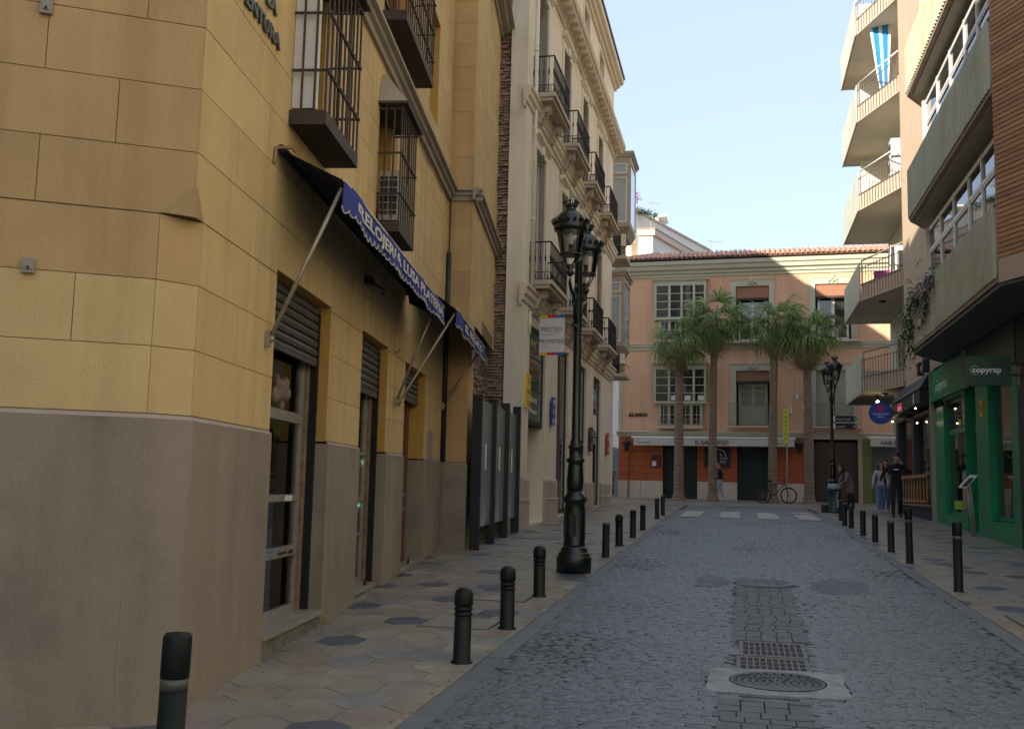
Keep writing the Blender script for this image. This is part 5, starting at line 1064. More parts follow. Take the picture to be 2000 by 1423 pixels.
# main wall behind the glazed balconies and rising brick pilaster
g = Geo(); g.wbox(5.72, 5.8, 9, 28.5, 5.2, 30); g.wbox(5.2, 9, 27.3, 28.3, 5.15, 30); part('inner_wall', g, wall_w, ab)
g = Geo(); g.wbox(5.23, 9, 28.3, 34.5, 3.9, 30); part('pilaster_wall', g, mat('pale_mortar', (.15, .11, .08), .9, .1), ab)
g = Geo(); z = 3.95
while z < 22: g.wbox(5.2, 5.24, 28.5, 34.55, z, z + .062); g.wbox(5.2, 6.5, 34.5, 34.58, z, z + .062); z += .078
part('brick_courses', g, brkl, ab, kind='stuff')
part('end_wall', Geo().wbox(5.9, 9, 34.58, 42.8, 3.9, 30), wall_w, ab)
for b, (zb, col) in enumerate([(FL[0], corr), (FL[1], corr), (FL[2], corr), (FL[3], corr), (FL[4], corr)]):
    t = thing('glazed_balcony', ('lowest long corrugated balcony with plants hanging over its far end', 'second long corrugated balcony up, with a row of white sash windows', 'third long corrugated balcony up, catching the sun', 'fourth long corrugated balcony up at the top edge', 'topmost long corrugated balcony above the picture')[b], 'balcony', (4.7, 22, zb), 'long corrugated balconies')
    P = [(4.2, 17.99), (4.2, 26.7), (5.19, 28.4)]
    g = Geo(); g.prism([(4.2, 17.99, zb + .06), (4.2, 26.7, zb + .06), (5.19, 28.4, zb + .06), (5.7, 28.4, zb + .06), (5.7, 17.99, zb + .06)], (0, 0, .14)); part('slab', g, pnkc, t)
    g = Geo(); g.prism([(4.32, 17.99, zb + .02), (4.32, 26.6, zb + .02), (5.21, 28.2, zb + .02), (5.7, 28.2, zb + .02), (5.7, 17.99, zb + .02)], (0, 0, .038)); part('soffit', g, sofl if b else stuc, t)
    def sheetc(a, c, z0, z1, nm='corrugated_front', pitch=.17, amp=.045):
        a = Vector((a[0], a[1], 0)); c = Vector((c[0], c[1], 0)); L_ = (c - a).length; d = (c - a).normalized(); nrm = Vector((-d.y, d.x, 0)); g = Geo(); n = int(L_ / pitch); pts = []
        for k in range(n): pts += [(k + 0, 0), (k + .28, 0), (k + .42, 1), (k + .82, 1), (k + .95, 0)]
        pts.append((n, 0)); pr_ = [a + d * (q * L_ / n) + nrm * (amp * h_) for q, h_ in pts]
        for p, q in zip(pr_[:-1], pr_[1:]): g.quad(p + Vector((0, 0, z0)), q + Vector((0, 0, z0)), q + Vector((0, 0, z1)), p + Vector((0, 0, z1)))
        for p, q in zip(pr_[:-1], pr_[1:]): r_ = nrm * -.02; g.quad(p + r_ + Vector((0, 0, z0)), q + r_ + Vector((0, 0, z0)), q + r_ + Vector((0, 0, z1)), p + r_ + Vector((0, 0, z1)))
        return part(nm, g, col, t)
    if b == 0: sheetc((4.2, 18.06), (4.2, 23.6), zb + .13, zb + 1.36); part('smooth_front', Geo().wbox(4.185, 4.2, 23.61, 26.7, zb + .13, zb + 1.36).prism([(4.19, 26.7, zb + .13), (5.18, 28.4, zb + .13), (5.2, 28.38, zb + .13), (4.21, 26.68, zb + .13)], (0, 0, 1.23)), pnlg, t)
    else: sheetc((4.2, 18.06), (4.2, 26.7), zb + .13, zb + 1.36); sheetc((4.2, 26.7), (5.18, 28.4), zb + .13, zb + 1.36)
    part('coping', Geo().wbox(4.17, 4.26, 18.02, 26.7, zb + 1.362, zb + 1.39), corr, t)
    part('end_post', Geo().path([(4.22, 18.03, zb), (4.22, 18.03, zb + 1.6)], .025, 6), grys, t)
    # windows
    WZ0, WZ1 = zb + 1.0, zb + 2.95; o_ = .62; wy = [17.2, 18.35, 19.5, 20.65, 21.8, 23.3, 24.8, 26.3]
    g = Geo()
    for y in wy: g.box(RW, y - .035, y + .035, o_ - .06, o_ + .02, WZ0, WZ1 + .12)
    g.box(RW, 17.2, 26.3, o_ - .05, o_ + .015, zb + 2.42, zb + 2.5); g.box(RW, 17.2, 26.3, o_ - .05, o_ + .012, WZ0 - .05, WZ0 + .03); g.box(RW, 17.2, 26.5, o_ - .05, o_ + .01, WZ1 + .0, WZ1 + .10); part('window_frame', g, whit, t)
    for i in range(len(wy) - 1):
        y0_, y1_ = wy[i] + .04, wy[i + 1] - .04; opened = (b == 2 and i == 3)
        if not opened:
            w_ = part('pane', Geo().box(RW, y0_ + .05, y1_ - .05, o_ - .03, o_ - .02, WZ0 + .08, zb + 2.37), pane_d, t)
            for yy in (y0_, y1_ - .035): part('sash', Geo().box(RW, yy, yy + .035, o_ - .04, o_ + .006, WZ0 + .03, zb + 2.42), whit, w_)
            part('sash', Geo().box(RW, y0_ + .05, y1_ - .05, o_ - .04, o_ + .004, WZ0 + .03, WZ0 + .08).box(RW, y0_ + .05, y1_ - .05, o_ - .04, o_ + .004, zb + 2.37, zb + 2.42), whit, w_)
        part('top_pane', Geo().box(RW, y0_, y1_, o_ - .03, o_ - .02, zb + 2.5, WZ1), pane_d, t)
    part('side_wall', Geo().wbox(4.5, 5.7, 26.3, 26.42, zb + .2, zb + 3.05), wall_w, t)
# far balconies beyond the pilaster
FBl = ['lowest angled balcony with peach upstand over the blue sign', 'angled balcony holding a purple basket, second from the street', 'angled balcony with an air conditioner, third from the street', 'angled balcony with a striped sun curtain, fourth from the street', 'topmost angled balcony at the upper edge of the photo']
for b, zb in enumerate(FL[:5]):
    t = thing('angled_balcony', FBl[b], 'balcony', (5, 38, zb), 'angled balconies at the end of the apartment building')
    P = [(5.21, 34.7), (4.22, 37.4), (4.22, 42.78), (5.9, 42.78), (5.9, 34.7)]
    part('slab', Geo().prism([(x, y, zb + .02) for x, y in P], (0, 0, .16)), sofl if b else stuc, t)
    A, B_ = Vector((4.2, 37.42, 0)), Vector((5.2, 34.72, 0)); d = (B_ - A).normalized(); n_ = Vector((d.y, -d.x, 0)); AF = Fr((A.x, A.y), (d.x, d.y), (n_.x, n_.y))
    if AF.N.y > 0: AF.N = -AF.N
    L_ = (B_ - A).length
    part('upstand', Geo().box(AF, .02, L_ - .02, -.08, 0, zb, zb + .60), pche, t)
    part('side_panel', Geo().wbox(4.165, 4.20, 37.45, 42.8, zb + .05, zb + 1.40).wbox(4.201, 5.9, 42.76, 42.8, zb + .05, zb + 1.4), pnlg, t)
    part('slab_edge', Geo().wbox(4.155, 4.2, 37.45, 42.8, zb - .0, zb + .048), pnkc, t)
    part('handrail', Geo().path([AF.P(.0, -.05, zb + 1.44), AF.P(L_, -.02, zb + 1.44)], .03, 6), whit if b > 1 else grys, t)
    for zz in (.56, 1.14): part('rail', Geo().path([AF.P(.02, .03, zb + zz), AF.P(L_, .03, zb + zz)], .014, 4), mat('bar_brown', (.10, .085, .07), .6, .2, 8), t)
    for k in range(15): u = .04 + (L_ - .08) * k / 14; part('bar', Geo().path([AF.P(u, .03, zb + .03), AF.P(u, .03, zb + 1.22)], .013, 4), mat('bar_brown', (.10, .085, .07), .6, .2, 8), t)
    part('post', Geo().path([AF.P(.06, -.02, zb + .6), AF.P(.06, -.02, zb + 1.42)], .022, 5), grys, t)
    win(t, Fr((5.89, 0), (0, 1), (-1, 0)), 38.2, 40.6, zb + .2, zb + 2.5, .05, whit, pane_d, 2, 1, .08)
    part('back_wall', Geo().wbox(4.75, 5.9, 41.5, 41.6, zb + .18, zb + 3.1), wall_w, t) if b >= 2 else None
    if b >= 2: win(t, Fr((4.85, 41.49), (1, 0), (0, -1)), .1, .95, zb + .2, zb + 2.3, .03, whit, mat('white_curtain_glass', (.5, .5, .5), .3, .1, 3), 1, 1, .05)
    if b < 2: part('ceiling_lamp', Geo().lathe((4.95, 37.6, zb - .06), [(.02, 0), (.12, .03), (.13, .075)], 10), iron, t)
cur_w, cur_b = mat('curtain_white', (.72, .72, .70), .85, .03), mat('curtain_blue', (.01, .22, .52), .8, .08)
t = thing('sun_curtain', 'blue and white striped sun curtain gathered and hanging on the fourth angled balcony', 'curtain', (4.8, 36.9, 15.3))
CV = Fr((4.62, 37.0), (1, -.4), (-.4, -1))
for k in range(7):
    g = Geo(); pts = []; 
    for i in range(9):
        q = i / 8; z = 18.35 - 3.0 * q; w_ = .62 * (1 - q) ** .8 + .16; c = .36 + .12 * q
        pts.append((c - w_ / 2 + w_ * k / 7, c - w_ / 2 + w_ * (k + 1) / 7, z))
    for p, q in zip(pts[:-1], pts[1:]): g.quad(CV.P(p[0], .04 * (k % 2), p[2]), CV.P(p[1], .04 * ((k + 1) % 2), p[2]), CV.P(q[1], .04 * ((k + 1) % 2), q[2]), CV.P(q[0], .04 * (k % 2), q[2]))
    part('stripe', g, cur_b if k in (1, 2, 4, 5) and k != 3 and k % 3 else cur_w, t)
def acu(x, y, z, lb, s=1.0):
    t = thing('air_conditioner', lb, 'air conditioner', (x, y, z), 'outdoor air conditioner units'); part('casing', Geo().wbox(x - .22, x + .22, y - .4 * s, y + .15, z, z + .6), whit, t); g = Geo(); g.lathe((0, 0, 0), [(.2, 0), (.2, .01), (.02, .02)], 14); g.v = [Vector((x - .225 - v.z, y - .12 + v.x, z + .3 + v.y)) for v in g.v]; part('fan_grille', g, slat_, t); part('bracket', Geo().wbox(x - .2, x + .2, y - .3, y - .26, z - .06, z).wbox(x - .2, x + .2, y + .05, y + .09, z - .06, z), iron, t)
acu(5.35, 36.5, 13.2, 'upper of two white air conditioners on the third angled balcony'); acu(5.3, 36.3, 12.45, 'lower of two white air conditioners on the third angled balcony')
t = thing('laundry_basket', 'purple plastic basket standing on the second angled balcony', 'basket', (4.9, 37.3, 9.0)); part('tub', Geo().prism([(4.66, 37.2, 9.05), (5.2, 37.0, 9.05), (5.2, 37.35, 9.05), (4.66, 37.5, 9.05)], (0, 0, .3)), mat('purple_plastic', (.42, .03, .28), .5, .1, 5), t); part('rim', Geo().path([(4.64, 37.18, 9.36), (5.22, 36.98, 9.36), (5.22, 37.37, 9.36), (4.64, 37.52, 9.36), (4.64, 37.18, 9.36)], .02, 5), MATS['purple_plastic'], t)
part('stand', Geo().wbox(4.7, 4.74, 37.3, 37.34, 8.56, 9.05).wbox(5.12, 5.16, 37.1, 37.14, 8.56, 9.05), grys, t)
t = thing('drying_rack', 'white rack with dark clothes against the wall of the second angled balcony', 'drying rack', (5.35, 37.2, 8.6)); part('frame', Geo().path([(5.1, 36.9, 8.6), (5.15, 36.8, 10.2), (5.55, 36.4, 10.2), (5.5, 36.5, 8.6)], .02, 5).wbox(5.25, 5.6, 36.6, 36.64, 9.4, 10.15), whit, t); part('dark_cloth', Geo().wbox(5.35, 5.55, 36.5, 36.58, 9.25, 9.95), iron, t)
# plants over the lowest balcony
def leaves(t, c, n, spread, m, L_=.22, w_=.02, droop=.12, up=.5, nm='leaves'):
    g = Geo()
    for i in range(n):
        a = R.uniform(0, 2 * pi); b = Vector((c[0] + R.gauss(0, spread[0]), c[1] + R.gauss(0, spread[1]), c[2] + R.gauss(0, spread[2]))); d = Vector((cos(a), sin(a), R.uniform(-.3, up))).normalized(); l = L_ * R.uniform(.5, 1.3); s_ = d.cross(Vector((0, 0, 1))).normalized() * w_
        m_ = b + d * l * .55; e = b + d * l + Vector((0, 0, -droop * l / .2)); g.add([b - s_ * .4, b + s_ * .4, m_ + s_, m_ - s_, e], [(0, 1, 2, 3), (3, 2, 4)])
    part(nm, g, m, t, kind='stuff')
for x, y, z, lb, m, sp, n in ((4.13, 24.55, 5.95, 'grey-purple succulent plant hanging over the front of the lowest balcony', leafp, (.05, .3, .30), 260), (4.15, 26.7, 5.75, 'green leafy plant trailing over the far corner of the lowest balcony', leafb, (.08, .25, .38), 380), (4.15, 25.8, 6.2, 'spiky dark plant on the lowest balcony between the two trailing plants', leafb, (.05, .2, .16), 120), (4.1, 23.5, 6.25, 'blue-green agave poking over the lowest balcony front', leafp, (.03, .12, .12), 70)):
    t = thing('balcony_plant', lb, 'plant', (x, y, z), 'plants on the lowest balcony'); leaves(t, (x, y, z), n, sp, m); part('pot', Geo().lathe((x + .22, y, z - .6), [(.09, 0), (.13, .25), (.14, .26)], 10), pnkc, t); part('stem', Geo().path([(x + .2, y, z - .35), (x + .05, y, z + .1), (x, y, z - .3)], .012, 4), leafb, t)

# --- green copy shop
sh = thing('copy_shop', 'green fronted copy shop with glass door and windows under the concrete soffit', 'shop', (5.3, 25.5, .75))
g = Geo(); wall(g, RW, 21.05, 29.72, .5, 5.05, [(25.95, 28.5, 1.14, 4.05), (24.75, 25.9, .75, 4.15), (21.7, 23.6, 1.1, 4.05)], 0, .22); g.box(RW, 21.0, 29.72, -1.6, -1.55, .5, 5.05); part('wall', g, gsh, sh)
part('fascia', Geo().box(RW, 25.45, 29.71, .005, .10, 4.12, 4.92), gsh, sh); part('edge_trim', Geo().box(RW, 29.72, 29.78, -.1, .12, .85, 4.95), alu, sh); part('upper_panel', Geo().box(RW, 21.1, 25.4, .004, .04, 4.2, 5.04), gshd, sh)
part('fascia_divider', Geo().box(RW, 25.40, 25.445, .005, .12, 4.1, 5.0), alu, sh)
def shopglass(a, b, z0, z1, bars, m=pane_d, o=-.12):
    f = .07; fr = part('window_frame', Geo().box(RW, a, a + f, o - .05, o, z0, z1).box(RW, b - f, b, o - .05, o, z0, z1).box(RW, a + f, b - f, o - .05, o, z0, z0 + f).box(RW, a + f, b - f, o - .05, o, z1 - f, z1), gsh, sh); zz = [z0 + f] + bars + [z1 - f]
    for x in bars: part('transom', Geo().box(RW, a + f, b - f, o - .045, o + .01, x - .07, x + .07), gsh, fr)
    for x, y in zip(zz[:-1], zz[1:]): part('pane', Geo().box(RW, a + f, b - f, o - .03, o - .022, x, y), m, fr)
    return fr
f1 = shopglass(25.97, 28.48, 1.15, 4.04, [3.22]); f2 = shopglass(21.72, 23.58, 1.12, 4.03, []); f3 = shopglass(24.77, 25.88, .78, 4.13, [3.2], pane_d, -.2)
part('poster', Geo().box(RW, 26.1, 26.75, -.118, -.114, 3.32, 3.95), alu, f1); text('copy', RW, 26.7, 3.72, -.112, .13, whp, f1, rev=-1, sx=1.2); text('print', RW, 26.7, 3.5, -.112, .11, whp, f1, rev=-1, sx=1.2)
part('sticker', Geo().box(RW, 27.0, 28.0, -.118, -.114, 1.28, 1.5), lime, f1); part('sticker', Geo().box(RW, 26.9, 27.2, -.118, -.114, 3.32, 3.5), ylwp, f1); part('poster', Geo().box(RW, 26.3, 26.95, -.118, -.115, 1.3, 2.2), alu, f1)
part('yellow_notice', Geo().box(RW, 24.05, 24.32, .002, .012, 3.35, 3.72), ylwp, sh); part('red_mark', Geo().box(RW, 24.13, 24.24, .0125, .016, 3.45, 3.62), redp, sh)
part('sticker', Geo().lathe((0, 0, 0), [(.09, 0), (.09, .003)], 12), pinkp, f2); f2.children[-1].location = Vector((5.2 + .112, 22.15, 1.35)) - org(f2) + org(f2) - org(f2); bpy.data.objects.remove(f2.children[-1])
part('sticker', Geo().prism([RW.P(22.2, -.117, 1.28), RW.P(22.0, -.117, 1.28), RW.P(21.98, -.117, 1.42), RW.P(22.1, -.117, 1.55), RW.P(22.2, -.117, 1.42)], (-.004, 0, 0)), pinkp, f2)
def logo(fr, u, z, o, s, par, rev, sx=1.0):
    ring = [fr.P(u + rev * sx * s * (.42 + .5 * cos(radians(a))), o + .004, z + s * (.26 + .5 * sin(radians(a)))) for a in range(40, 325, 15)]
    part('lime_ring', Geo().path(ring, s * .045, 4), lime, par); text('copyrap', fr, u + rev * sx * s * .12, z, o, s * .95, whp, par, rev=rev, sx=sx, font_bold=.004)
logo(RW, 29.0, 4.36, .10, .36, sh, -1, 1.45)
t = thing('projecting_sign', 'dark green projecting box sign with white copyrap lettering and lime ring', 'sign', (4.45, 20, 3.7)); PS = Fr((4.09, 20.0), (1, 0), (0, -1))
part('box', Geo().box(PS, -.02, .74, -.14, 0, 3.62, 4.16), gshd, t); part('bracket', Geo().box(PS, .74, 1.12, -.1, -.04, 3.8, 3.84), iron, t); part('bracket', Geo().box(PS, .74, 1.12, -.1, -.04, 4.0, 4.04), iron, t); logo(PS, .05, 3.86, .0, .155, t, 1, 1.05)
part('dark_pier', Geo().box(RW, 20.3, 21.05, -.2, .03, .5, 5.04).box(RW, 14, 20.3, -1.0, -.6, .3, 5.04), slat_, ab)
part('door_number', Geo().box(RW, 20.75, 20.95, .035, .045, 3.7, 4.05), grys, ab)
t = thing('info_stand', 'steel information stand with tilted white panel before the green shop', 'stand', (4.93, 24.2, gz(24.2)))
part('pole', Geo().path([(4.90, 24.0, gz(24)), (4.82, 24.0, 1.98)], .028, 8), alu, t); part('pole', Geo().path([(4.98, 24.1, gz(24)), (4.90, 24.1, 2.0)], .028, 8), alu, t); part('foot_plate', Geo().wbox(4.8, 5.05, 23.9, 24.2, gz(24) - .01, gz(24) + .015), alu, t)
pn = part('panel', Geo().prism([(4.63, 23.86, 1.79), (4.78, 23.86, 1.79), (5.05, 24.0, 2.06), (4.90, 24.0, 2.06)], (-.01, .02, .012)), whp, t); part('print', Geo().prism([(4.70, 23.866, 1.815), (4.78, 23.866, 1.815), (4.96, 23.96, 1.99), (4.88, 23.96, 1.99)], (-.012, -.006, .02)), navy, pn)

# --- dark bar front, fence, awning, round sign
bf = thing('dark_shopfront', 'dark painted bar front with black glass between the green shop and the corner', 'shop', (5.4, 33, .95))
g = Geo(); wall(g, RW, 29.79, 36.8, .6, 5.05, [(30.7, 33.2, 1.36, 4.0), (33.7, 36.4, 1.36, 4.0)], 0, .3); g.wbox(5.2, 8, 36.8, 36.9, .6, 5.05); g.box(RW, 29.8, 36.8, -1.4, -1.3, .6, 5.05); part('wall', g, navy, bf)
part('upper_cladding', Geo().wbox(5.19, 5.22, 29.79, 34.6, 4.3, 5.05), pnkc, bf)
for a, b in ((30.72, 33.18), (33.72, 36.38)): part('pane', Geo().box(RW, a, b, -.15, -.14, 1.36, 4.0), pane_d, bf)
part('shelf', Geo().box(RW, 30.1, 36.6, .002, .10, 1.30, 1.355), gran, bf)
t = thing('timber_railing', 'orange-yellow timber railing panel on the dark low wall of the bar front', 'railing', (5.15, 33.3, 1.36), )
for z0 in (1.40, 2.12): part('rail', Geo().box(RW, 31.0, 35.4, .03, .09, z0, z0 + .08), oakw, t)
for k in range(9): u = 31.0 + k * .54; part('slat', Geo().box(RW, u, u + .15, .005, .028, 1.36, 2.24), oakw, t)
t = thing('bar_awning', 'folded black awning with pink lettering above the dark bar front', 'awning', (4.9, 32.5, 4.1))
part('sign_box', Geo().box(RW, 29.95, 35.4, .02, .34, 4.12, 4.52), slat_, t); part('sloping_cover', Geo().prism([RW.P(29.95, .34, 4.55), RW.P(29.95, .03, 4.55), RW.P(29.95, .03, 5.0)], RW.U * 5.4), slat_, t); part('edge_tube', Geo().path([RW.P(29.95, .36, 4.54), RW.P(35.4, .36, 4.54)], .02, 5), grys, t); part('fold', Geo().path([RW.P(29.95, .38, 4.1), RW.P(35.3, .38, 4.1)], .05, 6), iron, t)
text('BAR', RW, 34.0, 4.2, .34, .3, mat('pink_neon', (.6, .12, .2), .5, emit=(.7, .1, .2, .25)), t, rev=-1, sx=1.5, font_bold=.01); part('pale_mark', Geo().box(RW, 30.9, 31.05, .34, .345, 4.18, 4.48), whp, t)
t = thing('round_sign', 'round blue hanging sign with a red flower and white lettering', 'sign', (3.97, 31, 3.6)); RS = Fr((3.965, 31.0), (1, 0), (0, -1))
g = Geo(); g.lathe((0, 0, 0), [(.305, 0), (.305, .10)], 32); g.v = [RS.P(v.x, -v.z, 3.93 + v.y) for v in g.v]; part('disc', g, blus, t)
g = Geo(); ring = [RS.P(.31 * cos(2 * pi * i / 32), -.0, 3.93 + .31 * sin(2 * pi * i / 32)) for i in range(33)]; part('rim', g.path(ring, .014, 5), iron, t)
for k in range(6): a = 2 * pi * k / 6; g = Geo(); g.ball(RS.P(.062 * cos(a), .0, 4.06 + .062 * sin(a)), .042, 6, (1, .15, 1)); part('petal', g, redp, t)
text('MILLENIUM', RS, 0, 3.875, .002, .082, whp, t, align='CENTER', sx=1.0); text('BARRA', RS, 0, 3.80, .002, .06, whp, t, align='CENTER'); part('arm', Geo().path([RS.P(.3, -.05, 3.95), (4.9, 31.05, 3.95)], .02, 5).path([RS.P(.28, -.05, 4.1), (5.18, 31.05, 4.3)], .014, 5), iron, t)
bulbm = mat('bulb', (1, .85, .6), .5, 0, emit=(1, .72, .38, 14))
t = thing('spot_lamp', 'small lit warm spotlight under the lowest angled balcony', 'lamp', (4.75, 38, 4.95)); part('housing', Geo().lathe((4.75, 37.9, 4.86), [(.05, 0), (.05, .22)], 10), iron, t); part('bulb', Geo().ball((4.75, 37.85, 4.83), .05, 8), bulbm, t)
l = bpy.data.lights.new('spot_lamp_light', 'POINT'); l.energy = 3; l.color = (1, .72, .4); l.shadow_soft_size = .06; lo = bpy.data.objects.new('spot_lamp_light', l); COL.objects.link(lo); lo.parent = t; lo.location = Vector((4.75, 37.85, 4.72)) - t.location
for k, (y, z) in enumerate(((34.9, 3.95), (30.4, 4.02), (30.2, 3.6))): tag(solo('small_bulb', Geo().ball((4.82, y, z), .02, 6), bulbm), ('far', 'upper', 'lower')[k] + ' tiny lit bulb at the black bar awning', 'lamp', 'tiny bulbs of the bar')
t = thing('wall_floodlight', 'black double floodlight fixed to the brick above the bar front', 'lamp', (5.0, 30, 4.85)); part('bracket', Geo().path([(5.2, 30, 4.9), (5.0, 30, 4.75), (5.0, 30, 4.95)], .02, 5), iron, t)
for s_ in (-1, 1): part('head', Geo().wbox(4.9, 5.06, 30 + s_ * .42 - .14, 30 + s_ * .42 + .14, 4.95, 5.3), slat_, t)
part('glass_face', Geo().ball((4.98, 30, 5.08), .13, 8, (.6, 1, 1)), alu, t)

# ================================================================ BACKGROUND HOUSES
t = thing('pale_apartment_block', 'sunlit cream apartment block rising behind the tiled roof of the coral building', 'building', (-9, 75, 1.5))
PD = Fr((-5.5, 66), (.30, .954), (.954, -.30))
def PQ(u, o=0): v = PD.P(u, o, 0); return (v.x, v.y)
def pz(pts, z0, h_): return Geo().prism([(x, y, z0) for x, y in pts], (0, 0, h_))
part('wall', pz([(-18, 67.2), (-7.06, 67.2), (-7.06, 68.2), (-6.45, 68.2), (-6.45, 66), (-5.5, 66), PQ(30), (-18, 96)], 0, 18.1), wall_w, t)
part('upper_wall', pz([(-18, 67.4), (-7.06, 67.4), PQ(15, -1.2), (-18, 84)], 18.1, 2.2), wall_w, t)
part('eaves', pz([(-6.5, 65.85), (-5.36, 65.85), PQ(30, .25), PQ(30, -.6), (-5.9, 66.5), (-6.5, 66.5)], 18.1, .42), pche, t)
part('eaves_lining', pz([(-6.54, 65.8), (-5.33, 65.8), PQ(30, .3), PQ(30, -.6), (-5.9, 66.5), (-6.54, 66.5)], 18.52, .06), grys, t)
part('parapet', pz([(-18, 67.3), (-7.0, 67.3), PQ(15, -1.1), PQ(15, -1.4), (-7.2, 67.7), (-18, 67.7)], 20.3, .14), pnkc, t)
for u in (1.0, 4.2): win(t, PD, u, u + 1.4, 15.4, 17.4, .03, whit, pane_d, 1, 2, .1); part('roller_blind', Geo().box(PD, u + .1, u + 1.3, .032, .05, 16.5, 17.3), whp, t)
part('stair_house', Geo().wbox(-6.2, -5.7, 73, 75, 20.3, 21.25), wall_w, t); part('flat_roof', Geo().wbox(-5.75, -5.1, 72.8, 75, 21.2, 21.32), whp, t); part('chimney', Geo().wbox(-5.42, -5.22, 74, 74.4, 19.5, 21.0), wall_w, t)
for x, z, lb in ((-6.75, 20.5, 'tall pink flowering plant on the terrace of the pale block'), (-6.45, 20.4, 'bushy green plant on the terrace edge of the pale block'), (-6.05, 20.3, 'yellow-green plant further down the terrace edge of the pale block'), (-5.6, 20.1, 'small dark green shrub at the right end of the terrace edge')):
    p = thing('terrace_plant', lb, 'plant', (x, 68.4, z), 'plants on the roof terrace'); leaves(p, (x, 68.4, z), 90, (.14, .15, .1), leafb, .22, .03); part('stem', Geo().path([(x, 68.4, z - .3), (x + .05, 68.4, z + .3)], .02, 4), leafb, p)
    if 'pink' in lb: leaves(p, (x, 68.4, z + .9), 30, (.12, .1, .2), mat('pink_petals', (.5, .05, .22), .6, .1), .18, .06, nm='flowers'); part('stalk', Geo().path([(x, 68.4, z), (x - .05, 68.4, z + 1.1)], .02, 4), leafb, p)
for x, y, z, h_, lb in ((-5.9, 69, 20.4, .9, 'thin tv aerial on the pale block'), (-1.6, 60, 14.4, 1.9, 'tv aerial standing behind the clay tile roof')):
    p = thing('tv_aerial', lb, 'aerial', (x, y, z), 'tv aerials on the roofs'); part('mast', Geo().path([(x, y, z - 1), (x, y, z + h_)], .025, 5), grys, p); part('boom', Geo().path([(x - .3, y, z + h_ - .1), (x + .7, y, z + h_ - .25)], .018, 4), grys, p)
    for k in range(6): part('element', Geo().path([(x - .2 + .16 * k, y - .25, z + h_ - .12 - .02 * k), (x - .2 + .16 * k, y + .25, z + h_ - .12 - .02 * k)], .01, 3), grys, p)
t = thing('side_street_house', 'white house with tall shuttered windows down the narrow side street', 'building', (-8.2, 66, 1.2)); SFm = Fr((-7.35, 58), (.06, 1), (1, -.06))
part('wall', Geo().box(SFm, 0, 30, -4, 0, 1, 11.5), wall_w, t)
for k in range(5):
    for z in (4.6, 8.0): win(t, SFm, 1 + k * 3, 2.2 + k * 3, z, z + 2.3, .03, grys, pane_d, 2, 1, .08); part('surround', Geo().box(SFm, .85 + k * 3, 2.35 + k * 3, .002, .028, z - .1, z + 2.5), whit, t)
part('ground_floor', Geo().box(SFm, 0, 30, .002, .05, 1, 4.0), slat_, t)
part('side_shutter', Geo().box(Fr((-5.9, 51), (0, 1), (-1, 0)), 1, 2, 0, .06, 4.6, 7.0), dgrn, cb); part('side_shutter', Geo().box(Fr((-5.9, 51), (0, 1), (-1, 0)), 1, 2, 0, .06, 8.6, 11.0), dgrn, cb)
# unseen blocks added beyond the frame to shade the street and stop the sun
for n_, (x0, x1, y0, y1, z1, lb) in enumerate(((-46, -15, 1.5, 37, 17, 'plain unseen rear block behind the ochre and cream buildings'), (-40, -8.6, 50.9, 66, 13, 'plain unseen block closing the cross street left of the coral building'), (-50, -8.6, -12.5, -1.5, 21, 'plain tall block added behind the camera to stop the sun'), (-50, -9.2, -40, -12.7, 14, 'plain lower block added behind the camera to stop the sun'), (-6, 40, -60, -38, 12, 'plain unseen block closing the street far behind the camera'), (6.2, 30, -30, 9.6, 13, 'plain unseen block continuing the right side of the street'), (9.01, 30, 9.9, 44, 20, 'plain unseen rear block of the apartment building'))):
    t = thing('shade_block', lb, 'building', ((x0 + x1) / 2, (y0 + y1) / 2, 0), 'unseen blocks added for shade'); part('wall', Geo().wbox(x0, x1, y0, y1, -2, z1), wall_w, t)
    part('cornice', Geo().wbox(x0 - .2, x1 + .2, y0 - .2, y1 + .2, z1, z1 + .3), crmd, t)

# ================================================================ STREET FURNITURE
def bollard_proto(kind):
    m = blkp if kind == 'tall' else grnb
    t = thing('bollard', 'x', 'bollard', (0, 0, 0), 'bollards along the kerbs')
    if kind == 'fluted':
        prof = [(.085, -.02), (.085, .01), (.068, .02), (.066, .34), (.063, .345), (.063, .355), (.072, .36), (.072, .375), (.063, .38), (.063, .395), (.072, .40), (.072, .415), (.063, .42), (.063, .432), (.073, .437), (.074, .46), (.073, .52), (.062, .55), (.035, .568), (.004, .573)]
        part('shaft', Geo().lathe((0, 0, 0), prof[:6], 24), m, t); part('ringed_head', Geo().lathe((0, 0, 0), prof[5:], 24), m, t)
    elif kind == 'plain':
        part('shaft', Geo().lathe((0, 0, 0), [(.072, -.02), (.072, .008), (.062, .015), (.061, .42), (.058, .425), (.058, .435)], 20), m, t); part('cap', Geo().lathe((0, 0, 0), [(.058, .435), (.063, .44), (.063, .475), (.059, .48), (.059, .487), (.063, .492), (.063, .53), (.055, .545), (.004, .55)], 20), m, t)
    elif kind == 'short':
        part('shaft', Geo().lathe((0, 0, 0), [(.07, -.02), (.07, .01), (.06, .015), (.06, .505)], 20), m, t); part('cap', Geo().lathe((0, 0, 0), [(.061, .505), (.061, .535), (.055, .545), (.004, .548)], 20), refl, t)
    else:
        part('shaft', Geo().lathe((0, 0, 0), [(.066, -.02), (.066, .01), (.056, .015), (.055, .64)], 20), m, t); part('band', Geo().lathe((0, 0, 0), [(.0562, .64), (.0562, .685)], 20), refl, t); part('cap', Geo().lathe((0, 0, 0), [(.0565, .686), (.058, .69), (.058, .845), (.05, .86), (.004, .865)], 20), m, t)
    return t
PRB = {}
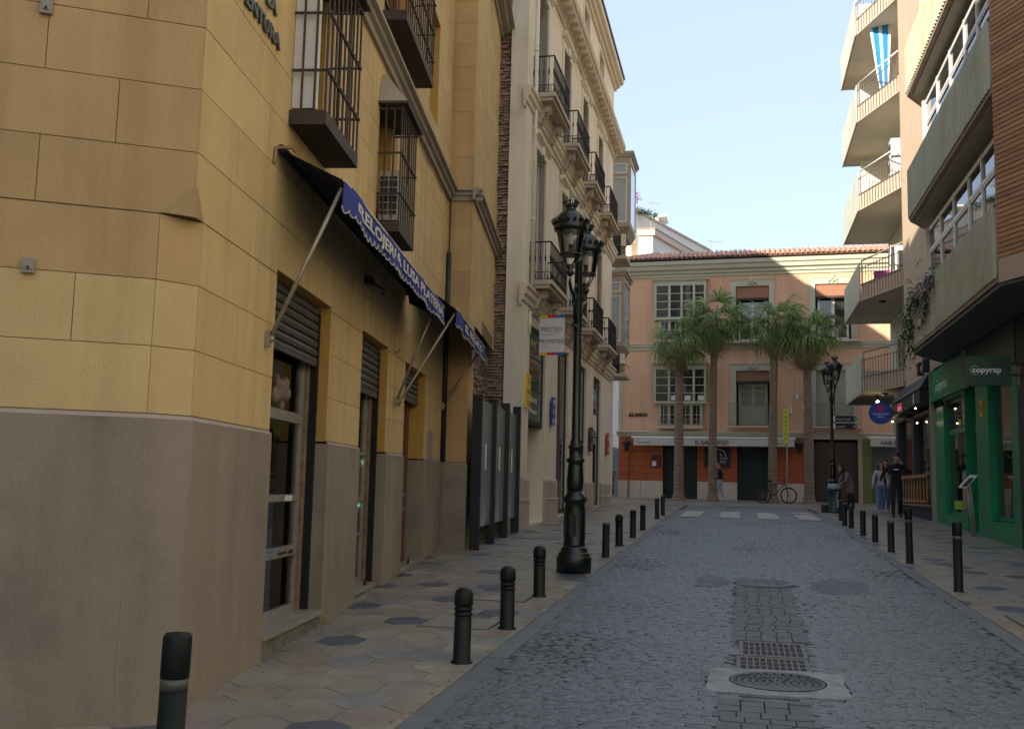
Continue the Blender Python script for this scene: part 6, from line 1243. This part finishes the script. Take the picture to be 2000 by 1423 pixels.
def bollard(kind, x, y, lb, rz=0, z=None):
    if kind not in PRB: PRB[kind] = bollard_proto(kind); o = PRB[kind]
    else: o = copy_tree(PRB[kind])
    o.location = (x, y, gz(y)); o['label'] = lb; o.rotation_euler = (R.uniform(-.012, .012), R.uniform(-.012, .012), R.uniform(0, 6)); return o
bollard('tall', -2.24, 3.86, 'tall black bollard with a grey band at the bottom left, nearest the camera').rotation_euler = (.0, .02, 0)
for i, (k, x, y, lb) in enumerate((('fluted', -2.10, 7.85, 'nearest of the three short ringed bollards on the left kerb'), ('fluted', -2.11, 9.48, 'middle of the three short ringed bollards on the left kerb'), ('fluted', -2.24, 11.72, 'short ringed bollard on the left, next before the big lamp post'), ('short', -2.10, 16.6, 'first short bollard beyond the big lamp post on the left kerb'), ('fluted', -2.13, 18.75, 'second bollard beyond the big lamp post, with rings near its top'), ('plain', -2.09, 20.8, 'third bollard beyond the big lamp post on the left kerb'), ('plain', -2.10, 23.05, 'fourth bollard beyond the big lamp post on the left kerb'), ('short', -2.12, 27.4, 'last bollard but one on the left kerb before the crossing'), ('short', -2.10, 29.2, 'farthest bollard on the left kerb by the crossing'))): bollard(k, x, y, lb)
for i, (k, x, y, lb) in enumerate((('tall', 2.66, 13.9, 'nearest tall black bollard on the right kerb before the green shop'), ('tall', 2.63, 17.45, 'second tall black bollard on the right kerb'), ('short', 2.63, 19.5, 'short pale topped bollard right beyond the second tall bollard'), ('short', 2.64, 21.8, 'second short pale topped bollard on the right kerb'), ('short', 2.60, 23.5, 'third short pale topped bollard on the right kerb'), ('short', 2.61, 26.0, 'right one of the close pair of short bollards on the right kerb'), ('short', 2.55, 26.9, 'left one of the close pair of short bollards on the right kerb'), ('short', 2.67, 29.2, 'farthest short bollard on the right kerb, before the litter bin'))): bollard(k, x, y, lb)

# lamp posts
def lamp_post():
    t = thing('street_lamp', 'big dark green cast iron street lamp with two crowned lanterns on the left pavement', 'street lamp', (0, 0, 0), 'ornate street lamps')
    part('base', Geo().lathe((0, 0, 0), [(.245, -.03), (.245, .2), (.24, .215), (.225, .22), (.225, .25), (.21, .27), (.19, .28), (.185, .32), (.155, .36)], 24), grni, t)
    part('pedestal', Geo().lathe((0, 0, 0), [(.155, .36), (.15, .38), (.142, .9), (.142, .95), (.17, .98), (.175, 1.0), (.17, 1.02), (.12, 1.07), (.105, 1.12)], 20), grni, t)
    part('column', Geo().lathe((0, 0, 0), [(.105, 1.12), (.115, 1.16), (.12, 1.25), (.108, 1.46), (.098, 1.50), (.13, 1.53), (.13, 1.56), (.095, 1.58), (.09, 1.70), (.105, 1.72), (.105, 1.75), (.075, 1.77), (.085, 1.80), (.062, 1.84), (.058, 2.6), (.052, 4.35), (.065, 4.37), (.065, 4.42), (.05, 4.44), (.04, 4.5), (.06, 4.54), (.03, 4.6), (.004, 4.66)], 16), grni, t)
    g = Geo()
    for k in range(8): a = 2 * pi * k / 8; g.path([(.144 * cos(a), .144 * sin(a), .45), (.144 * cos(a), .144 * sin(a), .88)], .012, 4)
    part('pedestal_ribs', g, grni, t, kind='stuff')
    part('access_door', Geo().wbox(-.05, .05, -.152, -.14, .5, .8), grni, t)
    for s_ in (-1, 1):
        g = Geo(); g.path([(0, s_ * .05, 3.55), (0, s_ * .12, 3.5), (0, s_ * .22, 3.6), (0, s_ * .28, 3.75), (0, s_ * .42, 3.86), (0, s_ * .58, 3.88), (0, s_ * .66, 3.95), (0, s_ * .66, 4.06)], [.028, .03, .028, .026, .026, .024, .024, .035], 8)
        g.path([(0, s_ * .06, 3.95), (0, s_ * .16, 4.02), (0, s_ * .25, 3.95), (0, s_ * .24, 3.84), (0, s_ * .16, 3.82), (0, s_ * .13, 3.88)], .016, 6); g.path([(0, s_ * .3, 3.78), (0, s_ * .38, 3.68), (0, s_ * .47, 3.72), (0, s_ * .45, 3.8), (0, s_ * .4, 3.79)], .014, 6); g.ball((0, s_ * .2, 3.42), .03, 6)
        br = part('bracket', g, grni, t)
        c = Vector((0, s_ * .66, 0))
        part('lantern_cup', Geo().lathe(c, [(.03, 4.04), (.06, 4.10), (.03, 4.13), (.07, 4.17), (.05, 4.2)], 12), grni, br)
        g = Geo()
        for k in range(4): a = pi / 4 + k * pi / 2; g.path([c + Vector((.05 * cos(a), .05 * sin(a), 4.19)), c + Vector((.10 * cos(a), .10 * sin(a), 4.24)), c + Vector((.145 * cos(a), .145 * sin(a), 4.335))], .011, 5); g.path([c + Vector((.145 * cos(a), .145 * sin(a), 4.335)), c + Vector((.205 * cos(a), .205 * sin(a), 4.68))], .009, 5)
        g.lathe(c, [(.135, 4.325), (.152, 4.325), (.152, 4.35), (.135, 4.35)], 20); g.lathe(c, [(.004, 4.325), (.03, 4.325), (.03, 4.5), (.004, 4.5)], 8)
        part('lantern_frame', g, grni, br)
        gl = Geo(); gl.lathe(c, [(.14, 4.35), (.20, 4.675)], 20); gl.f = gl.f[:-2]; gl.m = gl.m[:-2]; gl.sm = gl.sm[:-2]; part('lantern_glass', gl, lamp_glass, br)
        part('lamp_tube', Geo().lathe(c, [(.02, 4.45), (.035, 4.5), (.035, 4.62), (.02, 4.66)], 10), whp, br)
        part('lantern_roof', Geo().lathe(c, [(.19, 4.655), (.225, 4.67), (.235, 4.70), (.235, 4.77), (.225, 4.79), (.21, 4.84), (.16, 4.91), (.10, 4.955), (.075, 4.965), (.07, 5.0), (.085, 5.015), (.085, 5.03), (.06, 5.035), (.004, 5.04)], 24), grni, br)
        g = Geo()
        for k in range(16):
            a = 2 * pi * k / 16; p = c + Vector((.236 * cos(a), .236 * sin(a), 4.77)); g.path([p, p + Vector((.022 * cos(a), .022 * sin(a), .035)), p + Vector((.012 * cos(a), .012 * sin(a), .07))], [.03, .024, .004], 4)
        for k in range(8):
            a = 2 * pi * k / 8; p = c + Vector((.078 * cos(a), .078 * sin(a), 5.02)); g.path([p, p + Vector((.016 * cos(a), .016 * sin(a), .05)), p + Vector((.008 * cos(a), .008 * sin(a), .115))], [.02, .016, .004], 4); g.ball(p + Vector((.018 * cos(a), .018 * sin(a), .06)), .022, 4)
        part('crown_trim', g, grni, br, kind='stuff')
    return t
lp = lamp_post(); lp.location = (-2.25, 14.3, gz(14.3)); lp.rotation_euler[2] = radians(-1)
part('sticker', Geo().wbox(-.05, .03, -.066, -.058, 2.02, 2.16), mat('sticker_pink', (.45, .12, .235), .5, .4, 30), lp); lp.children[-1].location = (0, 0, 0)
lp2 = copy_tree(lp, (3.02, 35.75, gz(35.75)), radians(5), 'second green street lamp on the right, carrying two direction signs above a litter bin')
for ch in list(lp2.children):
    if ch.name.startswith('sticker'): bpy.data.objects.remove(ch)
t = thing('direction_sign', 'pair of dark green arrow shaped direction signs on the far street lamp', 'direction sign', (3.3, 35.68, 3.8)); DS = Fr((3.02, 35.66), (1, 0), (0, -1))
for k, (z, wd) in enumerate(((3.99, 'Museo Picasso'), (3.74, 'Catedral'))):
    p = part('arrow_board', Geo().prism([DS.P(.04, .0, z), DS.P(.72, .0, z), DS.P(.80, 0, z + .095), DS.P(.72, 0, z + .19), DS.P(.04, 0, z + .19)], (0, .03, 0)), gshd if False else slat_, t)
    part('white_end', Geo().box(DS, .04, .10, .001, .006, z + .005, z + .185), whp, p); text(wd, DS, .13, z + .055, .002, .085, whp, p, sx=.95)
    part('arrow_tip', Geo().prism([DS.P(.70, .002, z + .05), DS.P(.755, .002, z + .095), DS.P(.70, .002, z + .14)], (0, -.004, 0)), whp, p)
# litter bin at its foot
t = thing('litter_bin', 'dark green cylindrical litter bin with pale rim and vertical lettering by the far lamp post', 'litter bin', (3.02, 35.1, gz(35.1))); z0 = gz(35.1)
part('bin_body', Geo().lathe((3.02, 35.15, z0), [(.22, 0), (.22, .05), (.20, .06), (.20, .74), (.21, .76)], 20), mat('bin_blue_green', (.012, .045, .055), .45, .15, 6), t)
part('bin_rim', Geo().lathe((3.02, 35.15, z0), [(.21, .76), (.225, .77), (.225, .84), (.205, .85), (.19, .95), (.17, .95), (.16, .82), (.004, .8)], 20), mat('bin_rim_grey', (.22, .26, .32), .4, .4, 20), t)
text('MALAGA', Fr((3.06, 34.94), (1, 0), (0, -1)), .0, z0 + .62, 0, .10, whp, t, vertical=True, font_bold=.002)
tag(solo('cable_box', Geo().wbox(2.62, 2.86, 35.2, 35.4, gz(35) - .01, gz(35) + .22).wbox(2.60, 2.88, 35.18, 35.42, gz(35) + .22, gz(35) + .25), slat_), 'small dark box on the ground left of the litter bin', 'box')
# yellow street sign on a grey pole
t = thing('street_sign', 'tall narrow yellow-green sign on a grey pole between the right-hand palms', 'sign', (2.1, 46.2, gz(46.2))); YS = Fr((2.02, 46.2), (1, 0), (0, -1))
x0 = 2.02; part('pole', Geo().path([(2.02, 46.25, 1.1), (2.02, 46.25, 5.1)], .03, 8), grys, t); part('panel', Geo().box(YS, -.16, .07, .0, .04, 3.72, 5.22), mat('acid_yellow', (.50, .62, .02), .5, .1, 6), t)
for k, s_ in enumerate('PARKING'): text(s_, YS, -.045, 5.0 - k * .185, .04, .17, blkpr, t, align='CENTER', sx=1.1)
part('foot_plate', Geo().box(YS, -.12, .05, .0, .05, 3.62, 3.70), grys, t)

# bicycle leaning at the pole
t = thing('bicycle', 'dark parked bicycle leaning against the sign pole before the closed shutter', 'bicycle', (1.6, 46.0, gz(46))); BK = Fr((.98, 46.0), (1, .02), (0, -1)); zb = gz(46)
tyre = mat('tyre_black', (.012, .012, .012), .8, .1, 10)
for u in (0, 1.08):
    c = BK.P(u, 0, zb + .34); w_ = part('wheel', Geo().path([c + BK.U * (.335 * cos(a)) + Vector((0, 0, .335 * sin(a))) for a in [2 * pi * i / 28 for i in range(29)]], .021, 6), tyre, t)
    g = Geo()
    for k in range(14): a = 2 * pi * k / 14; g.path([c, c + BK.U * (.31 * cos(a)) + Vector((0, 0, .31 * sin(a)))], .0025, 3)
    part('spokes', g, alu, w_, kind='stuff'); part('rim', Geo().path([c + BK.U * (.305 * cos(a)) + Vector((0, 0, .305 * sin(a))) for a in [2 * pi * i / 28 for i in range(29)]], .01, 5), iron, w_); part('hub', Geo().path([c - BK.N * .05, c + BK.N * .05], .025, 8), iron, w_)
Q = lambda u, z, o=0: BK.P(u, o, zb + z)
g = Geo()
for a, b in (((.44, .30), (.30, .86)), ((.44, .30), (.90, .80)), ((.30, .80), (.92, .84)), ((0, .34), (.44, .30)), ((0, .34), (.31, .78)), ((.90, .92), (1.08, .34))): g.path([Q(*a), Q(*b)], .02 if a[1] != .34 else .012, 6)
part('frame', g, iron, t); part('saddle', Geo().path([Q(.16, .93), Q(.28, .95), Q(.42, .92)], [.06, .045, .02], 6), tyre, t); part('handlebar', Geo().path([Q(.86, 1.02, -.26), Q(.92, 1.0, -.1), Q(.92, 1.0, .1), Q(.86, 1.02, .235)], .014, 6).path([Q(.91, .84), Q(.92, 1.0)], .016, 6), iron, t)
part('crank', Geo().path([Q(.44, .30, .03), Q(.52, .16, .08)], .012, 5).path([Q(.44, .30, -.03), Q(.36, .44, -.08)], .012, 5).lathe((0, 0, 0), [(.001, 0)], 3) if False else Geo().path([Q(.44, .30, .03), Q(.52, .16, .08)], .012, 5).path([Q(.44, .30, -.03), Q(.36, .44, -.08)], .012, 5), alu, t)

# motor scooters in the side street
def scooter(x, y, rz, lb):
    t = thing('motor_scooter', lb, 'scooter', (0, 0, 0), 'scooters parked in the side street')
    bm = mat('scooter_black', (.01, .011, .013), .25, .2, 5)
    for yy in (-.62, .62): part('wheel', Geo().path([Vector((0, yy + .2 * cos(a), .24 + .2 * sin(a))) for a in [2 * pi * i / 18 for i in range(19)]], .055, 8), tyre, t)
    part('body', Geo().prism([(-.16, -.75, .5), (-.16, -.2, .35), (-.16, .1, .3), (-.16, .12, .24), (-.16, -.35, .2), (-.16, -.7, .32)], (.32, 0, 0)), bm, t); part('leg_shield', Geo().prism([(-.2, .22, .25), (-.2, .28, .25), (-.2, .5, .95), (-.2, .42, .98)], (.4, 0, 0)).wbox(-.15, .15, -.0, .3, .22, .28), bm, t)
    part('seat', Geo().path([(0, -.78, .84), (0, -.4, .80), (0, -.02, .74)], [.11, .13, .09], 8), tyre, t); part('under_seat', Geo().prism([(-.13, -.72, .5), (-.13, -.1, .4), (-.13, -.06, .72), (-.13, -.76, .78)], (.26, 0, 0)), bm, t)
    part('handlebar', Geo().path([(-.33, .38, 1.06), (0, .44, 1.02), (.33, .38, 1.06)], .018, 6), iron, t); part('headlight', Geo().ball((0, .54, .92), .085, 8), lamp_glass, t); part('mirror', Geo().ball((-.28, .42, 1.2), .05, 5, (1, .3, 1)), iron, t); part('mirror', Geo().ball((.28, .42, 1.2), .05, 5, (1, .3, 1)), iron, t)
    part('fork', Geo().path([(0, .45, .95), (0, .62, .25)], .03, 6), alu, t); part('plate', Geo().wbox(-.1, .1, -.83, -.82, .38, .54), whp, t); part('top_box', Geo().wbox(-.18, .18, -1.08, -.76, .86, 1.14), bm, t)
    t.location = (x, y, gz(y)); t.rotation_euler[2] = rz; return t
sc = scooter(-6.25, 50.2, radians(10), 'nearer black motor scooter parked in the narrow side street'); c = copy_tree(sc, (-6.55, 52.2, gz(52)), radians(-12), 'farther black motor scooter parked in the narrow side street')

# ================================================================ PALMS
def frond(seed, L_=1.35, droop=1.0, nseg=26):
    rr = random.Random(seed); g = Geo(); pet = .62 * L_
    P = [Vector((0, 0, 0)), Vector((pet * .5, 0, .10)), Vector((pet, 0, .02 * 1 - .06 * droop))]
    g.path(P, [.022, .016, .012], 4); h_ = P[-1]
    for k in range(nseg):
        a = radians(-105 + 210 * k / (nseg - 1)) + rr.uniform(-.04, .04); l = L_ * (.78 - .22 * abs(a) / 2) * rr.uniform(.85, 1.1)
        d = Vector((cos(a), sin(a), .12 - .25 * abs(sin(a)) * .5)).normalized(); s_ = Vector((-sin(a), cos(a), 0)) * .027
        pts = [h_, h_ + d * l * .35, h_ + d * l * .62 + Vector((0, 0, -.10 * droop))]; e = pts[-1] + d * l * .14 * rr.uniform(.4, 1) + Vector((rr.uniform(-.05, .05), rr.uniform(-.05, .05), -l * rr.uniform(.4, 1.1) * droop))
        q = pts[-1] + d * l * .13 + Vector((0, 0, -.24 * droop)); tw = Vector((0, 0, .012))
        w0 = [s_ * .25, s_ * 1.0, s_ * .85, s_ * .5]; c = [pts[0], pts[1], pts[2], q]
        vs = []
        for p_, w_ in zip(c, w0): vs += [p_ - w_ + tw, p_ + w_ - tw]
        vs.append(e); g.add(vs, [(0, 1, 3, 2), (2, 3, 5, 4), (4, 5, 7, 6), (6, 7, 8)])
    return g
FM = [frond(i, 1.35, 1.0 + .12 * (i % 3), 20).mesh('frond', leafm, recalc=False) for i in range(4)]; FD = [frond(20 + i, 1.0, 1.6, 18).mesh('dry_frond', leafd, recalc=False) for i in range(2)]
from mathutils import Euler
def palm(x, y, hgt, lb, nf, size, dead=0, r=.2, lean=(0, 0), upf=.0):
    z0 = gz(y); t = thing('palm_tree', lb, 'palm tree', (x, y, z0), 'fan palms in front of the coral building'); rr = random.Random(int(x * 100))
    g = Geo(); prof = []; n = int(hgt / .085)
    for i in range(n + 1):
        q = i / n; rad = r * (1 - .30 * q) * (1 + .55 * max(0, 1 - q * hgt / .55) ** 2); prof.append((rad * (1.0 if i % 2 else .94), q * hgt))
    g.lathe((x, y, z0 - .03), prof, 14, False, .045)
    for i in range(len(g.v)): q = (g.v[i].z - z0) / hgt; g.v[i] += Vector((lean[0] * q * q, lean[1] * q * q, 0))
    part('trunk', g, trunk, t)
    top = Vector((x + lean[0], y + lean[1], z0 + hgt))
    g = Geo()                                                # leaf-base boots below the crown
    for k in range(46):
        a = rr.uniform(0, 2 * pi); zz = rr.uniform(-.9, .05); b = top + Vector((cos(a) * r * .68, sin(a) * r * .68, zz)); d = Vector((cos(a), sin(a), rr.uniform(.6, 1.2))).normalized(); g.path([b, b + d * .2], [.035, .012], 4)
    part('leaf_bases', g, leafd, t, kind='stuff')
    for k in range(nf):
        q = (k + .5) / nf; elev = .95 - 1.7 * q ** .8 + rr.uniform(-.15, .15) + upf * (1 - q); a = k * 2.39996 + rr.uniform(-.3, .3)
        o = bpy.data.objects.new('frond', FM[rr.randrange(4)]); COL.objects.link(o); o.parent = t; o.location = top - Vector((x, y, z0)) + Vector((0, 0, rr.uniform(-.15, .12)))
        o.rotation_euler = Euler((rr.uniform(-.35, .35), -elev, a), 'XYZ'); s_ = size * rr.uniform(.82, 1.1); o.scale = (s_, s_, s_)
    for k in range(dead):
        o = bpy.data.objects.new('dry_frond', FD[rr.randrange(2)]); COL.objects.link(o); o.parent = t; o.location = top - Vector((x, y, z0)) + Vector((0, 0, -.35 + rr.uniform(-.2, .1)))
        o.rotation_euler = Euler((rr.uniform(-.4, .4), 1.15 + rr.uniform(-.2, .25), rr.uniform(0, 6.28)), 'XYZ'); o.scale = (size * .95,) * 3
    return t
palm(-2.64, 46.3, 7.15, 'leftmost and lowest fan palm, standing before the left shutter of the bar', 25, .98, 3, .235)
palm(-1.18, 46.9, 8.15, 'second fan palm from the left, before the slate logo board', 29, 1.04, 4, .205, (.10, 0), .15)
palm(1.42, 46.7, 7.95, 'third fan palm from the left, beside the parked bicycle', 26, 1.02, 4, .215, (.16, 0), .2)
palm(2.98, 46.9, 7.55, 'rightmost fan palm with hanging dry brown leaves on its trunk, left of the wooden door', 27, 1.0, 13, .225, (-.05, 0))

# ================================================================ PEOPLE
def person(name_lb, x, y, rz, J, mats, hair=None, group=None, scale=1.0, extra=None):
    """J: joints {name:(pos, r, parent)} in metres facing -Y; skin surface evaluated to one mesh; mats: list of (test, material)"""
    t = thing('person', name_lb, 'person', (x, y, gz(y) + .0), group)
    names = list(J); me = bpy.data.meshes.new('body'); me.from_pydata([J[k][0] for k in names], [(names.index(J[k][2]), names.index(k)) for k in names if J[k][2]], [])
    ob = bpy.data.objects.new('tmp', me); COL.objects.link(ob); md = ob.modifiers.new('s', 'SKIN'); md.use_smooth_shade = True; md.branch_smoothing = .6
    for i, k in enumerate(names):
        r_ = J[k][1]; me.skin_vertices[0].data[i].radius = (r_ if isinstance(r_, tuple) else (r_, r_)); me.skin_vertices[0].data[i].use_root = (k == 'pelvis')
    sb = ob.modifiers.new('d', 'SUBSURF'); sb.levels = 2; sb.render_levels = 2
    bpy.context.view_layer.update(); m2 = bpy.data.meshes.new_from_object(ob.evaluated_get(bpy.context.evaluated_depsgraph_get())); bpy.data.objects.remove(ob)
    b = bmesh.new(); b.from_mesh(m2)
    # head, nose, ears, hands joined into the same body mesh
    def addball(c, r, sq, n=12):
        g = Geo(); g.ball(c, r, n, sq); mm = g.mesh('h', []); b.from_mesh(mm)
    H = Vector(J['head'][0]); f = Vector(J['face'][0]) - H; f.normalize(); side = f.cross(Vector((0, 0, 1))).normalized()
    addball(H, .1, (.76, .92, 1.18)); addball(H + f * .092 + Vector((0, 0, -.01)), .018, (1, 1, 1.5), 6); addball(H + f * .06 + Vector((0, 0, -.075)), .045, (1, 1, .8), 6)
    for s_ in (-1, 1): addball(H + side * .078 * s_, .022, (.5, 1, 1.4), 6)
    for hd, el in (('handL', 'elbowL'), ('handR', 'elbowR')):
        if hd not in J: continue
        hp = Vector(J[hd][0]); d = (hp - Vector(J[el][0])).normalized(); sd = d.cross(Vector((1, .3, 0))).normalized(); g = Geo(); g.ball(hp + d * .03, .042, 6, (.7, .8, 1.0)); up_ = d.cross(sd)
        for k, l in enumerate((.065, .078, .072, .055)): o_ = sd * (.021 * (k - 1.5)); g.path([hp + d * .05 + o_, hp + d * (.05 + l * .5) + o_ - up_ * .006, hp + d * (.05 + l) + o_ - up_ * .022], [.0095, .009, .006], 5)
        g.path([hp + d * .015 + sd * .035, hp + d * .045 + sd * .055, hp + d * .075 + sd * .058], [.012, .011, .008], 5); b.from_mesh(g.mesh('h', []))
    bmesh.ops.recalc_face_normals(b, faces=b.faces)
    ms = [m for _, m in mats]; 
    for fc in b.faces:
        c = fc.calc_center_median(); fc.smooth = True
        for i, (tst, m) in enumerate(mats):
            if tst(c): fc.material_index = i; break
    m2.materials.clear()
    for m in ms: m2.materials.append(m)
    b.to_mesh(m2); b.free()
    o = bpy.data.objects.new('body', m2); COL.objects.link(o); o.parent = t
    if hair:
        g = Geo(); hair(g, H, f, side); hm = g.mesh('hair', HAIRM, recalc=True); ho = bpy.data.objects.new('hair', hm); COL.objects.link(ho); ho.parent = t
    if extra: extra(t)
    t.rotation_euler[2] = rz; t.scale = (scale,) * 3; return t
HAIRM = mat('dark_hair', (.02, .013, .01), .5, .3, 30)
def short_hair(g, H, f, side):
    g.ball(H - f * .018 + Vector((0, 0, .028)), .104, 10, (.80, .95, 1.08))
    for i, v in enumerate(g.v):
        q = (v - H); 
        if q.dot(f) > .045 and q.z < .055: g.v[i] = H + q * .82
        if q.z < -.03: g.v[i] = H + q * .8
def long_hair(g, H, f, side):
    short_hair(g, H, f, side); g.path([H - f * .05 + Vector((0, 0, .02)), H - f * .085 + Vector((0, 0, -.12)), H - f * .08 + Vector((0, 0, -.26))], [.08, .075, .03], 8)
    for s_ in (-1, 1): g.path([H + side * .07 * s_ + Vector((0, 0, .03)), H + side * .085 * s_ - f * .02 + Vector((0, 0, -.1)), H + side * .08 * s_ - f * .02 + Vector((0, 0, -.22))], [.03, .032, .015], 6)
def joints(hip=.93, stride=.22, lk=.05, ra=None, la=None, w=1.0, headf=.02, facez=-.03, bend=0):
    b = bend
    J = {'pelvis': ((0, 0, hip), (.15 * w, .115 * w), None), 'belly': ((0, -.01 - b * .1, hip + .16), (.135 * w, .10 * w), 'pelvis'), 'chest': ((0, -.02 - b * .45, hip + .36 - b * .1), (.165 * w, .115 * w), 'belly'), 'neckb': ((0, -.02 - b * .75, hip + .53 - b * .25), (.085, .075), 'chest'),
         'neck': ((0, -.035 - b * .85, hip + .60 - b * .3), (.05, .052), 'neckb'), 'head': ((0, -headf - .05 - b, hip + .70 - b * .35), (.07, .075), 'neck'), 'face': ((0, -headf - .11 - b, hip + .70 + facez - b * .4), (.035, .035), 'head'),
         'shL': ((-.175 * w, -.02 - b * .6, hip + .48 - b * .2), (.065, .07), 'chest'), 'shR': ((.175 * w, -.02 - b * .6, hip + .48 - b * .2), (.065, .07), 'chest'),
         'hipL': ((-.095, 0, hip - .05), (.10, .10), 'pelvis'), 'kneeL': ((-.10, -stride * .55 - lk, hip * .52), (.066, .068), 'hipL'), 'ankL': ((-.10, -stride, .09), (.046, .048), 'kneeL'), 'toeL': ((-.11, -stride - .14, .045), (.042, .036), 'ankL'),
         'hipR': ((.095, 0, hip - .05), (.10, .10), 'pelvis'), 'kneeR': ((.10, stride * .25 - .03, hip * .52), (.066, .068), 'hipR'), 'ankR': ((.10, stride * .95, .11), (.046, .048), 'kneeR'), 'toeR': ((.11, stride * .95 - .13, .05), (.042, .036), 'ankR')}
    la = la or ((-.25, .02, hip + .2), (-.27, -.08, hip - .05)); ra = ra or ((.25, .04, hip + .2), (.27, .0, hip - .05))
    J['elbowL'] = (la[0], (.048, .048), 'shL'); J['handL'] = (la[1], (.03, .032), 'elbowL'); J['elbowR'] = (ra[0], (.048, .048), 'shR'); J['handR'] = (ra[1], (.03, .032), 'elbowR'); return J
black_c = mat('black_cloth', (.012, .012, .016), .85, .3, 8, .3, 40); blackp = mat('black_trousers', (.016, .017, .02), .8, .3, 8, .3, 40); jean = mat('blue_jeans', (.13, .215, .36), .85, .2, 8, .3, 60); whtop = mat('pale_top', (.55, .58, .64), .85, .1, 8); shoe = mat('shoe_dark', (.03, .03, .03), .5, .2, 8); shoew = mat('shoe_white', (.6, .6, .6), .5, .1, 8); coat = mat('grey_coat', (.20, .17, .17), .9, .12, 8, .3, 40)
hd = lambda J, q: (lambda c: any((Vector(J[k][0]) - c).length < q for k in ('handL', 'handR') if k in J))
# man in black on the pavement, left arm swung out, right hand at his face
J = joints(.93, .2, .04, la=((-.34, .03, 1.17), (-.44, -.02, .93)), ra=((.30, -.06, 1.24), (.10, -.17, 1.52)), w=1.05, headf=.05, facez=-.06)
def badge(t): part('chest_print', Geo().box(Fr((0, -.165), (1, 0), (0, -1)), -.07, .07, 0, .012, 1.31, 1.33), whp, t); t.children[-1].location = (0, 0, 0)
hz = 1.50
m_ = person('man all in black walking towards the camera, one hand raised to his face', 4.42, 31.5, radians(-4), J, [(lambda c: c.z > 1.475 and abs(c.x) < .16, skin), (hd(J, .085), skin), (lambda c: c.z < .10, shoe), (lambda c: c.z < .90, blackp), (lambda c: True, black_c)], short_hair, scale=1.07)
g = Geo(); g.box(Fr((0, -.148), (1, 0), (0, -1)), -.06, .06, 0, .006, 1.30, 1.325); mm = g.mesh('chest_print', whp); o = bpy.data.objects.new('chest_print', mm); COL.objects.link(o); o.parent = m_
J = joints(.90, .16, .03, w=.9, headf=.04, la=((-.24, .02, 1.1), (-.27, -.04, .86)), ra=((.24, .02, 1.1), (.22, -.05, .86)))
person('woman in a pale top and wide blue jeans walking behind the man in black', 4.62, 36.4, radians(6), J, [(lambda c: c.z > 1.42 and abs(c.x) < .14, skin), (hd(J, .08), skin), (lambda c: c.z < .10, shoew), (lambda c: c.z < .93, jean), (lambda c: True, whtop)], long_hair)
J = joints(.90, .12, .02, w=.95)
person('dark haired person in dark clothes half hidden behind the man in black', 4.86, 37.2, radians(2), J, [(lambda c: c.z > 1.44 and abs(c.x) < .14, skin), (hd(J, .08), skin), (lambda c: c.z < .93, jean), (lambda c: True, mat('maroon_top', (.10, .03, .03), .8, .2, 8))], short_hair, scale=1.04)
J = joints(.88, .05, .0, w=.92, bend=.28, la=((-.22, -.3, 1.02), (-.18, -.48, .92)), ra=((.22, -.28, 1.02), (.18, -.46, .94)))
person('person in a long grey coat leaning forward behind the litter bin', 3.78, 37.6, radians(-70), J, [(lambda c: c.z > 1.30 and c.y < -.22 and abs(c.x) < .13, skin), (hd(J, .07), skin), (lambda c: c.z < .62, blackp), (lambda c: True, coat)], long_hair)
J = joints(.92, .16, .03, w=.95)
person('person in black top, pale jeans and white shoes half hidden by the second palm', -.86, 47.5, radians(-75), J, [(lambda c: c.z > 1.45 and abs(c.x) < .14, skin), (hd(J, .08), skin), (lambda c: c.z < .11, shoew), (lambda c: c.z < .95, mat('pale_jeans', (.30, .38, .48), .85, .15, 8)), (lambda c: True, black_c)], short_hair)
print('tris', sum(len(o.data.polygons) for o in bpy.data.objects if o.type == 'MESH'), len(bpy.data.objects))
